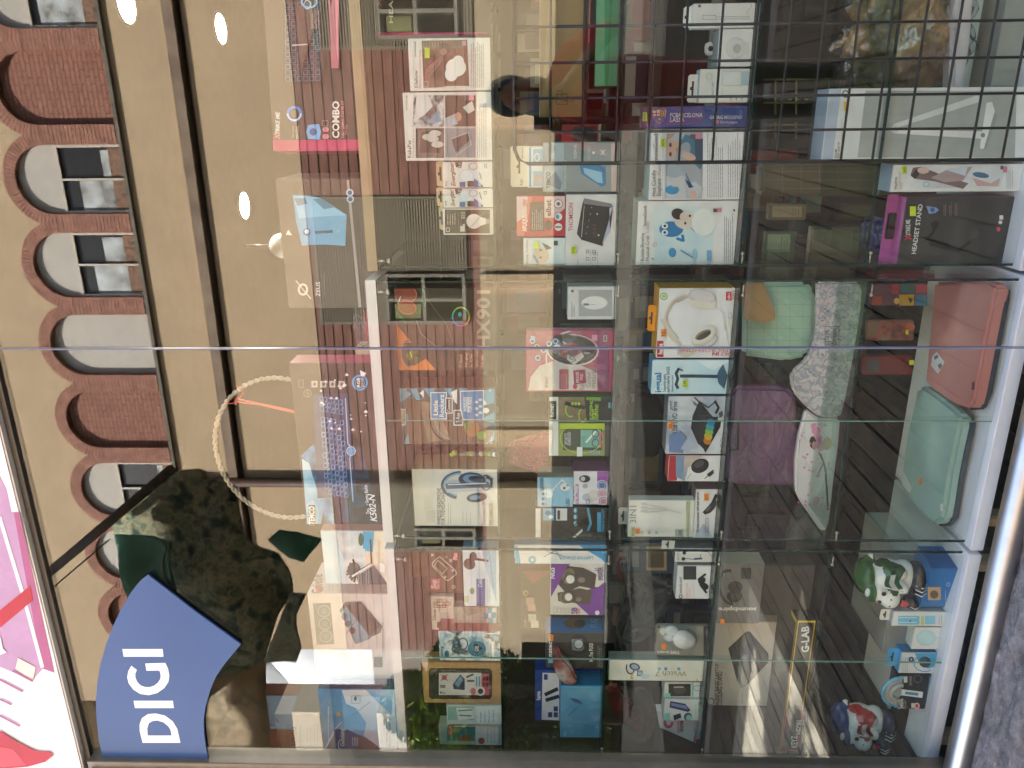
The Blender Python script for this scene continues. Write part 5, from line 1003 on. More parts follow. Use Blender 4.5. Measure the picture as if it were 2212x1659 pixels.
f.L([(1176, 1202), (1200, 1188), (1212, 1208)], 2.4, '#9aa2a8'); f.L([(1180, 1190), (1214, 1200)], 2, '#9aa2a8'); f.L([(1176, 1184), (1212, 1190)], 2.4, '#b4bac0'); f.E(1192, 1194, 2, 2, '#8a9298'); f.lines(1300, 1310, 1195, 1180, 2, '#e4eef4', .8); b.end(); b.tab(1110, 1216, 1182, '#4ca8d8', hole=False)
b = Item('speaker_box', 'white and purple NGS speaker box with two brown speakers', 'box', 1329, 1217, 1189, 1308, y0+.01, ZB, .1, '#ddd6cc', side='#b8ac9c'); f = b.f
f.P([(1188, 1217), (1232, 1217), (1206, 1262), (1190, 1290)], '#7a3c98'); f.P([(1260, 1216), (1308, 1217), (1308, 1260), (1276, 1228)], '#e0dce0'); f.P([(1308, 1258), (1308, 1329), (1272, 1329), (1236, 1296), (1280, 1268), (1292, 1268)], '#7c40a0'); f.T('NGS', 1198, 1250, 1226, 9, '#f0ecf0', .03, slant=.15)
f.P([(1206, 1262), (1226, 1222), (1260, 1226), (1288, 1240), (1284, 1272), (1252, 1266), (1222, 1280)], '#4a3c34'); f.P([(1204, 1280), (1252, 1270), (1280, 1276), (1274, 1306), (1206, 1298)], '#574538'); f.E(1228, 1244, 13, 18, '#7c6c5c', .3); f.E(1232, 1251, 9, 9, '#ece8e4'); f.E(1222, 1290, 15, 13, '#7a6a58'); f.E(1228, 1289, 8, 8, '#ece8e4'); f.ring(1228, 1289, 13, 12, 2, '#2c2420'); f.E(1256, 1252, 8, 6, '#8a7a6c'); f.E(1250, 1294, 6, 5, '#8a7a6c'); f.L([(1212, 1262), (1226, 1236), (1250, 1244)], 2, '#2c2420')
f.T('2.0', 1290, 1233, 1226, 5, '#5a2c7c', .02); f.T('SPEAKER', 1302, 1253, 1224, 8, '#5a2c7c', .02); f.T('MULTIMEDIA', 1294, 1244, 1226, 3, '#5a2c7c', .01); f.T('SB', 1246, 1325, 1311, 10, '#7c40a0', .02); f.T('20', 1252, 1325, 1313, 5, '#b84888', .02)
for k in range(4): f.box(1196+k*9, 1312, 1202+k*9, 1322, .8, '#b4a896')
f.E(1290, 1322, 5, 5, '#e8e4ec'); b.end()
b = Item('earbuds_box', 'dark brown box with pink and white earbud cases behind the NGS box', 'box', 1360, 1233, 1126, 1306, .30, ZB, .04, '#4c3c30', side='#7a3a2c'); f = b.f
f.P([(1126, 1234), (1190, 1234), (1150, 1262)], '#8a3c2c')
for a, c_ in (((1145, 1298), '#c89a90'), ((1148, 1312), '#d4a49a'), ((1150, 1334), '#ded6cc'), ((1155, 1348), '#e8e2da')): f.P([(a[0]-9, a[1]-8), (a[0]+8, a[1]-7), (a[0]+9, a[1]+7), (a[0]-8, a[1]+8)], c_)
f.ring(1136, 1281, 4, 5, 2.5, '#c8b85c'); f.T('COLORS', 1137, 1353, 1338, 4, '#a89c90'); b.end()
b = Item('smart_speaker_box', 'black and blue PUG! speaker box with a round grey speaker', 'box', 1445, 1366, 1179, 1305, y0, ZB, .07, '#3a3634', side='#2f76b0'); f = b.f
f.R(1184, 1422, 1194, 1432, '#5ca8d8'); f.T('natec', 1192, 1418, 1386, 7, '#e8e8e8', .02); f.E(1250, 1392, 22, 22, '#23221f'); f.P([(1234, 1380), (1258, 1380), (1262, 1400), (1256, 1406), (1236, 1404)], '#6c7478'); f.E(1250, 1392, 11, 11, '#3a3e40'); f.E(1250, 1391, 9, 9, '#aab2b8'); f.T("Hi, I'm PUG!", 1281, 1428, 1389, 7, '#e8e4e0', .02); f.lines(1290, 1300, 1440, 1390, 3, '#a8a49c', .8); f.T('PUG', 1220, 1440, 1430, 4, '#8a8a8a'); b.sticker(1185, 1368, 1195, 1381, ORG, '29'); b.end()
e = Face(b.M @ Vector((b.w+.0002, 0, 0)), b.M.to_3x3() @ Vector((0, 1, 0)), Z, b.d, b.h); e.E(1242, 1346, 24, 13, '#6a5236'); e.E(1252, 1348, 12, 9, '#3a2e24'); e.T('PUG', 1290, 1356, 1338, 9, '#5ca0d0', .02); b.adopt(e.done('printed_side', None))
b = Item('charger_box', 'blue hama charger box with two black plugs, half hidden', 'box', 1557, 1448, 1156, 1230, .25, ZB, .05, '#34509c', side='#24387c'); f = b.f
f.P([(1172, 1453), (1208, 1454), (1208, 1556), (1170, 1554)], '#dcdce4'); f.T('hama', 1167, 1512, 1493, 7, '#e8ecf4', .02); f.L([(1178, 1500), (1204, 1488)], 8, '#1c2230'); f.L([(1180, 1512), (1206, 1504)], 8, '#23304c'); f.R(1175, 1456, 1183, 1468, '#2f4a94')
for a in ((1188, 1543), (1200, 1543), (1200, 1530)): f.R(a[0]-4, a[1]-5, a[0]+5, a[1]+6, '#34487c')
b.f.R(1210, 1450, 1228, 1556, '#2c4894'); b.end()
b = Item('cable_box', 'pale blue box wrapped in shiny film at the lower left', 'box', 1594, 1482, 1210, 1299, y0, ZB, .06, blot(['#3f8fc0', '#5ca8d4', '#7cbcdc'], 5, .25, 3), side='#2c6c98'); f = b.f
f.E(1245, 1514, 14, 4, '#2c6c98', .4); f.L([(1228, 1545), (1246, 1530)], 2, '#2c6c98'); f.R(1218, 1580, 1224, 1590, '#8fcce8'); f.lines(1250, 1290, 1586, 1540, 4, '#4c9cc8', .8); b.end()
f2 = Face(b.f.O+b.f.n*.008, b.f.u, b.f.v, b.w, b.h); f2.P([(1211, 1483), (1298, 1483), (1298, 1593), (1211, 1593)], M_WRAP); b.adopt(f2.done('film_wrap', None))
slab('red_toy_pack', 'red and white toy in a clear bag above the pale blue box', 'toy', [(1196, 1400), (1206, 1398), (1214, 1420), (1234, 1440), (1248, 1470), (1240, 1484), (1216, 1480), (1202, 1462), (1194, 1430)], .17, .03, blot(['#6c3438', '#8c5a5c', '#a8a4a4', '#5c2428'], 14, .25, 3, lo=.3, hi=.75), bevel=.008)
# ================================================================ third glass shelf
YR = .225
b = Item('sensor_box', 'tall white hang box with a thin line drawing at the top right', 'box', 60, 6, 1495, 1632, YR, ZC, .04, '#dfdfe0'); f = b.f
f.box(1518, 33, 1546, 42, .9, '#7c7e84'); f.box(1546, 36, 1618, 41, .9, '#9a9ca0'); f.R(1508, 10, 1514, 16, '#6a6c70'); f.L([(1620, 5), (1624, 12), (1612, 30)], .8, '#8a8c90'); b.end(); b.tab(1478, 58, 12, '#e2e2e4')
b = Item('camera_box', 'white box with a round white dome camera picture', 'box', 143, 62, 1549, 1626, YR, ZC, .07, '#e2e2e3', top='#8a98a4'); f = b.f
f.E(1590, 104, 23, 24, '#cfd0d2'); f.E(1588, 104, 20, 20, '#dcdddf'); f.E(1592, 105, 9, 10, '#b9bbbe'); f.P([(1602, 88), (1618, 92), (1618, 118), (1604, 120)], '#d4d5d7'); b.end()
b2 = Item('white_gadget', 'small white gadget with a black eye on the dome camera box', 'gadget', 118, 90, 1528, 1542, YR+.03, None, .03, '#e4e6e8', key=None, on=None) if False else None
slab('white_gadget', 'small white gadget with a black eye above the dome camera box', 'gadget', [(1541, 91), (1530, 90), (1527, 95), (1527, 115), (1531, 119), (1542, 118)], YR+.05, .03, mat('#dfe2e4', .3))
bm = bmesh.new(); pq = at_y(1535, 105, YR+.0485); ball(bm, pq, .006, 0, 10, (1, .3, 1)); link('lens', bm, BLK, bpy.data.objects['white_gadget']).parent = bpy.data.objects['white_gadget']
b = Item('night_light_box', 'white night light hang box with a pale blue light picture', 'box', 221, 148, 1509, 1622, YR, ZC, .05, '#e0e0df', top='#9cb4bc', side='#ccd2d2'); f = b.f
f.P([(1510, 221), (1510, 150), (1545, 149), (1548, 221)], '#dcdedd'); f.ring(1532, 166, 6, 7, 2, '#c4c8c8'); f.T('LED NIGHT LIGHT', 1542, 214, 176, 5, '#5c6064'); f.box(1560, 155, 1618, 184, 1.5, '#c4c8c8'); f.P([(1560, 156), (1618, 156), (1618, 184), (1562, 184)], '#dfe4e6'); f.R(1600, 154, 1620, 184, '#bcd0da'); f.lines(1558, 1562, 205, 190, 1, '#8a8c90', .8)
for k in range(3): f.P([(1576+k*12, 212), (1582+k*12, 208), (1578+k*12, 218)], '#9ca0a4')
b.end(); b.tab(1488, 221, 160, '#dcdcda')
b = Item('mousepad_box', 'claret and blue FC Barcelona Lassa mousepad box in clear wrap', 'box', 274, 228, 1386, 1616, YR-.005, ZC, .04, '#2c3c8c', side='#5c2458'); f = b.f
f.P([(1386, 229), (1424, 228), (1414, 250), (1392, 274), (1386, 274)], '#6a2a58'); f.P([(1386, 229), (1440, 228), (1392, 274), (1386, 274)], '#6f2c5c')
f.P([(1409, 237), (1414, 240), (1424, 236), (1434, 240), (1439, 237), (1438, 254), (1424, 268), (1411, 255)], '#c4a45c'); f.P([(1411, 240), (1424, 238), (1424, 250), (1412, 250)], '#e0dcdc'); f.L([(1417.5, 240), (1417.5, 250)], 2.4, '#b02030'); f.L([(1411, 245), (1424, 245)], 2.4, '#b02030')
for k in range(3): f.L([(1427+k*4, 239), (1427+k*4, 250)], 1.8, '#a02030')
f.P([(1412, 251), (1437, 251), (1435, 257), (1424, 266), (1413, 257)], '#24408c'); f.L([(1418, 252), (1418, 260)], 2.6, '#902444'); f.L([(1430, 252), (1430, 260)], 2.6, '#902444'); f.E(1424, 257, 2.6, 2.6, '#c8a848')
f.T('FCBARCELONA', 1447, 253, 253, 8.5, '#d8d4e0', .015, x2=1517); f.T('LASSA', 1447, 263, 263, 8.5, '#d8d4e0', .015, x2=1478); f.T('GAMING MOUSEPAD', 1532, 257, 257, 7, '#c4c8dc', .015, x2=1602); f.E(1549, 263, 4, 4, '#d04868'); f.T('EuroLeague', 1556, 266, 266, 5, '#c8acc8', .01, x2=1592)
b.sticker(1386, 243, 1397, 262, YEL, '14,95'); b.end()
f2 = Face(b.f.O+b.f.n*.006, b.f.u, b.f.v, b.w, b.h); f2.P([(1388, 229), (1614, 229), (1614, 273), (1388, 273)], M_WRAP); b.adopt(f2.done('film_wrap', None))
bm = bmesh.new(); P_ = [at_y(a, c_, YR+.01) for a, c_ in ((1386, 272), (1372, 275), (1354, 262), (1350, 246), (1356, 226), (1364, 220), (1378, 226), (1386, 232))]
c0 = sum(P_, Vector())/8; vs = [bm.verts.new(p+Vector((0, random.uniform(-.012, .012), 0))) for p in P_]; vc = [bm.verts.new(p.lerp(c0, .45)+Vector((0, random.uniform(-.03, .02), 0))) for p in P_]; cc = bm.verts.new(c0)
for k in range(8): bm.faces.new((vs[k], vs[(k+1) % 8], vc[(k+1) % 8], vc[k])); bm.faces.new((vc[k], vc[(k+1) % 8], cc))
b.adopt(link('wrap_top', bm, M_WRAP))
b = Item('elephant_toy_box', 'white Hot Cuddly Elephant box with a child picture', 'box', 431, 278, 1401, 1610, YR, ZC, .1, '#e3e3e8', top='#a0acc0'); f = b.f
ph = hb('#8a93a8', '#aab2c4', '#c4c8d4'); f.P([(1434, 430), (1430, 282), (1520, 282), (1516, 429)], ph); f.P([(1440, 430), (1438, 380), (1480, 380), (1482, 430)], '#c9ccd6'); f.E(1452, 410, 15, 10, '#3c94cc'); f.L([(1452, 402), (1468, 402)], 3, '#d8c4a8')
f.E(1452, 322, 22, 19, '#c9a898'); f.P([(1432, 306), (1436, 290), (1460, 288), (1448, 300)], '#b8978a'); f.E(1448, 313, 3, 5, '#5a4a48'); f.E(1448, 333, 3, 5, '#5a4a48'); f.E(1462, 323, 2, 5, '#b07c74'); f.P([(1466, 312), (1480, 290), (1520, 300), (1516, 360), (1490, 400), (1470, 350)], '#4c7c98'); f.P([(1500, 300), (1518, 300), (1518, 350), (1502, 345)], '#43506c'); f.E(1474, 335, 14, 30, '#98a0ac', .4); f.E(1482, 350, 18, 26, '#a4acb8', -.3); f.P([(1490, 345), (1516, 370), (1514, 412), (1496, 402), (1480, 370)], '#a9aeba'); f.E(1488, 338, 15, 8, '#d4b0a0', .3); f.E(1455, 370, 18, 14, '#a8b4c2'); f.P([(1482, 400), (1500, 392), (1520, 408), (1505, 428), (1488, 424)], '#c4c6d0') ; f.E(1497, 420, 7, 8, '#d4b0a8')
f.P([(1479, 386), (1492, 396), (1498, 404), (1488, 406)], '#2c4c6c')
f.T('Hot Cuddly', 1416, 423, 367, 9, '#3a3c44'); f.T('Elephant', 1427, 423, 385, 9, '#3a3c44'); f.T('Phantibe', 1427, 378, 345, 8, '#9a9ca4'); f.T('InnovaGoods', 1420, 352, 284, 9, '#4a4c54', .01); f.lines(1524, 1556, 428, 292, 8, '#5a5c64', .9) if False else None
f.R(1490, 290, 1502, 300, '#5a5a5c'); f.R(1502, 289, 1514, 300, '#e08ca0'); f.lines(1522, 1600, 428, 285, 14, '#7a7c84', .9) if False else None
f.P([(1440, 282), (1430, 282), (1430, 430), (1436, 430)], '#cfd4dc'); b.sticker(1426, 299, 1436, 318, YEL, '34,95'); b.end()
f = Face(b.f.O, b.f.u, b.f.v, b.w, b.h, base=.003); f.R(1518, 282, 1606, 430, '#e3e3e8'); f.lines(1526, 1562, 426, 284, 8, '#5a5c64', 1.1); f.lines(1570, 1600, 426, 284, 6, '#70727a', 1.1); b.adopt(f.done('printed_text', None))
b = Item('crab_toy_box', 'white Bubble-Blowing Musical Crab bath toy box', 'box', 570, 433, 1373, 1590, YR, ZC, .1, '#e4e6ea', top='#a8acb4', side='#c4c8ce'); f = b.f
f.P([(1412, 565), (1412, 445), (1544, 448), (1538, 566)], hb('#b4d4e4', '#cfe2ea', '#e2ecf0')); f.E(1450, 495, 26, 17, '#2a7cb8'); f.E(1436, 488, 7, 6, '#e8f0f4'); f.E(1436, 502, 7, 6, '#e8f0f4'); f.E(1436, 488, 3, 3, '#1c3c5c'); f.E(1436, 502, 3, 3, '#1c3c5c'); f.L([(1460, 475), (1472, 468), (1478, 480)], 6, '#2a7cb8'); f.L([(1462, 515), (1476, 520), (1474, 508)], 6, '#2a7cb8'); f.L([(1480, 480), (1500, 500)], 2, '#8abcd8')
f.E(1480, 475, 24, 20, '#dcd2cc'); f.E(1464, 462, 14, 12, '#3a3430', .3); f.E(1478, 468, 10, 10, '#d8cac2'); f.E(1500, 485, 5, 6, '#d0708c'); f.E(1490, 466, 2.5, 3, '#3a3430'); f.E(1480, 482, 2.5, 3, '#3a3430'); f.E(1520, 480, 26, 30, '#e6ecee'); f.E(1452, 545, 8, 10, '#3c94cc'); f.E(1500, 550, 6, 14, '#9cc8e0'); f.L([(1470, 540), (1496, 556)], 3, '#5a98c0')
f.T('Bubble-Blowing', 1391, 563, 503, 8, '#5a5c64'); f.T('Musical Crab', 1402, 563, 508, 8, '#5a5c64'); f.T('Crabbly', 1402, 503, 478, 8, '#9a9ca4'); f.T('InnovaGoods', 1396, 487, 444, 7, '#4a4c54', .01); f.T('♪', 1412, 562, 556, 6, '#4a4c54'); f.ring(1414, 528, 4, 4, 1, '#d08890'); f.R(1540, 450, 1549, 458, '#5a5a5c'); f.R(1549, 449, 1558, 458, '#e08ca0'); f.R(1526, 540, 1536, 562, '#7cb0d8'); f.lines(1562, 1584, 564, 448, 5, '#70727a', 1) ; f.E(1585, 454, 2, 3, '#3a3a3c'); b.end()
# -- middle cabinet
b = Item('headphones_box', 'white and orange hama box with large cream headphones', 'box', 773, 622, 1417, 1591, y0, ZC, .09, '#e3e4e8', side='#b98a28', top='#cf9420'); f = b.f
f.E(1434, 640, 8, 8, '#6ca03c'); f.E(1434, 640, 6, 6, '#e8ece4'); f.E(1434, 640, 4, 4, '#9cc470'); f.R(1419, 736, 1433, 771, '#b41c30'); f.T('hama', 1431, 765, 742, 9, '#f0ecec', .03, slant=.1); f.R(1568, 630, 1580, 649, '#c42c3c'); f.T('USB-C', 1577, 647, 632, 5, '#f4f0f0', .02); f.T('FUN C', 1586, 645, 626, 5, '#c42c3c', .01); f.lines(1586, 1592, 690, 640, 1, '#d88a94', .7)
cre = '#ddd8d0'; f.ring(1490, 692, 54, 56, 9, '#cfc9c2', 112, 286); f.ring(1490, 692, 57, 59, 3, '#e6e2dc', 112, 286); f.ring(1486, 692, 46, 50, 3, '#b8b0a8', 130, 270)
f.L([(1432, 690), (1444, 714), (1460, 732)], 11, '#d4cbc0'); f.L([(1478, 642), (1462, 650)], 8, '#c0b8b0')
f.P([(1464, 745), (1498, 755), (1500, 765), (1480, 772), (1462, 765)], '#cfc9c2'); f.P([(1490, 626), (1520, 622), (1546, 638), (1546, 650), (1514, 658), (1492, 646)], '#cbc4c8'); f.P([(1494, 650), (1508, 660), (1542, 660), (1546, 650), (1514, 656)], '#ded8ce'); f.E(1516, 640, 30, 16, '#c8c1c6', .15); f.E(1517, 638, 26, 12, '#d8d3d8', .15); f.E(1515, 657, 30, 9, '#ddd7cc', .12)
f.E(1520, 727, 30, 17, '#cfc8bf', -.5); f.E(1518, 723, 29, 15, '#e0dbd0', -.5); f.E(1518, 722, 19, 8, '#8a827c', -.5); f.E(1520, 724, 17, 6, '#4f4a46', -.5); f.ring(1530, 735, 20, 12, 3, '#b8b2b4', -30, 150, rot=-.5); f.L([(1544, 660), (1560, 674), (1566, 700), (1572, 735), (1588, 750)], 1.5, '#c4bfb8'); f.L([(1562, 680), (1565, 712)], 3.5, '#d8d4cc'); f.L([(1576, 700), (1578, 720), (1591, 740)], 1.5, '#c4bfb8'); f.R(1572, 686, 1582, 704, '#dcd8d0'); f.box(1573, 663+12, 1579, 686, 1, '#a8a49c')
f.T('MICROPHONE', 1572, 752, 752, 8, '#d06c50', x2=1466); f.T('BUILT', 1585, 760, 760, 7, '#c42c3c', .01, x2=1556); f.T('IN', 1552, 760, 760, 7, '#c42c3c', .03, x2=1538); b.sticker(1427, 710, 1438, 726, ORG, '15,'); b.end(); b.tab(1403, 725, 668, '#e09420')
b = Item('headphone_stand_box', 'light blue iggual headphone stand box', 'box', 851, 777, 1406, 1582, y0, ZC, .06, blot(['#a9cfe2', '#c4dfec', '#dceaf0'], 6, .35, 3), side='#4c8cb0'); f = b.f
f.P([(1408, 850), (1440, 800), (1480, 820), (1440, 850)], '#cfe4ee'); f.P([(1500, 778), (1540, 800), (1582, 780), (1582, 778)], '#d8e8f0'); f.T('iggual', 1428, 847, 805, 13, '#2c7cb4', .03); f.T('Soporte para', 1438, 846, 808, 6, '#1c4c74', .015); f.T('auriculares SA22', 1446, 847, 792, 6, '#1c4c74', .015); f.T('Headphone stand', 1454, 846, 810, 4, '#1c4c74', .01); f.T('www.iggual.com', 1578, 848, 802, 5, '#1c5c8c', .01)
f.L([(1470, 812), (1500, 812), (1555, 813)], 7, '#33495c'); f.P([(1552, 800), (1562, 786), (1570, 808), (1562, 838), (1552, 828), (1548, 812)], '#3c6078'); f.P([(1562, 786), (1570, 808), (1572, 810), (1564, 840), (1562, 838), (1570, 808)], '#22384a'); f.L([(1466, 796), (1460, 806), (1464, 818), (1460, 830), (1464, 838)], 6, '#2c4254'); f.L([(1466, 796), (1474, 800)], 3, '#2c4254'); b.sticker(1473, 819, 1484, 835, YEL, '5,95'); b.end()
b = Item('dvd_drive_box', 'grey white External USB DVD drive box with a black drive', 'box', 981, 856, 1437, 1571, y0, ZC, .06, blot(['#b4bccc', '#d4d8e0', '#9ca8bc', '#dcdfe6'], 7, .35, 4), side='#6c6a70'); f = b.f
f.T('External USB DVD drive', 1463, 973, 867, 10, '#2c3038', .01); f.T('gembird', 1452, 885, 866, 6, '#4a4e58', .01); f.P([(1490, 861), (1546, 905), (1536, 915), (1522, 975), (1515, 975), (1495, 930), (1490, 900), (1516, 866)], '#c9ccd4')
f.P([(1510, 866), (1540, 900), (1552, 900), (1528, 962), (1508, 960), (1492, 924), (1496, 898)], '#2a2b32'); f.P([(1544, 906), (1558, 908), (1556, 922), (1524, 978), (1520, 972), (1530, 960)], '#222329'); f.P([(1510, 960), (1524, 974), (1556, 922), (1542, 918)], '#17181c')
for k, c_ in enumerate(('#b8701c', '#c8a83c', '#7cb04c', '#3c9c9c', '#2c7cac')): f.E(1528-k*1.2+k*3, 952-k*10, 9, 8, c_, .6)
f.L([(1500, 858), (1508, 866), (1530, 880), (1544, 868)], 2.5, '#1c1d22'); f.L([(1544, 866), (1552, 880), (1546, 892)], 5, '#26272d'); f.P([(1552, 892), (1560, 886), (1562, 898), (1554, 902)], '#4a4c54'); 
for yy in (970, 958, 946): f.ring(1560, yy+4, 4, 4, 1, '#4a4e58')
f.P([(1445, 975), (1445, 940), (1470, 930), (1485, 950), (1475, 978)], '#6c84b4'); f.P([(1470, 968), (1490, 935), (1500, 960), (1485, 978)], '#a8b4cc'); f.R(1470, 868, 1484, 905, '#8c98ac') if False else None; b.sticker(1442, 909, 1453, 925, ORG, '25,'); b.end()
b = Item('mouse_box', 'white red and blue box with a small black mouse picture', 'box', 1040, 984, 1442, 1566, y0, ZC, .05, '#dcdce0', side='#b43a3c'); f = b.f
f.P([(1443, 984), (1466, 984), (1462, 1038), (1443, 1040)], '#b02c38'); f.P([(1460, 1030), (1480, 1040), (1480, 984), (1460, 984)], '#7c98b8'); f.P([(1475, 1040), (1500, 1000), (1520, 984), (1478, 984)], hb('#7c98b8', '#c8b4a8', '#9cacc4')); f.P([(1480, 1040), (1486, 1010), (1540, 984), (1566, 984), (1566, 1040)], '#e2e2e4'); f.E(1512, 1006, 20, 15, '#26252a', -.4); f.E(1510, 1002, 12, 7, '#4a484e', -.4); f.L([(1493, 1022), (1484, 1034)], 1, '#5a5c60'); f.L([(1522, 1034), (1536, 1020), (1542, 1016)], 2, '#5a5c60'); f.P([(1526, 1024), (1540, 1014), (1542, 1022), (1532, 1030)], '#2c2c30'); f.T('TOOQ', 1478, 1038, 1020, 7, '#9cb4ac'); f.lines(1550, 1562, 1036, 990, 3, '#b0b2b6', .7); b.end()
b = Item('presenter_box', 'white wireless presenter box with a black clicker', 'box', 1162, 1057, 1496, 1556, y0, ZC, .06, '#dcdce0', side='#6a5a62', key='prs'); f = b.f
f.P([(1496, 1162), (1520, 1130), (1556, 1162)], '#b4bcd0'); f.T('Wireless presenter with laser pointer', 1510, 1150, 1062, 6, '#24262c', .01); f.L([(1522, 1108), (1540, 1088), (1548, 1070)], 9, '#26272c'); f.E(1537, 1095, 18, 7, '#2a2b31', -.9); f.E(1530, 1098, 8, 3, '#5c5e64', -.9); f.R(1548, 1066, 1556, 1080, '#34363c')
for k in range(4): f.box(1524, 1120+k*10, 1530, 1127+k*10, .8, '#5a5e68')
b.sticker(1520, 1064, 1530, 1079, ORG, '14,95'); b.end()
b = Item('cable_box', 'white 3 in 1 charging cable box on the presenter box', 'box', 1160, 1081, 1356, 1497, y0, None, .03, '#e0e0dc', side='#c4c8c0', on='prs'); f = b.f
f.T('3IN1', 1374, 1130, 1092, 12, '#9a9c9c', .02); 
for k in range(3): f.L([(1384, 1088+k*8), (1400, 1088+k*8+2), (1440, 1098+k*2)], 1.4, '#b8bab8'); f.R(1386, 1085+k*8, 1398, 1091+k*8, '#c9cbc9')
f.L([(1438, 1100), (1470, 1108)], 1.6, '#b8bab8'); f.R(1362, 1138, 1372, 1158, '#b8bc8c'); f.T('Mcdodo', 1369, 1157, 1139, 4, '#5a6038', .01)
for k in range(3): f.E(1386+k*16, 1150, 3.4, 3.4, '#b4b6b4')
f.R(1458, 1143, 1476, 1158, '#a4aaa8'); f.T('120W', 1472, 1157, 1144, 6, '#4a504c', .02); f.P([(1482, 1082), (1490, 1082), (1488, 1160), (1482, 1160)], '#a8b08c'); f.T('1.2m', 1490, 1094, 1084, 5, '#b8c050', .02); b.sticker(1371, 1139, 1382, 1151, ORG, '14,95'); b.end(); b.tab(1336, 1138, 1102, '#8f9496')
# -- left cabinet
b = Item('earphone_box', 'small white earphone box with a black cable picture', 'box', 1215, 1185, 1457, 1549, y0, ZC, .04, '#dadbdc', side='#5c5f62'); f = b.f
f.T('JUMPWAY', 1468, 1214, 1190, 5, '#9ac0a8', .02); f.L([(1476, 1192), (1494, 1190), (1530, 1192), (1540, 1204), (1544, 1213)], 1.2, '#3a4048'); f.L([(1478, 1206), (1500, 1208), (1512, 1206), (1514, 1196)], 1.2, '#3a4048'); f.E(1478, 1194, 4, 4, '#23262c'); f.E(1476, 1207, 4, 4, '#23262c'); f.L([(1500, 1207), (1516, 1206)], 4, '#34507c'); f.T('Clarify', 1541, 1200, 1188, 4, '#8a8c90'); b.end(); b.tab(1431, 1196, 1172, '#d4d6d6')
b = Item('wireless_earbuds_box', 'white motorola sound earbuds box with a black case', 'box', 1294, 1222, 1459, 1540, y0, ZC, .05, '#dcdcdf', side='#a4a6a8'); f = b.f
f.R(1476, 1223, 1504, 1252, '#1e1f22'); f.E(1490, 1238, 14, 14, '#23242a'); f.E(1516, 1254, 9, 7, '#17181b', -.6); f.L([(1508, 1252), (1524, 1240)], 5, '#17181b'); f.E(1522, 1266, 9, 7, '#17181b', .5); f.L([(1512, 1262), (1526, 1280)], 5, '#17181b'); f.ring(1470, 1288, 3.4, 3.4, 1.6, '#2a2c30'); f.T('motorola sound', 1473, 1281, 1246, 6, '#3a3c40'); f.T('DANCE TO YOUR', 1486, 1291, 1258, 4, '#e0989c'); f.T('OWN BEAT', 1492, 1291, 1270, 4, '#e0989c'); f.lines(1496, 1500, 1291, 1260, 1, '#a0a2a6', .7); f.T('MOTO BUDS 105', 1535, 1292, 1262, 4, '#a8aaae'); b.end()
b = Item('earbuds_blister', 'grey blister pack with white earbuds in a clear bubble', 'blister pack', 1417, 1352, 1416, 1534, .17, ZC, .012, blot(['#6a6862', '#86847c', '#9a9890'], 5, .4, 3), yaw=.06); f = b.f
f.R(1520, 1350, 1536, 1414, '#2b2a2a'); f.T('TWS in-ears', 1468, 1406, 1406, 7, '#e4e2dc', .02, x2=1420); f.E(1440, 1366, 16, 9, '#cfccc4', .3); f.R(1420, 1345, 1426, 1356, '#2c2a28') ; f.lines(1524, 1534, 1410, 1360, 2, '#c8c4bc', .8)
bm = bmesh.new(); 
for a, c_, r_ in ((1450, 1362, .018), (1446, 1376, .016), (1474, 1378, .028), (1480, 1385, .03)): ball(bm, at_y(a, c_, .165), r_, 0, 14, (.9, .55, 1.1))
b.adopt(link('earbud_case', bm, mat('#cfd0d0', .2), None, True)); b.sticker(1428, 1388, 1438, 1400, ORG); b.end()
bm = bmesh.new(); ball(bm, at_y(1470, 1378, .155), .047, 0, 24, (.8, .55, 1)); b.adopt(link('clear_bubble', bm, M_BLIST, None, True)); b.tab(1414, 1410, 1350, '#6c6a64')
b = Item('smart_watch_box', 'long white Watch 7 box standing on end upside down', 'box', 1472, 1427, 1315, 1527, y0-.01, ZC, .04, '#dfe2da', side='#8f918a'); f = b.f
f.T('Watch 7', 1488, 1462, 1462, 13, '#a8a878', .02, x2=1416) if False else None
f.T('Watch 7', 1484, 1450, 1450, 13, '#a9a87c', .02, x2=1415); f.E(1371, 1440, 12, 8, '#2f4468', .3); f.E(1371, 1440, 8, 5, '#86a4c4', .3); f.ring(1362, 1442, 9, 13, 3, '#33486c', 30, 210); f.R(1376, 1448, 1388, 1460, '#4c6c88'); f.R(1378, 1450, 1386, 1458, '#a4c4d4'); f.T('7', 1369, 1452, 1452, 16, '#b8b468', .02, x2=1361); f.E(1336, 1450, 6, 6, '#c8dce4'); f.E(1394, 1460, 10, 5, '#b8d8e0')
for k in range(4): f.E(1424+k*14, 1444, 3.6, 3.6, ['#7cc4d4', '#5c94c8', '#d8dcd8', '#6cb0d0'][k])
f.E(1506, 1468, 2, 2, '#b8b070'); b.end()
e = Face(b.M @ Vector((b.w+.0002, 0, 0)), b.M.to_3x3() @ Vector((0, 1, 0)), Z, b.d, b.h); e.T('Watch 7', 1440, 1424, 1424, 7, '#5a5c54', .02, x2=1390); b.adopt(e.done('printed_side', None))
mi_ = '#8fd0c0'
b = Item('phone_ring_box', 'white and mint box with a phone picture, bottom of its stack', 'box', 1507, 1474, 1434, 1522, y0+.01, ZC, .05, '#dfe4e0', side='#b4b8b4'); f = b.f
f.R(1444, 1477, 1492, 1504, '#3c3632'); f.E(1468, 1490, 14, 9, '#5a544e'); f.L([(1456, 1484), (1476, 1484)], 3, '#c8c4bc'); f.E(1508, 1486, 11, 7, '#aab4b8'); f.E(1508, 1486, 9, 5, '#dce0e4'); f.R(1434, 1497, 1448, 1507, mi_); f.R(1494, 1474, 1498, 1507, mi_); b.end()
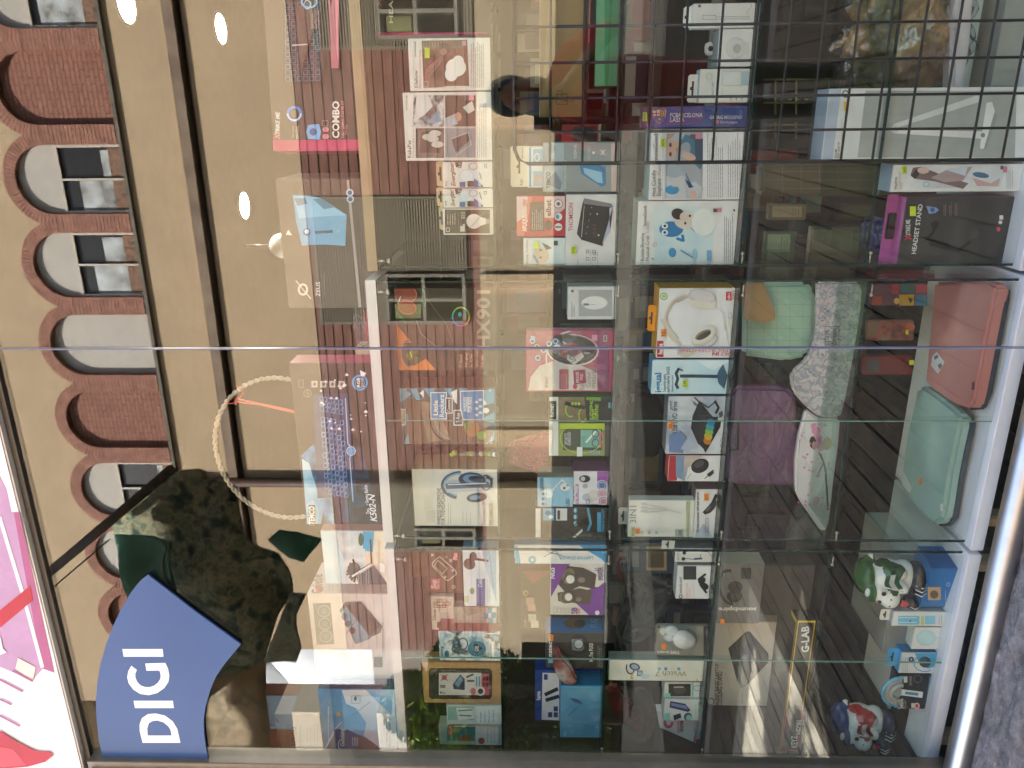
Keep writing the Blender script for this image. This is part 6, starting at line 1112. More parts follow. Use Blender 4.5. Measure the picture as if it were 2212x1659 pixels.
b = Item('car_holder_box', 'white and mint box with a phone holder picture in front', 'box', 1557, 1511, 1433, 1519, y0, ZC, .05, '#dfe4e2', side='#b4b8b4'); f = b.f
f.P([(1448, 1514), (1480, 1520), (1492, 1534), (1486, 1538), (1446, 1528)], '#3c4068'); f.P([(1450, 1518), (1482, 1524), (1486, 1532), (1450, 1524)], '#7f8fc0'); f.P([(1454, 1545), (1470, 1540), (1472, 1550), (1456, 1556)], '#2a2c44'); f.E(1486, 1548, 9, 9, '#4c5878'); f.E(1488, 1550, 6, 6, '#8fd0c0'); f.R(1434, 1540, 1447, 1556, mi_)
for k in range(3): f.R(1508, 1516+k*13, 1516, 1526+k*13, mi_)
f.lines(1500, 1506, 1552, 1516, 1, '#5cb8a8', .9); b.end()
bm = bmesh.new(); Q = [at_y(a, c_, .24) for a, c_ in ((1419, 1536), (1425, 1571), (1503, 1605), (1518, 1560), (1518, 1536))]; prism(bm, Q, (0, .03, 0)); o = link('dash_camera_box', bm, mat('#dad8dc', .35)); tag(o, 'tilted white and pink dome camera box behind the mint boxes', 'box')
f = Face(Vector((Q[2].x, .24, ZC)), (1, 0, 0), Z, .5, .4); f.clamp = False; f.P([(1497, 1603), (1504, 1604), (1510, 1560), (1506, 1558)], '#c84c7c'); f.ring(1444, 1560, 8, 10, 6, '#d05c80', 0, 300); f.T('panda', 1468, 1582, 1556, 6, '#d05c80', .01); f.T('dome', 1476, 1580, 1556, 8, '#3a3840', .03); b_ = f.done('printed_front', None); b_.parent = o
# crumpled dark bag and blue packs at the back of the left cabinet
bag = blot(['#1c2026', '#343a42', '#545c66', '#262a38'], 12, .3, 4, dist=1.5, bump=1)
slab('dark_bag', 'crumpled dark grey plastic bag behind the earbud packs', 'bag', [(1340, 1225), (1352, 1205), (1385, 1215), (1420, 1260), (1456, 1262), (1452, 1290), (1440, 1340), (1400, 1390), (1345, 1410), (1330, 1380), (1345, 1330), (1355, 1280)], .40, .08, bag, bevel=.02)
b = Item('accessory_pack', 'blue accessory pack with two pictures behind the small earphone box', 'pack', 1240, 1173, 1345, 1545, .36, ZC, .03, '#1e3a54'); f = b.f; f.R(1366, 1180, 1380, 1225, '#6c7c84'); f.R(1396, 1180, 1440, 1232, '#9a8a70'); f.R(1400, 1186, 1434, 1226, '#4c4438'); f.lines(1354, 1362, 1232, 1180, 2, '#5a7c94'); b.end()
slab('red_car_toy', 'red toy car shape behind the watch box', 'toy', [(1336, 1210), (1334, 1250), (1350, 1262), (1362, 1250), (1360, 1208), (1346, 1200)], .46, .04, mat('#7c1c24', .25, var=.2))
slab('red_wrapped_toy', 'red toy in crumpled clear film under the pale blue box', 'toy', [(1310, 1490), (1330, 1484), (1352, 1510), (1376, 1536), (1398, 1570), (1380, 1590), (1340, 1560), (1318, 1530)], .33, .04, blot(['#6c1a1e', '#9a2a2c', '#3a2a26'], 10, .25, 3, bump=.6), bevel=.01)
slab('film_bag', 'bag of crumpled clear film at the lower left of the third shelf', 'bag', [(1340, 1500), (1400, 1486), (1416, 1520), (1420, 1580), (1390, 1620), (1352, 1600), (1336, 1560)], .28, .03, M_WRAP, bevel=.015)
# ================================================================ low shelf and base
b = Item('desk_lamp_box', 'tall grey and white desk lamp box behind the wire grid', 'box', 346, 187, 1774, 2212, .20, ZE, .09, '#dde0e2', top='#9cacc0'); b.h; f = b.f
f.P([(1776, 345), (1793, 188), (1818, 188), (1798, 345)], '#b0bdd2'); f.P([(1852, 340), (1870, 196), (2196, 196), (2192, 340)], '#a8adac'); f.T('XIAOMI', 1808, 341, 322, 5, '#3a3c40', .01); f.T('Desk Lamp Lite', 1813, 341, 306, 5, '#3a3c40', .01); f.lines(1817, 1820, 341, 250, 1, '#7a7c80', .8)
f.R(1823, 220, 1832, 240, '#f0b030'); f.ring(1826, 203, 6, 7, 2.5, '#5a5c5c')
f.P([(1928, 276), (1930, 268), (2110, 206), (2116, 212), (2116, 220), (1936, 276)], '#d5d9dc'); f.P([(1926, 280), (1936, 280), (2124, 284), (2126, 300), (1930, 288)], '#e2e4e6'); f.E(1932, 279, 9, 8, '#ccd0d3'); f.L([(1934, 274), (1940, 282)], 1, '#6a6e70')
f.P([(2116, 316), (2130, 222), (2142, 220), (2150, 248), (2126, 320), (2118, 322)], '#e4e6e8'); f.P([(2148, 240), (2154, 252), (2128, 322), (2124, 322)], '#9a9ea0'); f.E(2122, 292, 5, 5, '#8a8e90'); b.end()
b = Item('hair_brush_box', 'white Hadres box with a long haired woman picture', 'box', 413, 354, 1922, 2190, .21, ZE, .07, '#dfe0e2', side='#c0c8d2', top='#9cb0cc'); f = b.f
f.T('Hadres', 1938, 408, 382, 7, '#4a4448', .01); f.T('Compact Straight', 1945, 408, 370, 4, '#a08888'); f.T('Brush', 1949, 408, 396, 4, '#a08888'); f.P([(1964, 408), (1962, 358), (2172, 358), (2160, 404)], hb('#c4ccd6', '#dcdee4', '#b4b8c4')); f.P([(1966, 378), (1972, 362), (1990, 360), (2040, 380), (2092, 396), (2080, 408), (2020, 392), (1974, 386)], '#7c6668'); f.P([(1967, 380), (1980, 364), (1986, 376), (1978, 386)], '#3c3034'); f.E(1994, 368, 13, 7, '#cfb4ac'); f.P([(2010, 384), (2050, 364), (2100, 360), (2080, 390), (2040, 394)], '#a89498'); f.P([(2040, 366), (2090, 358), (2085, 380)], '#c4ccdc')
f.E(2118, 378, 18, 6, '#4c7490', .15); f.P([(2100, 384), (2140, 396), (2160, 384), (2156, 402), (2110, 402)], '#c8a8a8'); f.ring(2000, 398, 6, 5, 3, '#9cc4d8'); f.R(2160, 358, 2166, 366, '#6a6a6c'); f.R(2166, 360, 2174, 372, '#d87890'); f.lines(2172, 2188, 408, 360, 4, '#8a8c92', .9); b.sticker(1946, 358, 1956, 375, YEL, '24,95'); b.end()
b = Item('headset_stand_box', 'black HEADSET STAND box with pink edges and hang flap', 'box', 570, 425, 1937, 2170, .22, ZE, .09, blot(['#2b2b2d', '#3c3c3c', '#232325'], 4, .4, 4), side='#a83c70', top='#b858a0'); f = b.f
f.T('XTRIKE ME', 1964, 510, 476, 9, '#dcdcdc', .02, x2=1971) if False else None
f.T('XTRIKE ME', 1966, 508, 474, 9, '#d8d8dc', .02); f.T('X', 1968, 518, 506, 13, '#c8384c', .03); f.T('HEADSET STAND', 1978, 548, 441, 9.5, '#e0e0e4', .015, x2=1993)
f.P([(2004, 455), (2000, 445), (2022, 448), (2028, 454), (2020, 460), (2006, 462)], '#7c98c8'); f.E(2014, 453, 5, 5, '#3c5c9c')
for k in range(3): f.lines(2037+k*12, 2044+k*12, 466, 438, 2, '#9a7c80', .9)
f.P([(1996, 520), (2006, 518), (2030, 482), (2020, 476), (2010, 482), (2014, 498)], '#151516'); f.P([(2004, 516), (2014, 516), (2070, 536), (2092, 520), (2100, 522), (2070, 545), (2008, 530)], '#161617'); f.E(2104, 505, 8, 12, '#4a4a48', .4)
f.E(2156, 495, 4, 5, '#d84c70'); f.E(2160, 480, 4, 4, '#dcdcdc'); f.R(2158, 465, 2166, 474, '#dcdcdc'); f.R(1938, 423, 2168, 426, '#c04c80'); b.sticker(1963, 445, 1976, 466, YEL); b.end(); b.tab(1914, 570, 424, '#b058a0', hole=False)
bm = bmesh.new(); bbox(bm, (b.w*.35, b.d*.4, b.h-.001), (b.w*.75, b.d*.46, b.h+.022), 0, None, .003); b.adopt(link('hook', bm, BLK)); bpy.data.objects[b.root.name]
for ch in b.root.children:
    if ch.name.startswith('hook'): ch.matrix_world = b.M
# purple, mint and patterned laptop sleeves
slab('laptop_sleeve', 'purple laptop sleeve in clear film with a handle', 'laptop sleeve', [(1570, 1042), (1573, 858), (1590, 836), (1700, 838), (1720, 856), (1729, 1030), (1715, 1052), (1590, 1048)], .44, .03, blot(['#5c3468', '#744684', '#84588e', '#6c4278'], 5, .3, 5, dist=2, bump=.5, vec=(1, 1, 3)), bevel=.01)
fw_ = Face(Vector((at_y(1720, 1040, .44).x, .44, ZD)), (1, 0, 0), Z, 1, 1, base=.004); fw_.clamp = False; fw_.P([(1578, 1038), (1580, 860), (1594, 844), (1698, 846), (1714, 860), (1720, 1030), (1710, 1044)], M_WRAP); fw_.done('film_wrap', None).parent = bpy.data.objects['laptop_sleeve']
bm = bmesh.new(); tube(bm, [at_y(1577, 970, .43), at_y(1592, 970, .425), at_y(1592, 914, .425), at_y(1577, 914, .43)], .006, 8); link('handle', bm, BLK, bpy.data.objects['laptop_sleeve'])
slab('laptop_sleeve', 'mint green laptop sleeve with fine check lines', 'laptop sleeve', [(1606, 612), (1745, 610), (1762, 630), (1764, 660), (1760, 740), (1744, 772), (1700, 782), (1606, 770)], .42, .03, blot(['#8fbfb8', '#a8d0c8', '#b8dcd4'], 5, .3, 3), bevel=.012)
ol = bpy.data.objects['laptop_sleeve.001']
f = Face(Vector((at_y(1700, 782, .42).x, .42, ZD)), (1, 0, 0), Z, 1, 1, base=.001); f.clamp = False
for k in range(6): f.L([(1608, 630+k*26), (1758, 632+k*26)], .8, '#8ab4ae')
for k in range(5): f.L([(1622+k*28, 614), (1622+k*28, 770)], .8, '#8ab4ae')
for _ in range(12):
    x, y = random.uniform(1620, 1740), random.uniform(620, 760); f.L([(x, y), (x+5, y+7)], 1.4, '#dceeee')
f.done('check_print', None).parent = ol
slab('kraft_envelope', 'small brown paper envelope in front of the mint sleeve', 'envelope', [(1600, 612), (1650, 610), (1675, 675), (1675, 692), (1650, 698), (1608, 690)], .38, .006, kr, bevel=.001) 
slab('laptop_sleeve', 'pale floral laptop sleeve curved over the low shelf', 'laptop sleeve', [(1766, 608), (1840, 606), (1858, 612), (1864, 622), (1862, 660), (1852, 730), (1840, 800), (1824, 880), (1816, 905), (1770, 902), (1742, 880), (1716, 850), (1708, 825), (1712, 805), (1746, 775), (1764, 720)], .33, .025, blot(['#b8bcc8', '#cdbcc4', '#8f9cac', '#d8ccd0', '#b4c0c8'], 40, .35, 3, dist=.5, lo=.3, hi=.7), bevel=.01)
of = bpy.data.objects['laptop_sleeve.002']; f = Face(Vector((at_y(1820, 905, .33).x, .33, ZD)), (1, 0, 0), Z, 1, 1, base=.001); f.clamp = False
rs = random.Random(4)
for _ in range(150):
    x = rs.uniform(1775, 1845); y = rs.uniform(612, 890)
    if x > 1862-(y-612)*.14: continue
    a = rs.uniform(0, 3); q = rs.uniform(2, 4.5); f.put([(x-q*math.cos(a), y-q*math.sin(a)), (x+1.2*math.sin(a), y-1.2*math.cos(a)), (x+q*math.cos(a), y+q*math.sin(a)), (x-1.2*math.sin(a), y+1.2*math.cos(a))], ['#5c6878', '#7c8898', '#c890a4', '#4c6470'][rs.randrange(4)])
f.nx(); f.box(1782, 705, 1812, 745, 1, '#3a3c44'); f.T('Just', 1790, 740, 712, 8, '#3a3c44'); f.T('Dream', 1806, 742, 710, 9, '#3a3c44'); f.done('flower_print', None).parent = of
slab('laptop_sleeve', 'white laptop sleeve printed with a pink girl figure', 'laptop sleeve', [(1742, 885), (1770, 905), (1816, 907), (1812, 960), (1800, 1050), (1792, 1130), (1782, 1150), (1774, 1148), (1730, 1086), (1718, 1060), (1718, 1000), (1726, 940)], .345, .022, mat('#dcdae4', .3), bevel=.008)
og = bpy.data.objects['laptop_sleeve.003']; f = Face(Vector((at_y(1782, 1150, .345).x, .345, ZD)), (1, 0, 0), Z, 1, 1, base=.001); f.clamp = False
for a, c_, q in ((1762, 930, 9), (1766, 945, 10), (1772, 962, 12), (1757, 920, 6)): f.E(a, c_, q, q, '#d890b4')
f.E(1755, 955, 7, 13, '#2c2028'); f.E(1758, 962, 5, 9, '#b88a90'); f.E(1786, 958, 9, 14, hb('#a878a8', '#c8b060', '#6c9cb8')); f.L([(1772, 980), (1782, 1010), (1786, 1060), (1788, 1100)], 4, '#3c3440'); f.L([(1768, 975), (1778, 1000), (1764, 1030)], 2.5, '#3c3440'); f.E(1762, 1080, 9, 9, '#e0b0c4')
for _ in range(34):
    x, y = rs.uniform(1724, 1790), rs.uniform(915, 1110); f.E(x, y, 2, 3, ['#d870a0', '#e0a0b8', '#c89890'][rs.randrange(3)], rs.random()*3, 6)
f.done('girl_print', None).parent = og
slab('laptop_sleeve', 'salmon pink laptop sleeve lying on the white base', 'laptop sleeve', [(2018, 609), (2136, 609), (2149, 618), (2150, 630), (2142, 660), (2104, 862), (2098, 878), (2088, 882), (2060, 873), (2008, 838), (1998, 824)], None, .035, blot(['#b5736c', '#bd7d76', '#c48880'], 4, .6, 4, bump=.2), horiz=ZE+.055, bevel=.01)
op = bpy.data.objects['laptop_sleeve.004']
def flat(parent, z, arts, nm='tag'):
    f = Face(Vector((0, 0, z)), (1, 0, 0), (0, 1, 0), 3, 3, base=.0008); f.n = Z.copy(); f.clamp = False; arts(f); f.done(nm, None).parent = parent
flat(op, ZE+.055, lambda f: (f.P([(2024, 760), (2041, 782), (2027, 808), (2012, 790), (2014, 770)], '#d8d4d4'), f.P([(2018, 770), (2026, 766), (2028, 772), (2020, 778)], '#7a6a7c'), f.P([(2026, 788), (2034, 784), (2036, 792), (2030, 798)], '#7a7080'), f.R(2100, 825, 2106, 842, '#5a4a4c')), 'paper_tag')
slab('laptop_sleeve', 'mint green laptop sleeve lying on the base beside the salmon one', 'laptop sleeve', [(1980, 838), (1992, 834), (2012, 846), (2060, 884), (2072, 898), (2074, 914), (2064, 960), (2050, 1030), (2040, 1100), (2034, 1124), (2018, 1134), (2004, 1126), (1952, 1068), (1944, 1046), (1958, 940)], None, .035, blot(['#8aa59e', '#96b0a8', '#a2bab2'], 4, .6, 4, bump=.2), horiz=ZE+.055, bevel=.01)
om = bpy.data.objects['laptop_sleeve.005']
flat(om, ZE+.055, lambda f: (f.P([(1948, 1025), (1954, 1020), (1970, 1054), (1966, 1066), (1950, 1048)], '#d4d4d0'), f.P([(1986, 1034), (1994, 1032), (1992, 1046), (1986, 1048)], '#e8803c'), f.R(2032, 1088, 2038, 1104, '#d8d8d4')), 'paper_tag')
slab('laptop_sleeve', 'dark padded sleeve edge lying under the salmon sleeve', 'laptop sleeve', [(2150, 618), (2166, 624), (2164, 650), (2128, 850), (2114, 884), (2090, 886), (2104, 862), (2142, 660)], None, .02, mat('#3a4048', .6, var=.2), horiz=ZE+.03, bevel=.004)
slab('laptop_sleeve', 'dark padded sleeve edge lying under the mint sleeve', 'laptop sleeve', [(2072, 900), (2092, 908), (2092, 920), (2066, 1050), (2056, 1120), (2044, 1136), (2024, 1136), (2040, 1100), (2064, 960)], None, .02, mat('#454a52', .6, var=.2), horiz=ZE+.03, bevel=.004)
# patterned phone cases hanging at the back
def pouch(nm, lb, x0, y0_, x1, y1, y, m, arts=None, th=.015):
    P_ = [(x1, y1), (x0+4, y1), (x0, y1-4), (x0, y0_+4), (x0+4, y0_), (x1, y0_)]
    o = slab(nm, lb, nm.replace('_', ' '), P_, y, th, m, bevel=.003)
    if arts:
        f = Face(Vector((at_y(x1, y1, y).x, y, at_y(x1, y1, y).z)), (1, 0, 0), Z, 1, 1, base=.001); f.clamp = False; arts(f); f.done('printed_front', None).parent = o
    return o
pouch('phone_case', 'phone case with small coloured squares at the back of the base', 1880, 612, 2004, 660, .45, mat('#5c3c54', .4), lambda f: (f.R(1942, 636, 1974, 660, '#b89c34'), f.R(1944, 614, 1976, 634, '#2c6470'), f.R(1926, 614, 1942, 634, '#9c3848'), f.R(1976, 636, 2002, 660, '#4478a0'), f.R(1978, 614, 2002, 634, '#a84c5c'), f.P([(1960, 642), (1972, 646), (1966, 656)], '#2c2420'), f.R(1884, 640, 1904, 658, '#9c4438'), f.E(1936, 650, 6, 7, '#c8b070')))
pouch('phone_case', 'reddish floral phone case hanging at the back with a yellow tag', 1872, 692, 1975, 736, .45, blot(['#4c2c2c', '#8a4c48', '#6c6450', '#9c6c60'], 26, .4, 3), lambda f: (f.E(1966, 706, 10, 9, '#a85c50'), f.R(1956, 712, 1962, 722, YEL)))
pouch('phone_case', 'dark red phone case with a grey square hanging at the back', 1862, 768, 1972, 810, .45, mat('#6c2428', .4, var=.15), lambda f: (f.R(1872, 776, 1900, 804, '#4c4a54'), f.R(1964, 778, 1974, 788, YEL)))
pouch('red_packet', 'plain crimson packet at the top of the hanging cases', 1870, 584, 2020, 608, .47, mat('#7c1a2c', .4, var=.2))
# -- left cabinet lower part
b = Item('headphones_box', 'dark grey soundspire headphones box standing upside down', 'box', 1347, 1218, 1548, 1638, .21, None, .08, '#6a6560', side='#a49c90'); f = b.f
f.ring(1576, 1268, 22, 36, 6, '#0c0b0a', 90, 290, rot=-.15); f.E(1586, 1288, 17, 13, '#0e0d0c'); f.E(1588, 1268, 16, 13, '#0b0a0a'); f.E(1588, 1288, 10, 7, '#35312f'); f.T('soundspire', 1634, 1312, 1312, 10, '#dcd6ce', .03, x2=1552); f.T('PHILIPS', 1568, 1244, 1236, 5, '#8a847c') if False else None; f.P([(1562, 1243), (1566, 1240), (1562, 1237)], '#a49c94'); f.R(1600, 1226, 1622, 1250, '#22201f'); b.sticker(1555, 1334, 1564, 1346, ORG); b.end()
b = Item('cooling_stand_box', 'large beige grey laptop cooling stand box behind the shelf', 'box', 1526, 1344, 1530, 1706, .345, ZD, .06, '#dcd4cc', side='#a0968c'); f = b.f
f.P([(1573, 1400), (1612, 1364), (1620, 1364), (1660, 1412), (1660, 1430), (1610, 1484), (1600, 1486), (1592, 1470)], '#26221f'); f.P([(1580, 1402), (1614, 1370), (1654, 1414), (1606, 1474), (1598, 1466)], '#332d29'); f.E(1618, 1420, 20, 24, '#2c2b48'); f.T('COOLING STAND', 1560, 1524, 1450, 8, '#4c4640', .02); f.T('SILENT BASIC LAPTOP', 1552, 1524, 1432, 6, '#4c4640', .02); f.R(1694, 1345, 1704, 1357, '#4c4640'); f.lines(1600, 1606, 1520, 1490, 1, '#7c746c', .9); f.ring(1528+8, 1515, 6, 7, 2, '#4c4640'); b.end()
pr_ = at_y(1640, 1335, .215); pq_ = at_y(1640, 1222, .215)
rz = boxo('dark_carton', (pr_.x+.005, .22, ZD+.001), (pq_.x, .29, pr_.z-.001), blot(['#24201c', '#38322b', '#2c2723'], 9, .6, 5), None, .002); tag(rz, 'low dark carton carrying the upside down headphones box', 'carton')
# keyboard box lying on the low shelf
zk = ZD+.032
bm = bmesh.new()
Kp = [at_z(1765, 1345, zk)]
A = at_y(1758, 1340, .17); Bp = at_y(1740, 1622, .17)
bbox(bm, (Bp.x, .17, ZD+.001), (A.x, .33, ZD+.052), 0, None, .0015)
o = link('keyboard_box', bm, mat('#2b2826', .35)); tag(o, 'dark G-LAB keyboard box with yellow and orange edges lying flat', 'box')
f = Face(Vector((Bp.x, .17, ZD+.001)), (1, 0, 0), Z, A.x-Bp.x, .051); Lk, Hk = f.w, f.h
def r_(a, b_, c_, d_, m): f.put([(Lk*a, Hk*b_), (Lk*c_, Hk*b_), (Lk*c_, Hk*d_), (Lk*a, Hk*d_)], m, raw=True); f.nx()
r_(0, 0, 1, .07, '#d0503c'); r_(.35, 0, 1, .07, '#c8a020'); r_(0, .93, .35, 1, '#d0503c'); r_(.35, .93, 1, 1, '#d8a824'); r_(.985, 0, 1, 1, '#d8b82c'); r_(0, 0, .012, 1, '#d0503c')
f.T('G-LAB', 1747, 1408, 1352, 13, '#dcdcd8', .03); f.T('KEYZ', 1722, 1614, 1588, 10, '#e8e8e4', .02) if True else None; f.T('NEON', 1735, 1585, 1555, 12, '#e8e8e4', .03); f.done('printed_front', None).parent = o
f = Face(Vector((Bp.x, .17, ZD+.053)), (1, 0, 0), (0, 1, 0), A.x-Bp.x, .16); f.n = Z.copy(); Lk, Hk = f.w, f.h
r_(0, 0, 1, .04, '#d8a824'); r_(.97, .04, 1, 1, '#d8b82c'); r_(.1, .2, .9, .8, '#3a3634'); f.done('printed_top', None).parent = o
# cow figurines
def cow(nm, lb, px, py, y, hpx, c1, c2, flagc, capc):
    base = at_y(px, py, y); sc_ = abs(at_y(px-hpx, py, y).z-base.z)/144.0
    root = empty(nm, base, lb, 'figurine', 'painted cow figurines')
    w1 = mat('#e2e1dc', .15, var=.02); g_ = mat(c1, .2); dk = mat(c2, .25); rd_ = mat('#c03a34', .25); bk = mat('#1c1c20', .2); cp = mat(capc, .25, var=.1)
    def V3(h, v, dd=0): return Vector(((1250-h)*sc_, dd*sc_, (1990-v)*sc_))       # h, v: photo row and column on the first figure, dd: depth
    def blob(lst, m, nm_, vox=2.2):
        bm = bmesh.new()
        for (h, v, dd), r, s in lst: ball(bm, V3(h, v, dd), r*sc_, 0, 18, s)
        me = bpy.data.meshes.new(nm_); bm.to_mesh(me); bm.free(); o = bpy.data.objects.new(nm_, me); COL.objects.link(o)
        md = o.modifiers.new('r', 'REMESH'); md.mode = 'VOXEL'; md.voxel_size = vox*sc_; md.use_smooth_shade = True; s2 = o.modifiers.new('s', 'SMOOTH'); s2.iterations = 5
        dg = bpy.context.evaluated_depsgraph_get(); m2 = bpy.data.meshes.new_from_object(o.evaluated_get(dg)); bpy.data.objects.remove(o); m2.materials.clear(); m2.materials.append(m)
        o = bpy.data.objects.new(nm_, m2); COL.objects.link(o); o.parent = root
        for p in m2.polygons: p.use_smooth = True
        return o
    bd = blob([((1250, 1913, 0), 48, (1, .9, .96)), ((1272, 1911, -34), 22, (1.1, 1, 1)), ((1262, 1890, -26), 20, (1.2, 1, .9)), ((1244, 1930, -44), 12, (1, 1, 1)), ((1215, 1925, -30), 15, (1, 1, 1)), ((1298, 1908, 4), 14, (1, 1, .7)), ((1235, 1945, -6), 30, (1.2, 1, .8)), ((1205, 1880, 10), 13, (1, .8, .7))], w1, 'body')
    bd.data.materials.append(g_)
    pat = [((1212, 1916, -24), 22), ((1200, 1898, 0), 18), ((1252, 1914, -46), 8), ((1297, 1898, -12), 8)]
    for p in bd.data.polygons:
        c = p.center
        if any((c-V3(*q)).length < r*sc_ for q, r in pat): p.material_index = 1
    blob([((1238, 1969, -14), 25, (1.6, 1.35, .85)), ((1298, 1968, -14), 17, (1.1, 1.3, .95)), ((1250, 1952, -4), 18, (1.6, 1, .8))], dk, 'boots')
    bm = bmesh.new()
    for k in range(3): tube(bm, [V3(1252-k*9+4, 1958, -44+k), V3(1256-k*9+4, 1970, -49+k), V3(1252-k*9+4, 1982, -43+k)], 1.3*sc_, 6)
    for k in range(2): tube(bm, [V3(1300-k*8+4, 1958, -34), V3(1303-k*8+4, 1968, -38), V3(1299-k*8+4, 1979, -34)], 1.2*sc_, 6)
    link('boot_laces', bm, w1, root)
    blob([((1242, 1868, 2), 36, (1.1, 1, .55)), ((1262, 1874, -26), 22, (1.1, 1.1, .32)), ((1206, 1876, 8), 10, (1, 1, 1.3))], cp, 'cap')
    bm = bmesh.new(); ball(bm, V3(1261, 1864, -33), 9*sc_, 0, 14, (1.2, .5, .6)); link('cap_badge', bm, mat('#dfe0d8', .3), root)
    bm = bmesh.new(); ball(bm, V3(1256, 1892, -46), 5*sc_, 0, 12, (1, .6, 1)); link('eye', bm, bk, root)
    bm = bmesh.new(); ball(bm, V3(1278, 1888, -42), 4.6*sc_, 0, 12, (1, .6, 1)); link('eye', bm, bk, root)
    bm = bmesh.new(); ball(bm, V3(1265, 1905, -54), 1.8*sc_, 0, 8); ball(bm, V3(1282, 1905, -53), 1.8*sc_, 0, 8); link('nostril', bm, bk, root)
    bm = bmesh.new(); ball(bm, V3(1276, 1928, -42), 9*sc_, 0, 14, (1.1, .9, .6)); link('mouth', bm, bk, root)
    bm = bmesh.new(); ball(bm, V3(1279, 1935, -46), 8*sc_, 0, 14, (1.1, .7, .9)); ball(bm, V3(1282, 1943, -44), 6.5*sc_, 0, 12, (1, .7, 1)); link('tongue', bm, rd_, root)
    bm = bmesh.new(); tube(bm, [V3(1246, 1932, -54), V3(1238, 1908, -58), V3(1230, 1880, -58)], 1.1*sc_, 6); link('flag_stick', bm, w1, root)
    bm = bmesh.new(); g0 = []
    for j in range(7):
        row = []
        for i in range(11):
            t, q = i/10, j/6; h = 1240-34*t-6*q+3*math.sin(t*5); v = 1912-30*(1-q)+8-10*t+3*math.sin(t*6+1); row.append(bm.verts.new(V3(h, v, -60+3*math.sin(t*6))))
        g0.append(row)
    for j in range(6):
        for i in range(10): fc = bm.faces.new((g0[j][i], g0[j][i+1], g0[j+1][i+1], g0[j+1][i])); fc.material_index = 0 if j in (0, 1, 4, 5) else 1; fc.smooth = True
    bmesh.ops.solidify(bm, geom=bm.faces[:], thickness=.8*sc_); link('flag', bm, [mat(flagc, .4), w1], root)
    return root
b = Item('figurine_box', 'blue figurine box with a small window under the green capped cow', 'box', 1312, 1228, 1985, 2055, .17, ZE, .09, blot(['#2c64a4', '#3874b4', '#2c5c98'], 4, .3, 3), side='#2a5c98', top='#3470ac', yaw=-.18, key='cowbox'); f = b.f
f.R(2004, 1268, 2032, 1296, '#c4a078'); f.E(2018, 1284, 9, 9, '#6a5444'); f.R(2002, 1264, 2003.5, 1300, '#1e4c84'); f.ring(2048, 1262, 3, 4, 2, '#8cb8dc'); f.T('PIGGY BANK', 2046, 1306, 1272, 4, '#a8c8e4', .01) if False else None; f.lines(2038, 2046, 1306, 1275, 1, '#9cc0e0', 1.2); b.end()
cow('cow_figurine', 'white cow figurine with green patches, green cap and flag', 1990, 1252, .215, 146, '#2f4f24', '#2a2422', '#2a6a48', '#2a5a24')
cow('cow_figurine', 'white cow figurine with red patches and blue cap in the patch of sun', 1925, 1562, .30, 132, '#b83c38', '#2a2e44', '#b8383c', '#24407c')
b = Item('figurine_box', 'dark box under the second cow behind the ring light pack', 'box', 1600, 1500, 1950, 2010, .24, ZE, .1, '#34332f'); b.end()
bm = bmesh.new(); pa = at_y(1905, 1412, .30); pb = at_y(1905, 1195, .30); bbox(bm, (pa.x, .30, ZE+.001), (pb.x, .55, pa.z), 0, None, .003)
o = link('display_plinth', bm, mat('#a8a9a6', .5, var=.05)); tag(o, 'grey white display plinth behind the green capped cow', 'plinth')
b = Item('toothbrush_box', 'narrow white hang box with light blue sticks beside the blue box', 'box', 1353, 1322, 1925, 2042, .16, ZE, .035, '#dfe0de', side='#a0a4aa'); f = b.f
f.R(1940, 1330, 1986, 1349, '#7cc0e0'); f.L([(1942, 1334), (1980, 1334)], 2, '#c8e4f0'); f.L([(1942, 1344), (1980, 1344)], 2, '#c8e4f0'); f.R(1989, 1330, 1996, 1349, '#c4d08c'); f.R(1998, 1330, 2020, 1348, '#8cc8e4'); f.lines(2026, 2036, 1350, 1328, 2, '#6a6c70', .8); f.E(1966, 1341, 2, 2, '#2c4c6c'); b.end(); b.tab(1905, 1347, 1324, '#dddbd4')
b = Item('cable_coil_box', 'square white box with a pale blue ring', 'box', 1403, 1355, 1968, 2036, .165, ZE, .04, '#e0dfdc', top='#c8c8c4', side='#c4c4c0'); f = b.f
f.E(2000, 1378, 21, 17, '#b4d8e0'); f.E(2000, 1378, 18, 14, '#c4e0e6'); f.L([(2020, 1378), (2034, 1376)], 2, '#b4d8e0'); f.lines(2024, 2032, 1398, 1388, 1, '#9a9a98', .7); b.end()
b = Item('usb_hub_box', 'blue and white hang box with a dark round gadget picture', 'box', 1455, 1410, 1940, 2025, .16, ZE, .04, '#dcdcdc', side='#2c6c9c', top='#3c9cd4'); f = b.f
f.P([(1976, 1411), (2025, 1411), (2025, 1440), (2005, 1444), (1985, 1432)], '#4ca4cc'); f.E(1998, 1430, 13, 12, '#33404c', .3); f.E(1994, 1426, 7, 6, '#566472'); f.ring(1998, 1432, 24, 18, 2, '#3c9cd4', 60, 220); f.ring(1968, 1424, 4, 4, 4, '#2c4c7c'); f.lines(1946, 1962, 1452, 1420, 4, '#5ca4d0', .8); b.end(); b.tab(1920, 1447, 1410, '#3c9cd4')
b = Item('selfie_ring_box', 'black Selfie ring light pack with a grey half dome', 'box', 1532, 1458, 1925, 2010, .165, ZE, .04, '#262625', side='#3c3c3a'); f = b.f
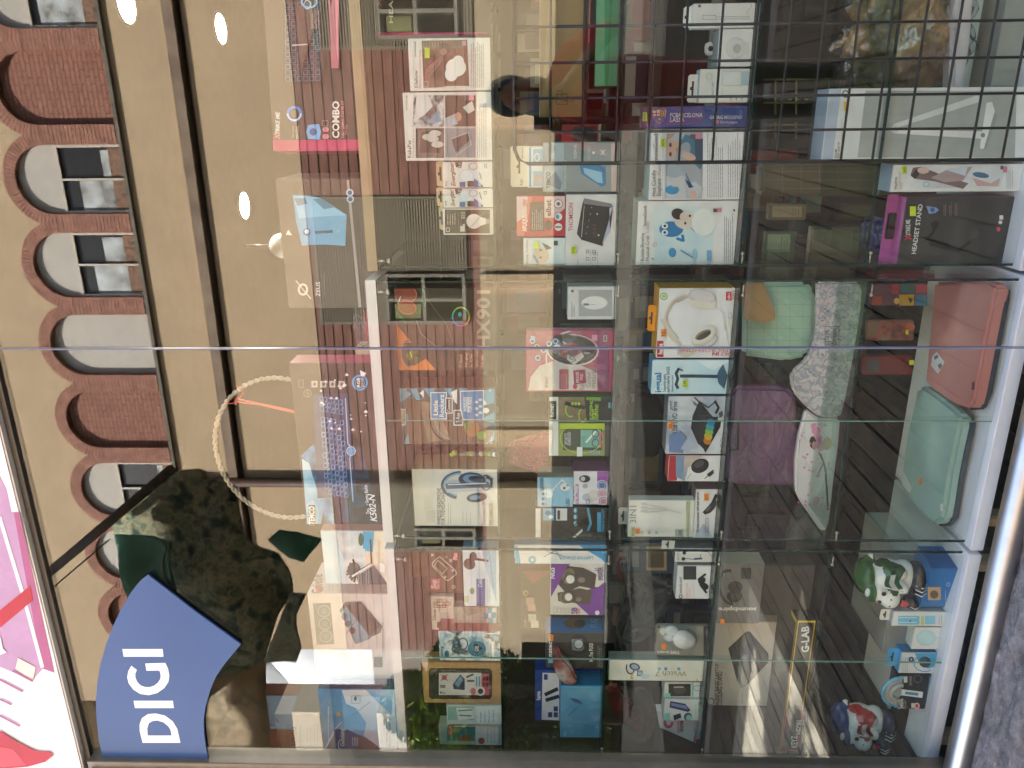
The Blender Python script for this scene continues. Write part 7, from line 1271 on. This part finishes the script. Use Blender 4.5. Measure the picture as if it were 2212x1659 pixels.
f.T('Selfie', 1951, 1530, 1509, 9, '#dcdcd8', .02); f.T('Ring light', 1957, 1530, 1512, 4, '#a8a8a4'); f.R(1952, 1461, 1960, 1474, '#d8d8d4'); f.T('LIVE SHOW', 1970, 1480, 1460, 5, '#b8b8b4'); f.ring(1982, 1466, 8, 8, 1, '#8a8a88'); f.E(1938, 1494, 14, 14, '#1a1c1e'); f.E(1940, 1494, 10, 10, '#8cc4dc'); f.L([(1950, 1495), (1990, 1500)], 13, '#dfe8ec'); f.L([(1956, 1496), (1982, 1499)], 6, '#5c8ca4'); f.E(1980, 1524, 6, 7, '#e4e4e0'); f.E(1980, 1541-17, 4, 5, '#d0404c'); f.R(1968, 1518, 1976, 1528, '#c8ccb8'); f.L([(2009, 1458), (2008, 1532)], 2, '#5cb4dc'); b.end()
bm = bmesh.new(); pc = at_y(1945, 1494, .16)
for i in range(2):
    tube(bm, [pc+Vector((.052*(1-i*.45)*math.cos(math.pi*t/16), -.002-.004*i, .052*(1-i*.45)*math.sin(math.pi*t/16))) for t in range(17)], [.004, .007][i], 8, mi=1-i)
v0 = [pc+Vector((.05*math.cos(math.pi*t/16), 0, .05*math.sin(math.pi*t/16))) for t in range(17)]; prism(bm, v0, (0, .004, 0), 0)
o = link('ring_dome', bm, [mat('#a9abaa', .25), mat('#5cb4dc', .3)]); b.adopt(o)
# ================================================================ inside the shop behind the cabinets
def counter(nm, lb, cat, x0, x1, y0_, y1, z0, z1, m, bev=.004):
    bm = bmesh.new(); bbox(bm, (x0, y0_, z0), (x1, y1, z1), 0, None, bev); o = link(nm, bm, m); tag(o, lb, cat); return o
dkw = blot(['#1c1712', '#2a231c', '#352c22'], 3, .5, 5)
o = counter('sales_counter', 'long dark counter inside the shop behind the cabinets', 'counter', -2.6, 1.9, 1.5, 2.1, .2, 1.02, dkw)
bm = bmesh.new(); bbox(bm, (-2.62, 1.47, 1.02), (1.92, 2.12, 1.05), 0, None, .003); link('counter_top', bm, mat('#57514a', .3, var=.1), o)
b = Item('cardboard_carton', 'long light brown carton with a small line drawing seen through the grid', 'carton', 262, -80, 1166, 1256, .62, None, .2, blot(['#a5875f', '#b6976d', '#bd9f78'], 3, .7, 4), top='#c4a984', yaw=0); f = b.f
f.P([(1166, 262), (1190, -60), (1206, -60), (1178, 262)], '#c6ab84')
for k in range(3): f.box(1204+k*9, 196+k*7, 1214+k*12, 214+k*3, 1.2, '#6a5238')
f.box(1202, 204, 1226, 226, 1.2, '#6a5238'); b.end()
zc_ = at_y(1256, 262, .62).z
b = Item('green_box', 'long mint green box under the light brown carton', 'box', 186, -80, 1284, 1330, .60, None, .25, '#2f9a70', top='#58b4a0'); b.f.P([(1284, 186), (1284, -60), (1306, -60), (1306, 186)], '#6cbc9c'); b.end()
zg = at_y(1330, 186, .60).z
rk = empty('steel_rack', (.5, .58, .2), 'dark metal rack carrying the green box and the carton', 'rack')
bm = bmesh.new()
for xx in (at_y(1300, 268, .6).x, 1.5):
    for yy in (.59, .86): bbox(bm, (xx, yy, .2), (xx+.02, yy+.02, zc_+.3))
rebase(link('rack_post', bm, mat('#15151a', .4, .5)), rk)
for z in (zc_-.012, zg-.012, ZC-.05): rebase(boxo('rack_board', (at_y(1300, 268, .6).x, .57, z), (1.5, .9, z+.01), mat('#26241f', .5)), rk)
# wire baskets, hanging packs and shelving at the back, all dim
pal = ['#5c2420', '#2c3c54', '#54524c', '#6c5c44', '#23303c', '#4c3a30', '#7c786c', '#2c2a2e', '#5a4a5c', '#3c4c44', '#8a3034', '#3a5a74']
rn = random.Random(11)
sh = empty('wall_shelving', (0, 4.9, .2), 'dark wall shelving full of small packs at the back of the shop', 'shelving')
for z in (.5, .95, 1.4, 1.85, 2.3): rebase(boxo('shelf_board', (-3.05, 4.7, z-.02), (3.05, 5.1, z), mat('#3c342a', .6)), sh)
for xx in (-3.05, -1.5, 0, 1.5, 3.0): rebase(boxo('shelf_upright', (xx, 5.101, .2), (xx+.05, 5.14, 2.6), mat('#26211b', .6)), sh)
protos = []
lbn = 0
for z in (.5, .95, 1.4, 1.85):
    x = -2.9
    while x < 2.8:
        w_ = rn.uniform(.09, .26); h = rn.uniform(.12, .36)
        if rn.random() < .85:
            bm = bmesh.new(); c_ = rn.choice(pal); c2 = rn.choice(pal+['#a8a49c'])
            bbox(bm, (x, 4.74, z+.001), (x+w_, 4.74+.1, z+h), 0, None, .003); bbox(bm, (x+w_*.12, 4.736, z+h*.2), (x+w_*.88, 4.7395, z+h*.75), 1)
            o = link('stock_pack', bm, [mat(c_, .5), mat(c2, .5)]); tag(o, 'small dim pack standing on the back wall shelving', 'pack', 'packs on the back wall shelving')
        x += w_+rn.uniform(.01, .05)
# goods on the counter
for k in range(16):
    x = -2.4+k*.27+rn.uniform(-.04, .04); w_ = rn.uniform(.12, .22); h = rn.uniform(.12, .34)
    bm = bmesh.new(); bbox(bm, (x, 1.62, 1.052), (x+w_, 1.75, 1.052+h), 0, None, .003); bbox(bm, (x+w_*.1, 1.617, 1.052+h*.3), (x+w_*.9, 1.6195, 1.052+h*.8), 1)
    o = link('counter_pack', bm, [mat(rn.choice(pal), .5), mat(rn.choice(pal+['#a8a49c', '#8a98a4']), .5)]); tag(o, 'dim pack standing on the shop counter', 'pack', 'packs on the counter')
# hanging blue bins behind the second cabinet
o = slab('blue_tray', 'grey plastic tray with a blue rim behind the hama box', 'tray', [(1335, 720), (1336, 625), (1362, 620), (1366, 640), (1362, 700), (1352, 735)], .62, .04, mat('#1e3c7c', .35), bevel=.006)
slab('tray_liner', 'grey UNIVERSAL card inside the blue rimmed tray', 'card', [(1336, 714), (1337, 632), (1356, 628), (1360, 642), (1356, 700), (1350, 716)], .615, .004, mat('#8a8880', .5), bevel=.001)
slab('teal_bag', 'teal shoulder bag hanging in the shop behind the blister pack', 'bag', [(1330, 860), (1328, 795), (1345, 768), (1362, 780), (1366, 850), (1362, 940), (1350, 980), (1332, 960)], .7, .08, blot(['#16343c', '#20505c', '#143038'], 6, .4, 4, bump=.6), bevel=.015)
slab('dark_backpack', 'dark backpack with a cool tag hanging behind the DVD drive box', 'backpack', [(1400, 1000), (1345, 990), (1340, 870), (1360, 840), (1420, 850), (1440, 900), (1436, 980)], .66, .09, blot(['#0f1418', '#1c252c', '#24323c'], 9, .5, 4, bump=.6), bevel=.02)
f = Face(Vector((0, .66, 1)), (1, 0, 0), Z, 1, 1, base=.002); f.clamp = False; f.T('cool', 1370, 867, 850, 8, '#9aa4a8', .01); f.done('printed_label', None).parent = bpy.data.objects['dark_backpack']
slab('blue_folder', 'dark blue tablet sleeve pack with white lettering behind the knobs', 'pack', [(1420, 640), (1330, 645), (1318, 590), (1330, 577), (1410, 580), (1424, 600)], .6, .03, blot(['#141a2c', '#1c2840', '#27303c'], 8, .4, 4), bevel=.006)
f = Face(Vector((0, .6, 1)), (1, 0, 0), Z, 1, 1, base=.002); f.clamp = False; f.T('PARA TABLET', 1394, 640, 580, 7, '#8a9098', .01); f.ring(1377, 604, 7, 7, 2, '#8a9098'); f.done('printed_label', None).parent = bpy.data.objects['blue_folder']
# crumpled brown paper in clear film at the top right
rt = at_y(2060, 90, .38)
bm = bmesh.new(); ctr = at_y(1950, 80, .40); rr = bmesh.ops.create_icosphere(bm, subdivisions=5, radius=1)
for v in rr['verts']:
    d = v.co.copy(); k = 1+nz(d*2.2)*.28+abs(nz(d*5))*.16+nz(d*13)*.05; v.co = Vector((ctr.x+d.x*.135*k, ctr.y+d.y*.09*k, ctr.z+d.z*.125*k))
o = link('wrapping_paper', bm, blot(['#6c5434', '#a08052', '#7c6240', '#b89664'], 7, .4, 6, dist=1.5, bump=.8), None, True); tag(o, 'crumpled brown paper bundle in glossy film behind the grid', 'paper')
bm = bmesh.new(); rr = bmesh.ops.create_icosphere(bm, subdivisions=5, radius=1)
for v in rr['verts']:
    d = v.co.copy(); k = 1.12+nz(d*2.2)*.28+abs(nz(d*4+Vector((3, 1, 2))))*.3+nz(d*11)*.06; v.co = Vector((ctr.x+d.x*.135*k, ctr.y+d.y*.09*k, ctr.z+d.z*.125*k))
link('film_wrap', bm, pane_mat('glossy_film', (.96, .97, .98), .11, .10, 8), o, True)
slab('white_bag', 'long white pack with grey writing behind the tall lamp box', 'bag', [(2052, 340), (2056, 60), (2075, -40), (2108, -40), (2100, 80), (2082, 200), (2080, 340)], .30, .05, mat('#c8c6ce', .35, var=.1), bevel=.01)
b = Item('grey_box', 'pale grey box low at the top right corner of the base', 'box', 186, -70, 2140, 2200, .30, ZE, .1, '#8f938f'); b.end()
# clear stands and cases behind the right cabinet
slab('steel_grid_stand', None, None, [(1650, 150), (1700, 150), (1700, 154), (1650, 154)], .8, .01, mat('#8a8468', .4)) if False else None
bm = bmesh.new(); gm = mat('#7c7654', .4, .3)
for q in (1675, 1720, 1760, 1790): tube(bm, [at_y(q, 300, .75), at_y(q, 170, .75)], .003, 6)
for q in (172, 205, 222, 270): tube(bm, [at_y(1650, q, .75), at_y(1800, q, .75)], .003, 6)
for q in range(5): tube(bm, [at_y(1690+q*18, 215, .75), at_y(1690+q*18, 215, .68), at_y(1686+q*18, 215, .67)], .003, 6)
o = link('hook_stand', bm, gm); tag(o, 'brass wire hook stand inside the shop behind the lamp box', 'stand')
slab('storage_case', 'pale see-through storage case low in the right cabinet', 'case', [(1935, 420), (1880, 425), (1700, 425), (1640, 420), (1640, 352), (1930, 352)], .55, .1, blot(['#4c4638', '#5f5846', '#6c6552'], 6, .4, 4), bevel=.01)
f = Face(Vector((0, .55, 1)), (1, 0, 0), Z, 1, 1, base=.002); f.clamp = False
for k in range(5): f.L([(1650+k*40, 356), (1650+k*40, 418)], 1.2, '#8a8470')
for k in range(3): f.L([(1645, 370+k*18), (1880, 372+k*18)], 1.2, '#8a8470')
f.L([(1900, 355), (1884, 420)], 3, '#a8aca8'); f.L([(1915, 355), (1895, 420)], 3, '#8a908c'); f.done('printed_grid', None).parent = bpy.data.objects['storage_case']
for i, (lb, x0, y0_, x1, y1, c_, c2) in enumerate((('dim beige phone case pack left of the storage case', 1660, 440, 1740, 475, '#6a5f4c', '#9a8f7a'), ('pale green phone case pack near the cabinet edge', 1650, 500, 1715, 560, '#5c7462', '#a0b8a0'), ('pinkish white phone case pack beside the blue film bag', 1745, 490, 1850, 570, '#8a827a', '#b4aca0'), ('red tin behind the storage case', 1620, 325, 1720, 375, '#5c1418', '#741c20'), ('dark brown phone case pack with a drawing', 1600, 410, 1680, 455, '#5f5848', '#7c6c58'))):
    bb = Item('phone_case_pack' if i != 3 else 'red_tin', lb, 'pack' if i != 3 else 'tin', y1, y0_, x0, x1, .5+.03*i, None, .03, c_); bb.f.R(x0+8, y0_+6, x1-8, y1-6, c2); bb.f.lines(x1-30, x1-12, y1-9, y0_+9, 3, '#3a3630', 1); bb.end()
slab('blue_film_bag', 'small crumpled blue film bag above the headset stand box', 'bag', [(1925, 500), (1930, 480), (1905, 470), (1880, 466), (1866, 475), (1862, 530), (1870, 545), (1905, 548), (1925, 530)], .34, .03, blot(['#1c2348', '#34407c', '#5c68a4', '#2c2c50'], 18, .2, 4, dist=1.5, bump=.8), bevel=.01)
# hanging bags behind the right cabinet at eye level
slab('dark_bag', 'dark brown handbag hanging behind the key finder box', 'bag', [(1300, 400), (1230, 420), (1180, 410), (1170, 380), (1240, 370), (1300, 372)], .9, .1, blot(['#1c1512', '#2c221c', '#3a2c24'], 8, .4, 4, bump=.5), bevel=.02)
slab('black_case', 'black laptop case hanging between the second and third shelf', 'case', [(1396, 416), (1345, 418), (1340, 330), (1352, 300), (1384, 310), (1396, 330)], .7, .06, mat('#1c1b19', .5, var=.3), bevel=.012)

# packs on an inner display rail behind the cabinets
ir = empty('inner_display', (0, 1.2, .2), 'dark pegboard stand inside the shop hung with small packs', 'display stand')
rebase(boxo('peg_panel', (-2.5, 1.24, .2), (-.12, 1.26, 1.42), mat('#1f1a16', .7, var=.2)), ir)
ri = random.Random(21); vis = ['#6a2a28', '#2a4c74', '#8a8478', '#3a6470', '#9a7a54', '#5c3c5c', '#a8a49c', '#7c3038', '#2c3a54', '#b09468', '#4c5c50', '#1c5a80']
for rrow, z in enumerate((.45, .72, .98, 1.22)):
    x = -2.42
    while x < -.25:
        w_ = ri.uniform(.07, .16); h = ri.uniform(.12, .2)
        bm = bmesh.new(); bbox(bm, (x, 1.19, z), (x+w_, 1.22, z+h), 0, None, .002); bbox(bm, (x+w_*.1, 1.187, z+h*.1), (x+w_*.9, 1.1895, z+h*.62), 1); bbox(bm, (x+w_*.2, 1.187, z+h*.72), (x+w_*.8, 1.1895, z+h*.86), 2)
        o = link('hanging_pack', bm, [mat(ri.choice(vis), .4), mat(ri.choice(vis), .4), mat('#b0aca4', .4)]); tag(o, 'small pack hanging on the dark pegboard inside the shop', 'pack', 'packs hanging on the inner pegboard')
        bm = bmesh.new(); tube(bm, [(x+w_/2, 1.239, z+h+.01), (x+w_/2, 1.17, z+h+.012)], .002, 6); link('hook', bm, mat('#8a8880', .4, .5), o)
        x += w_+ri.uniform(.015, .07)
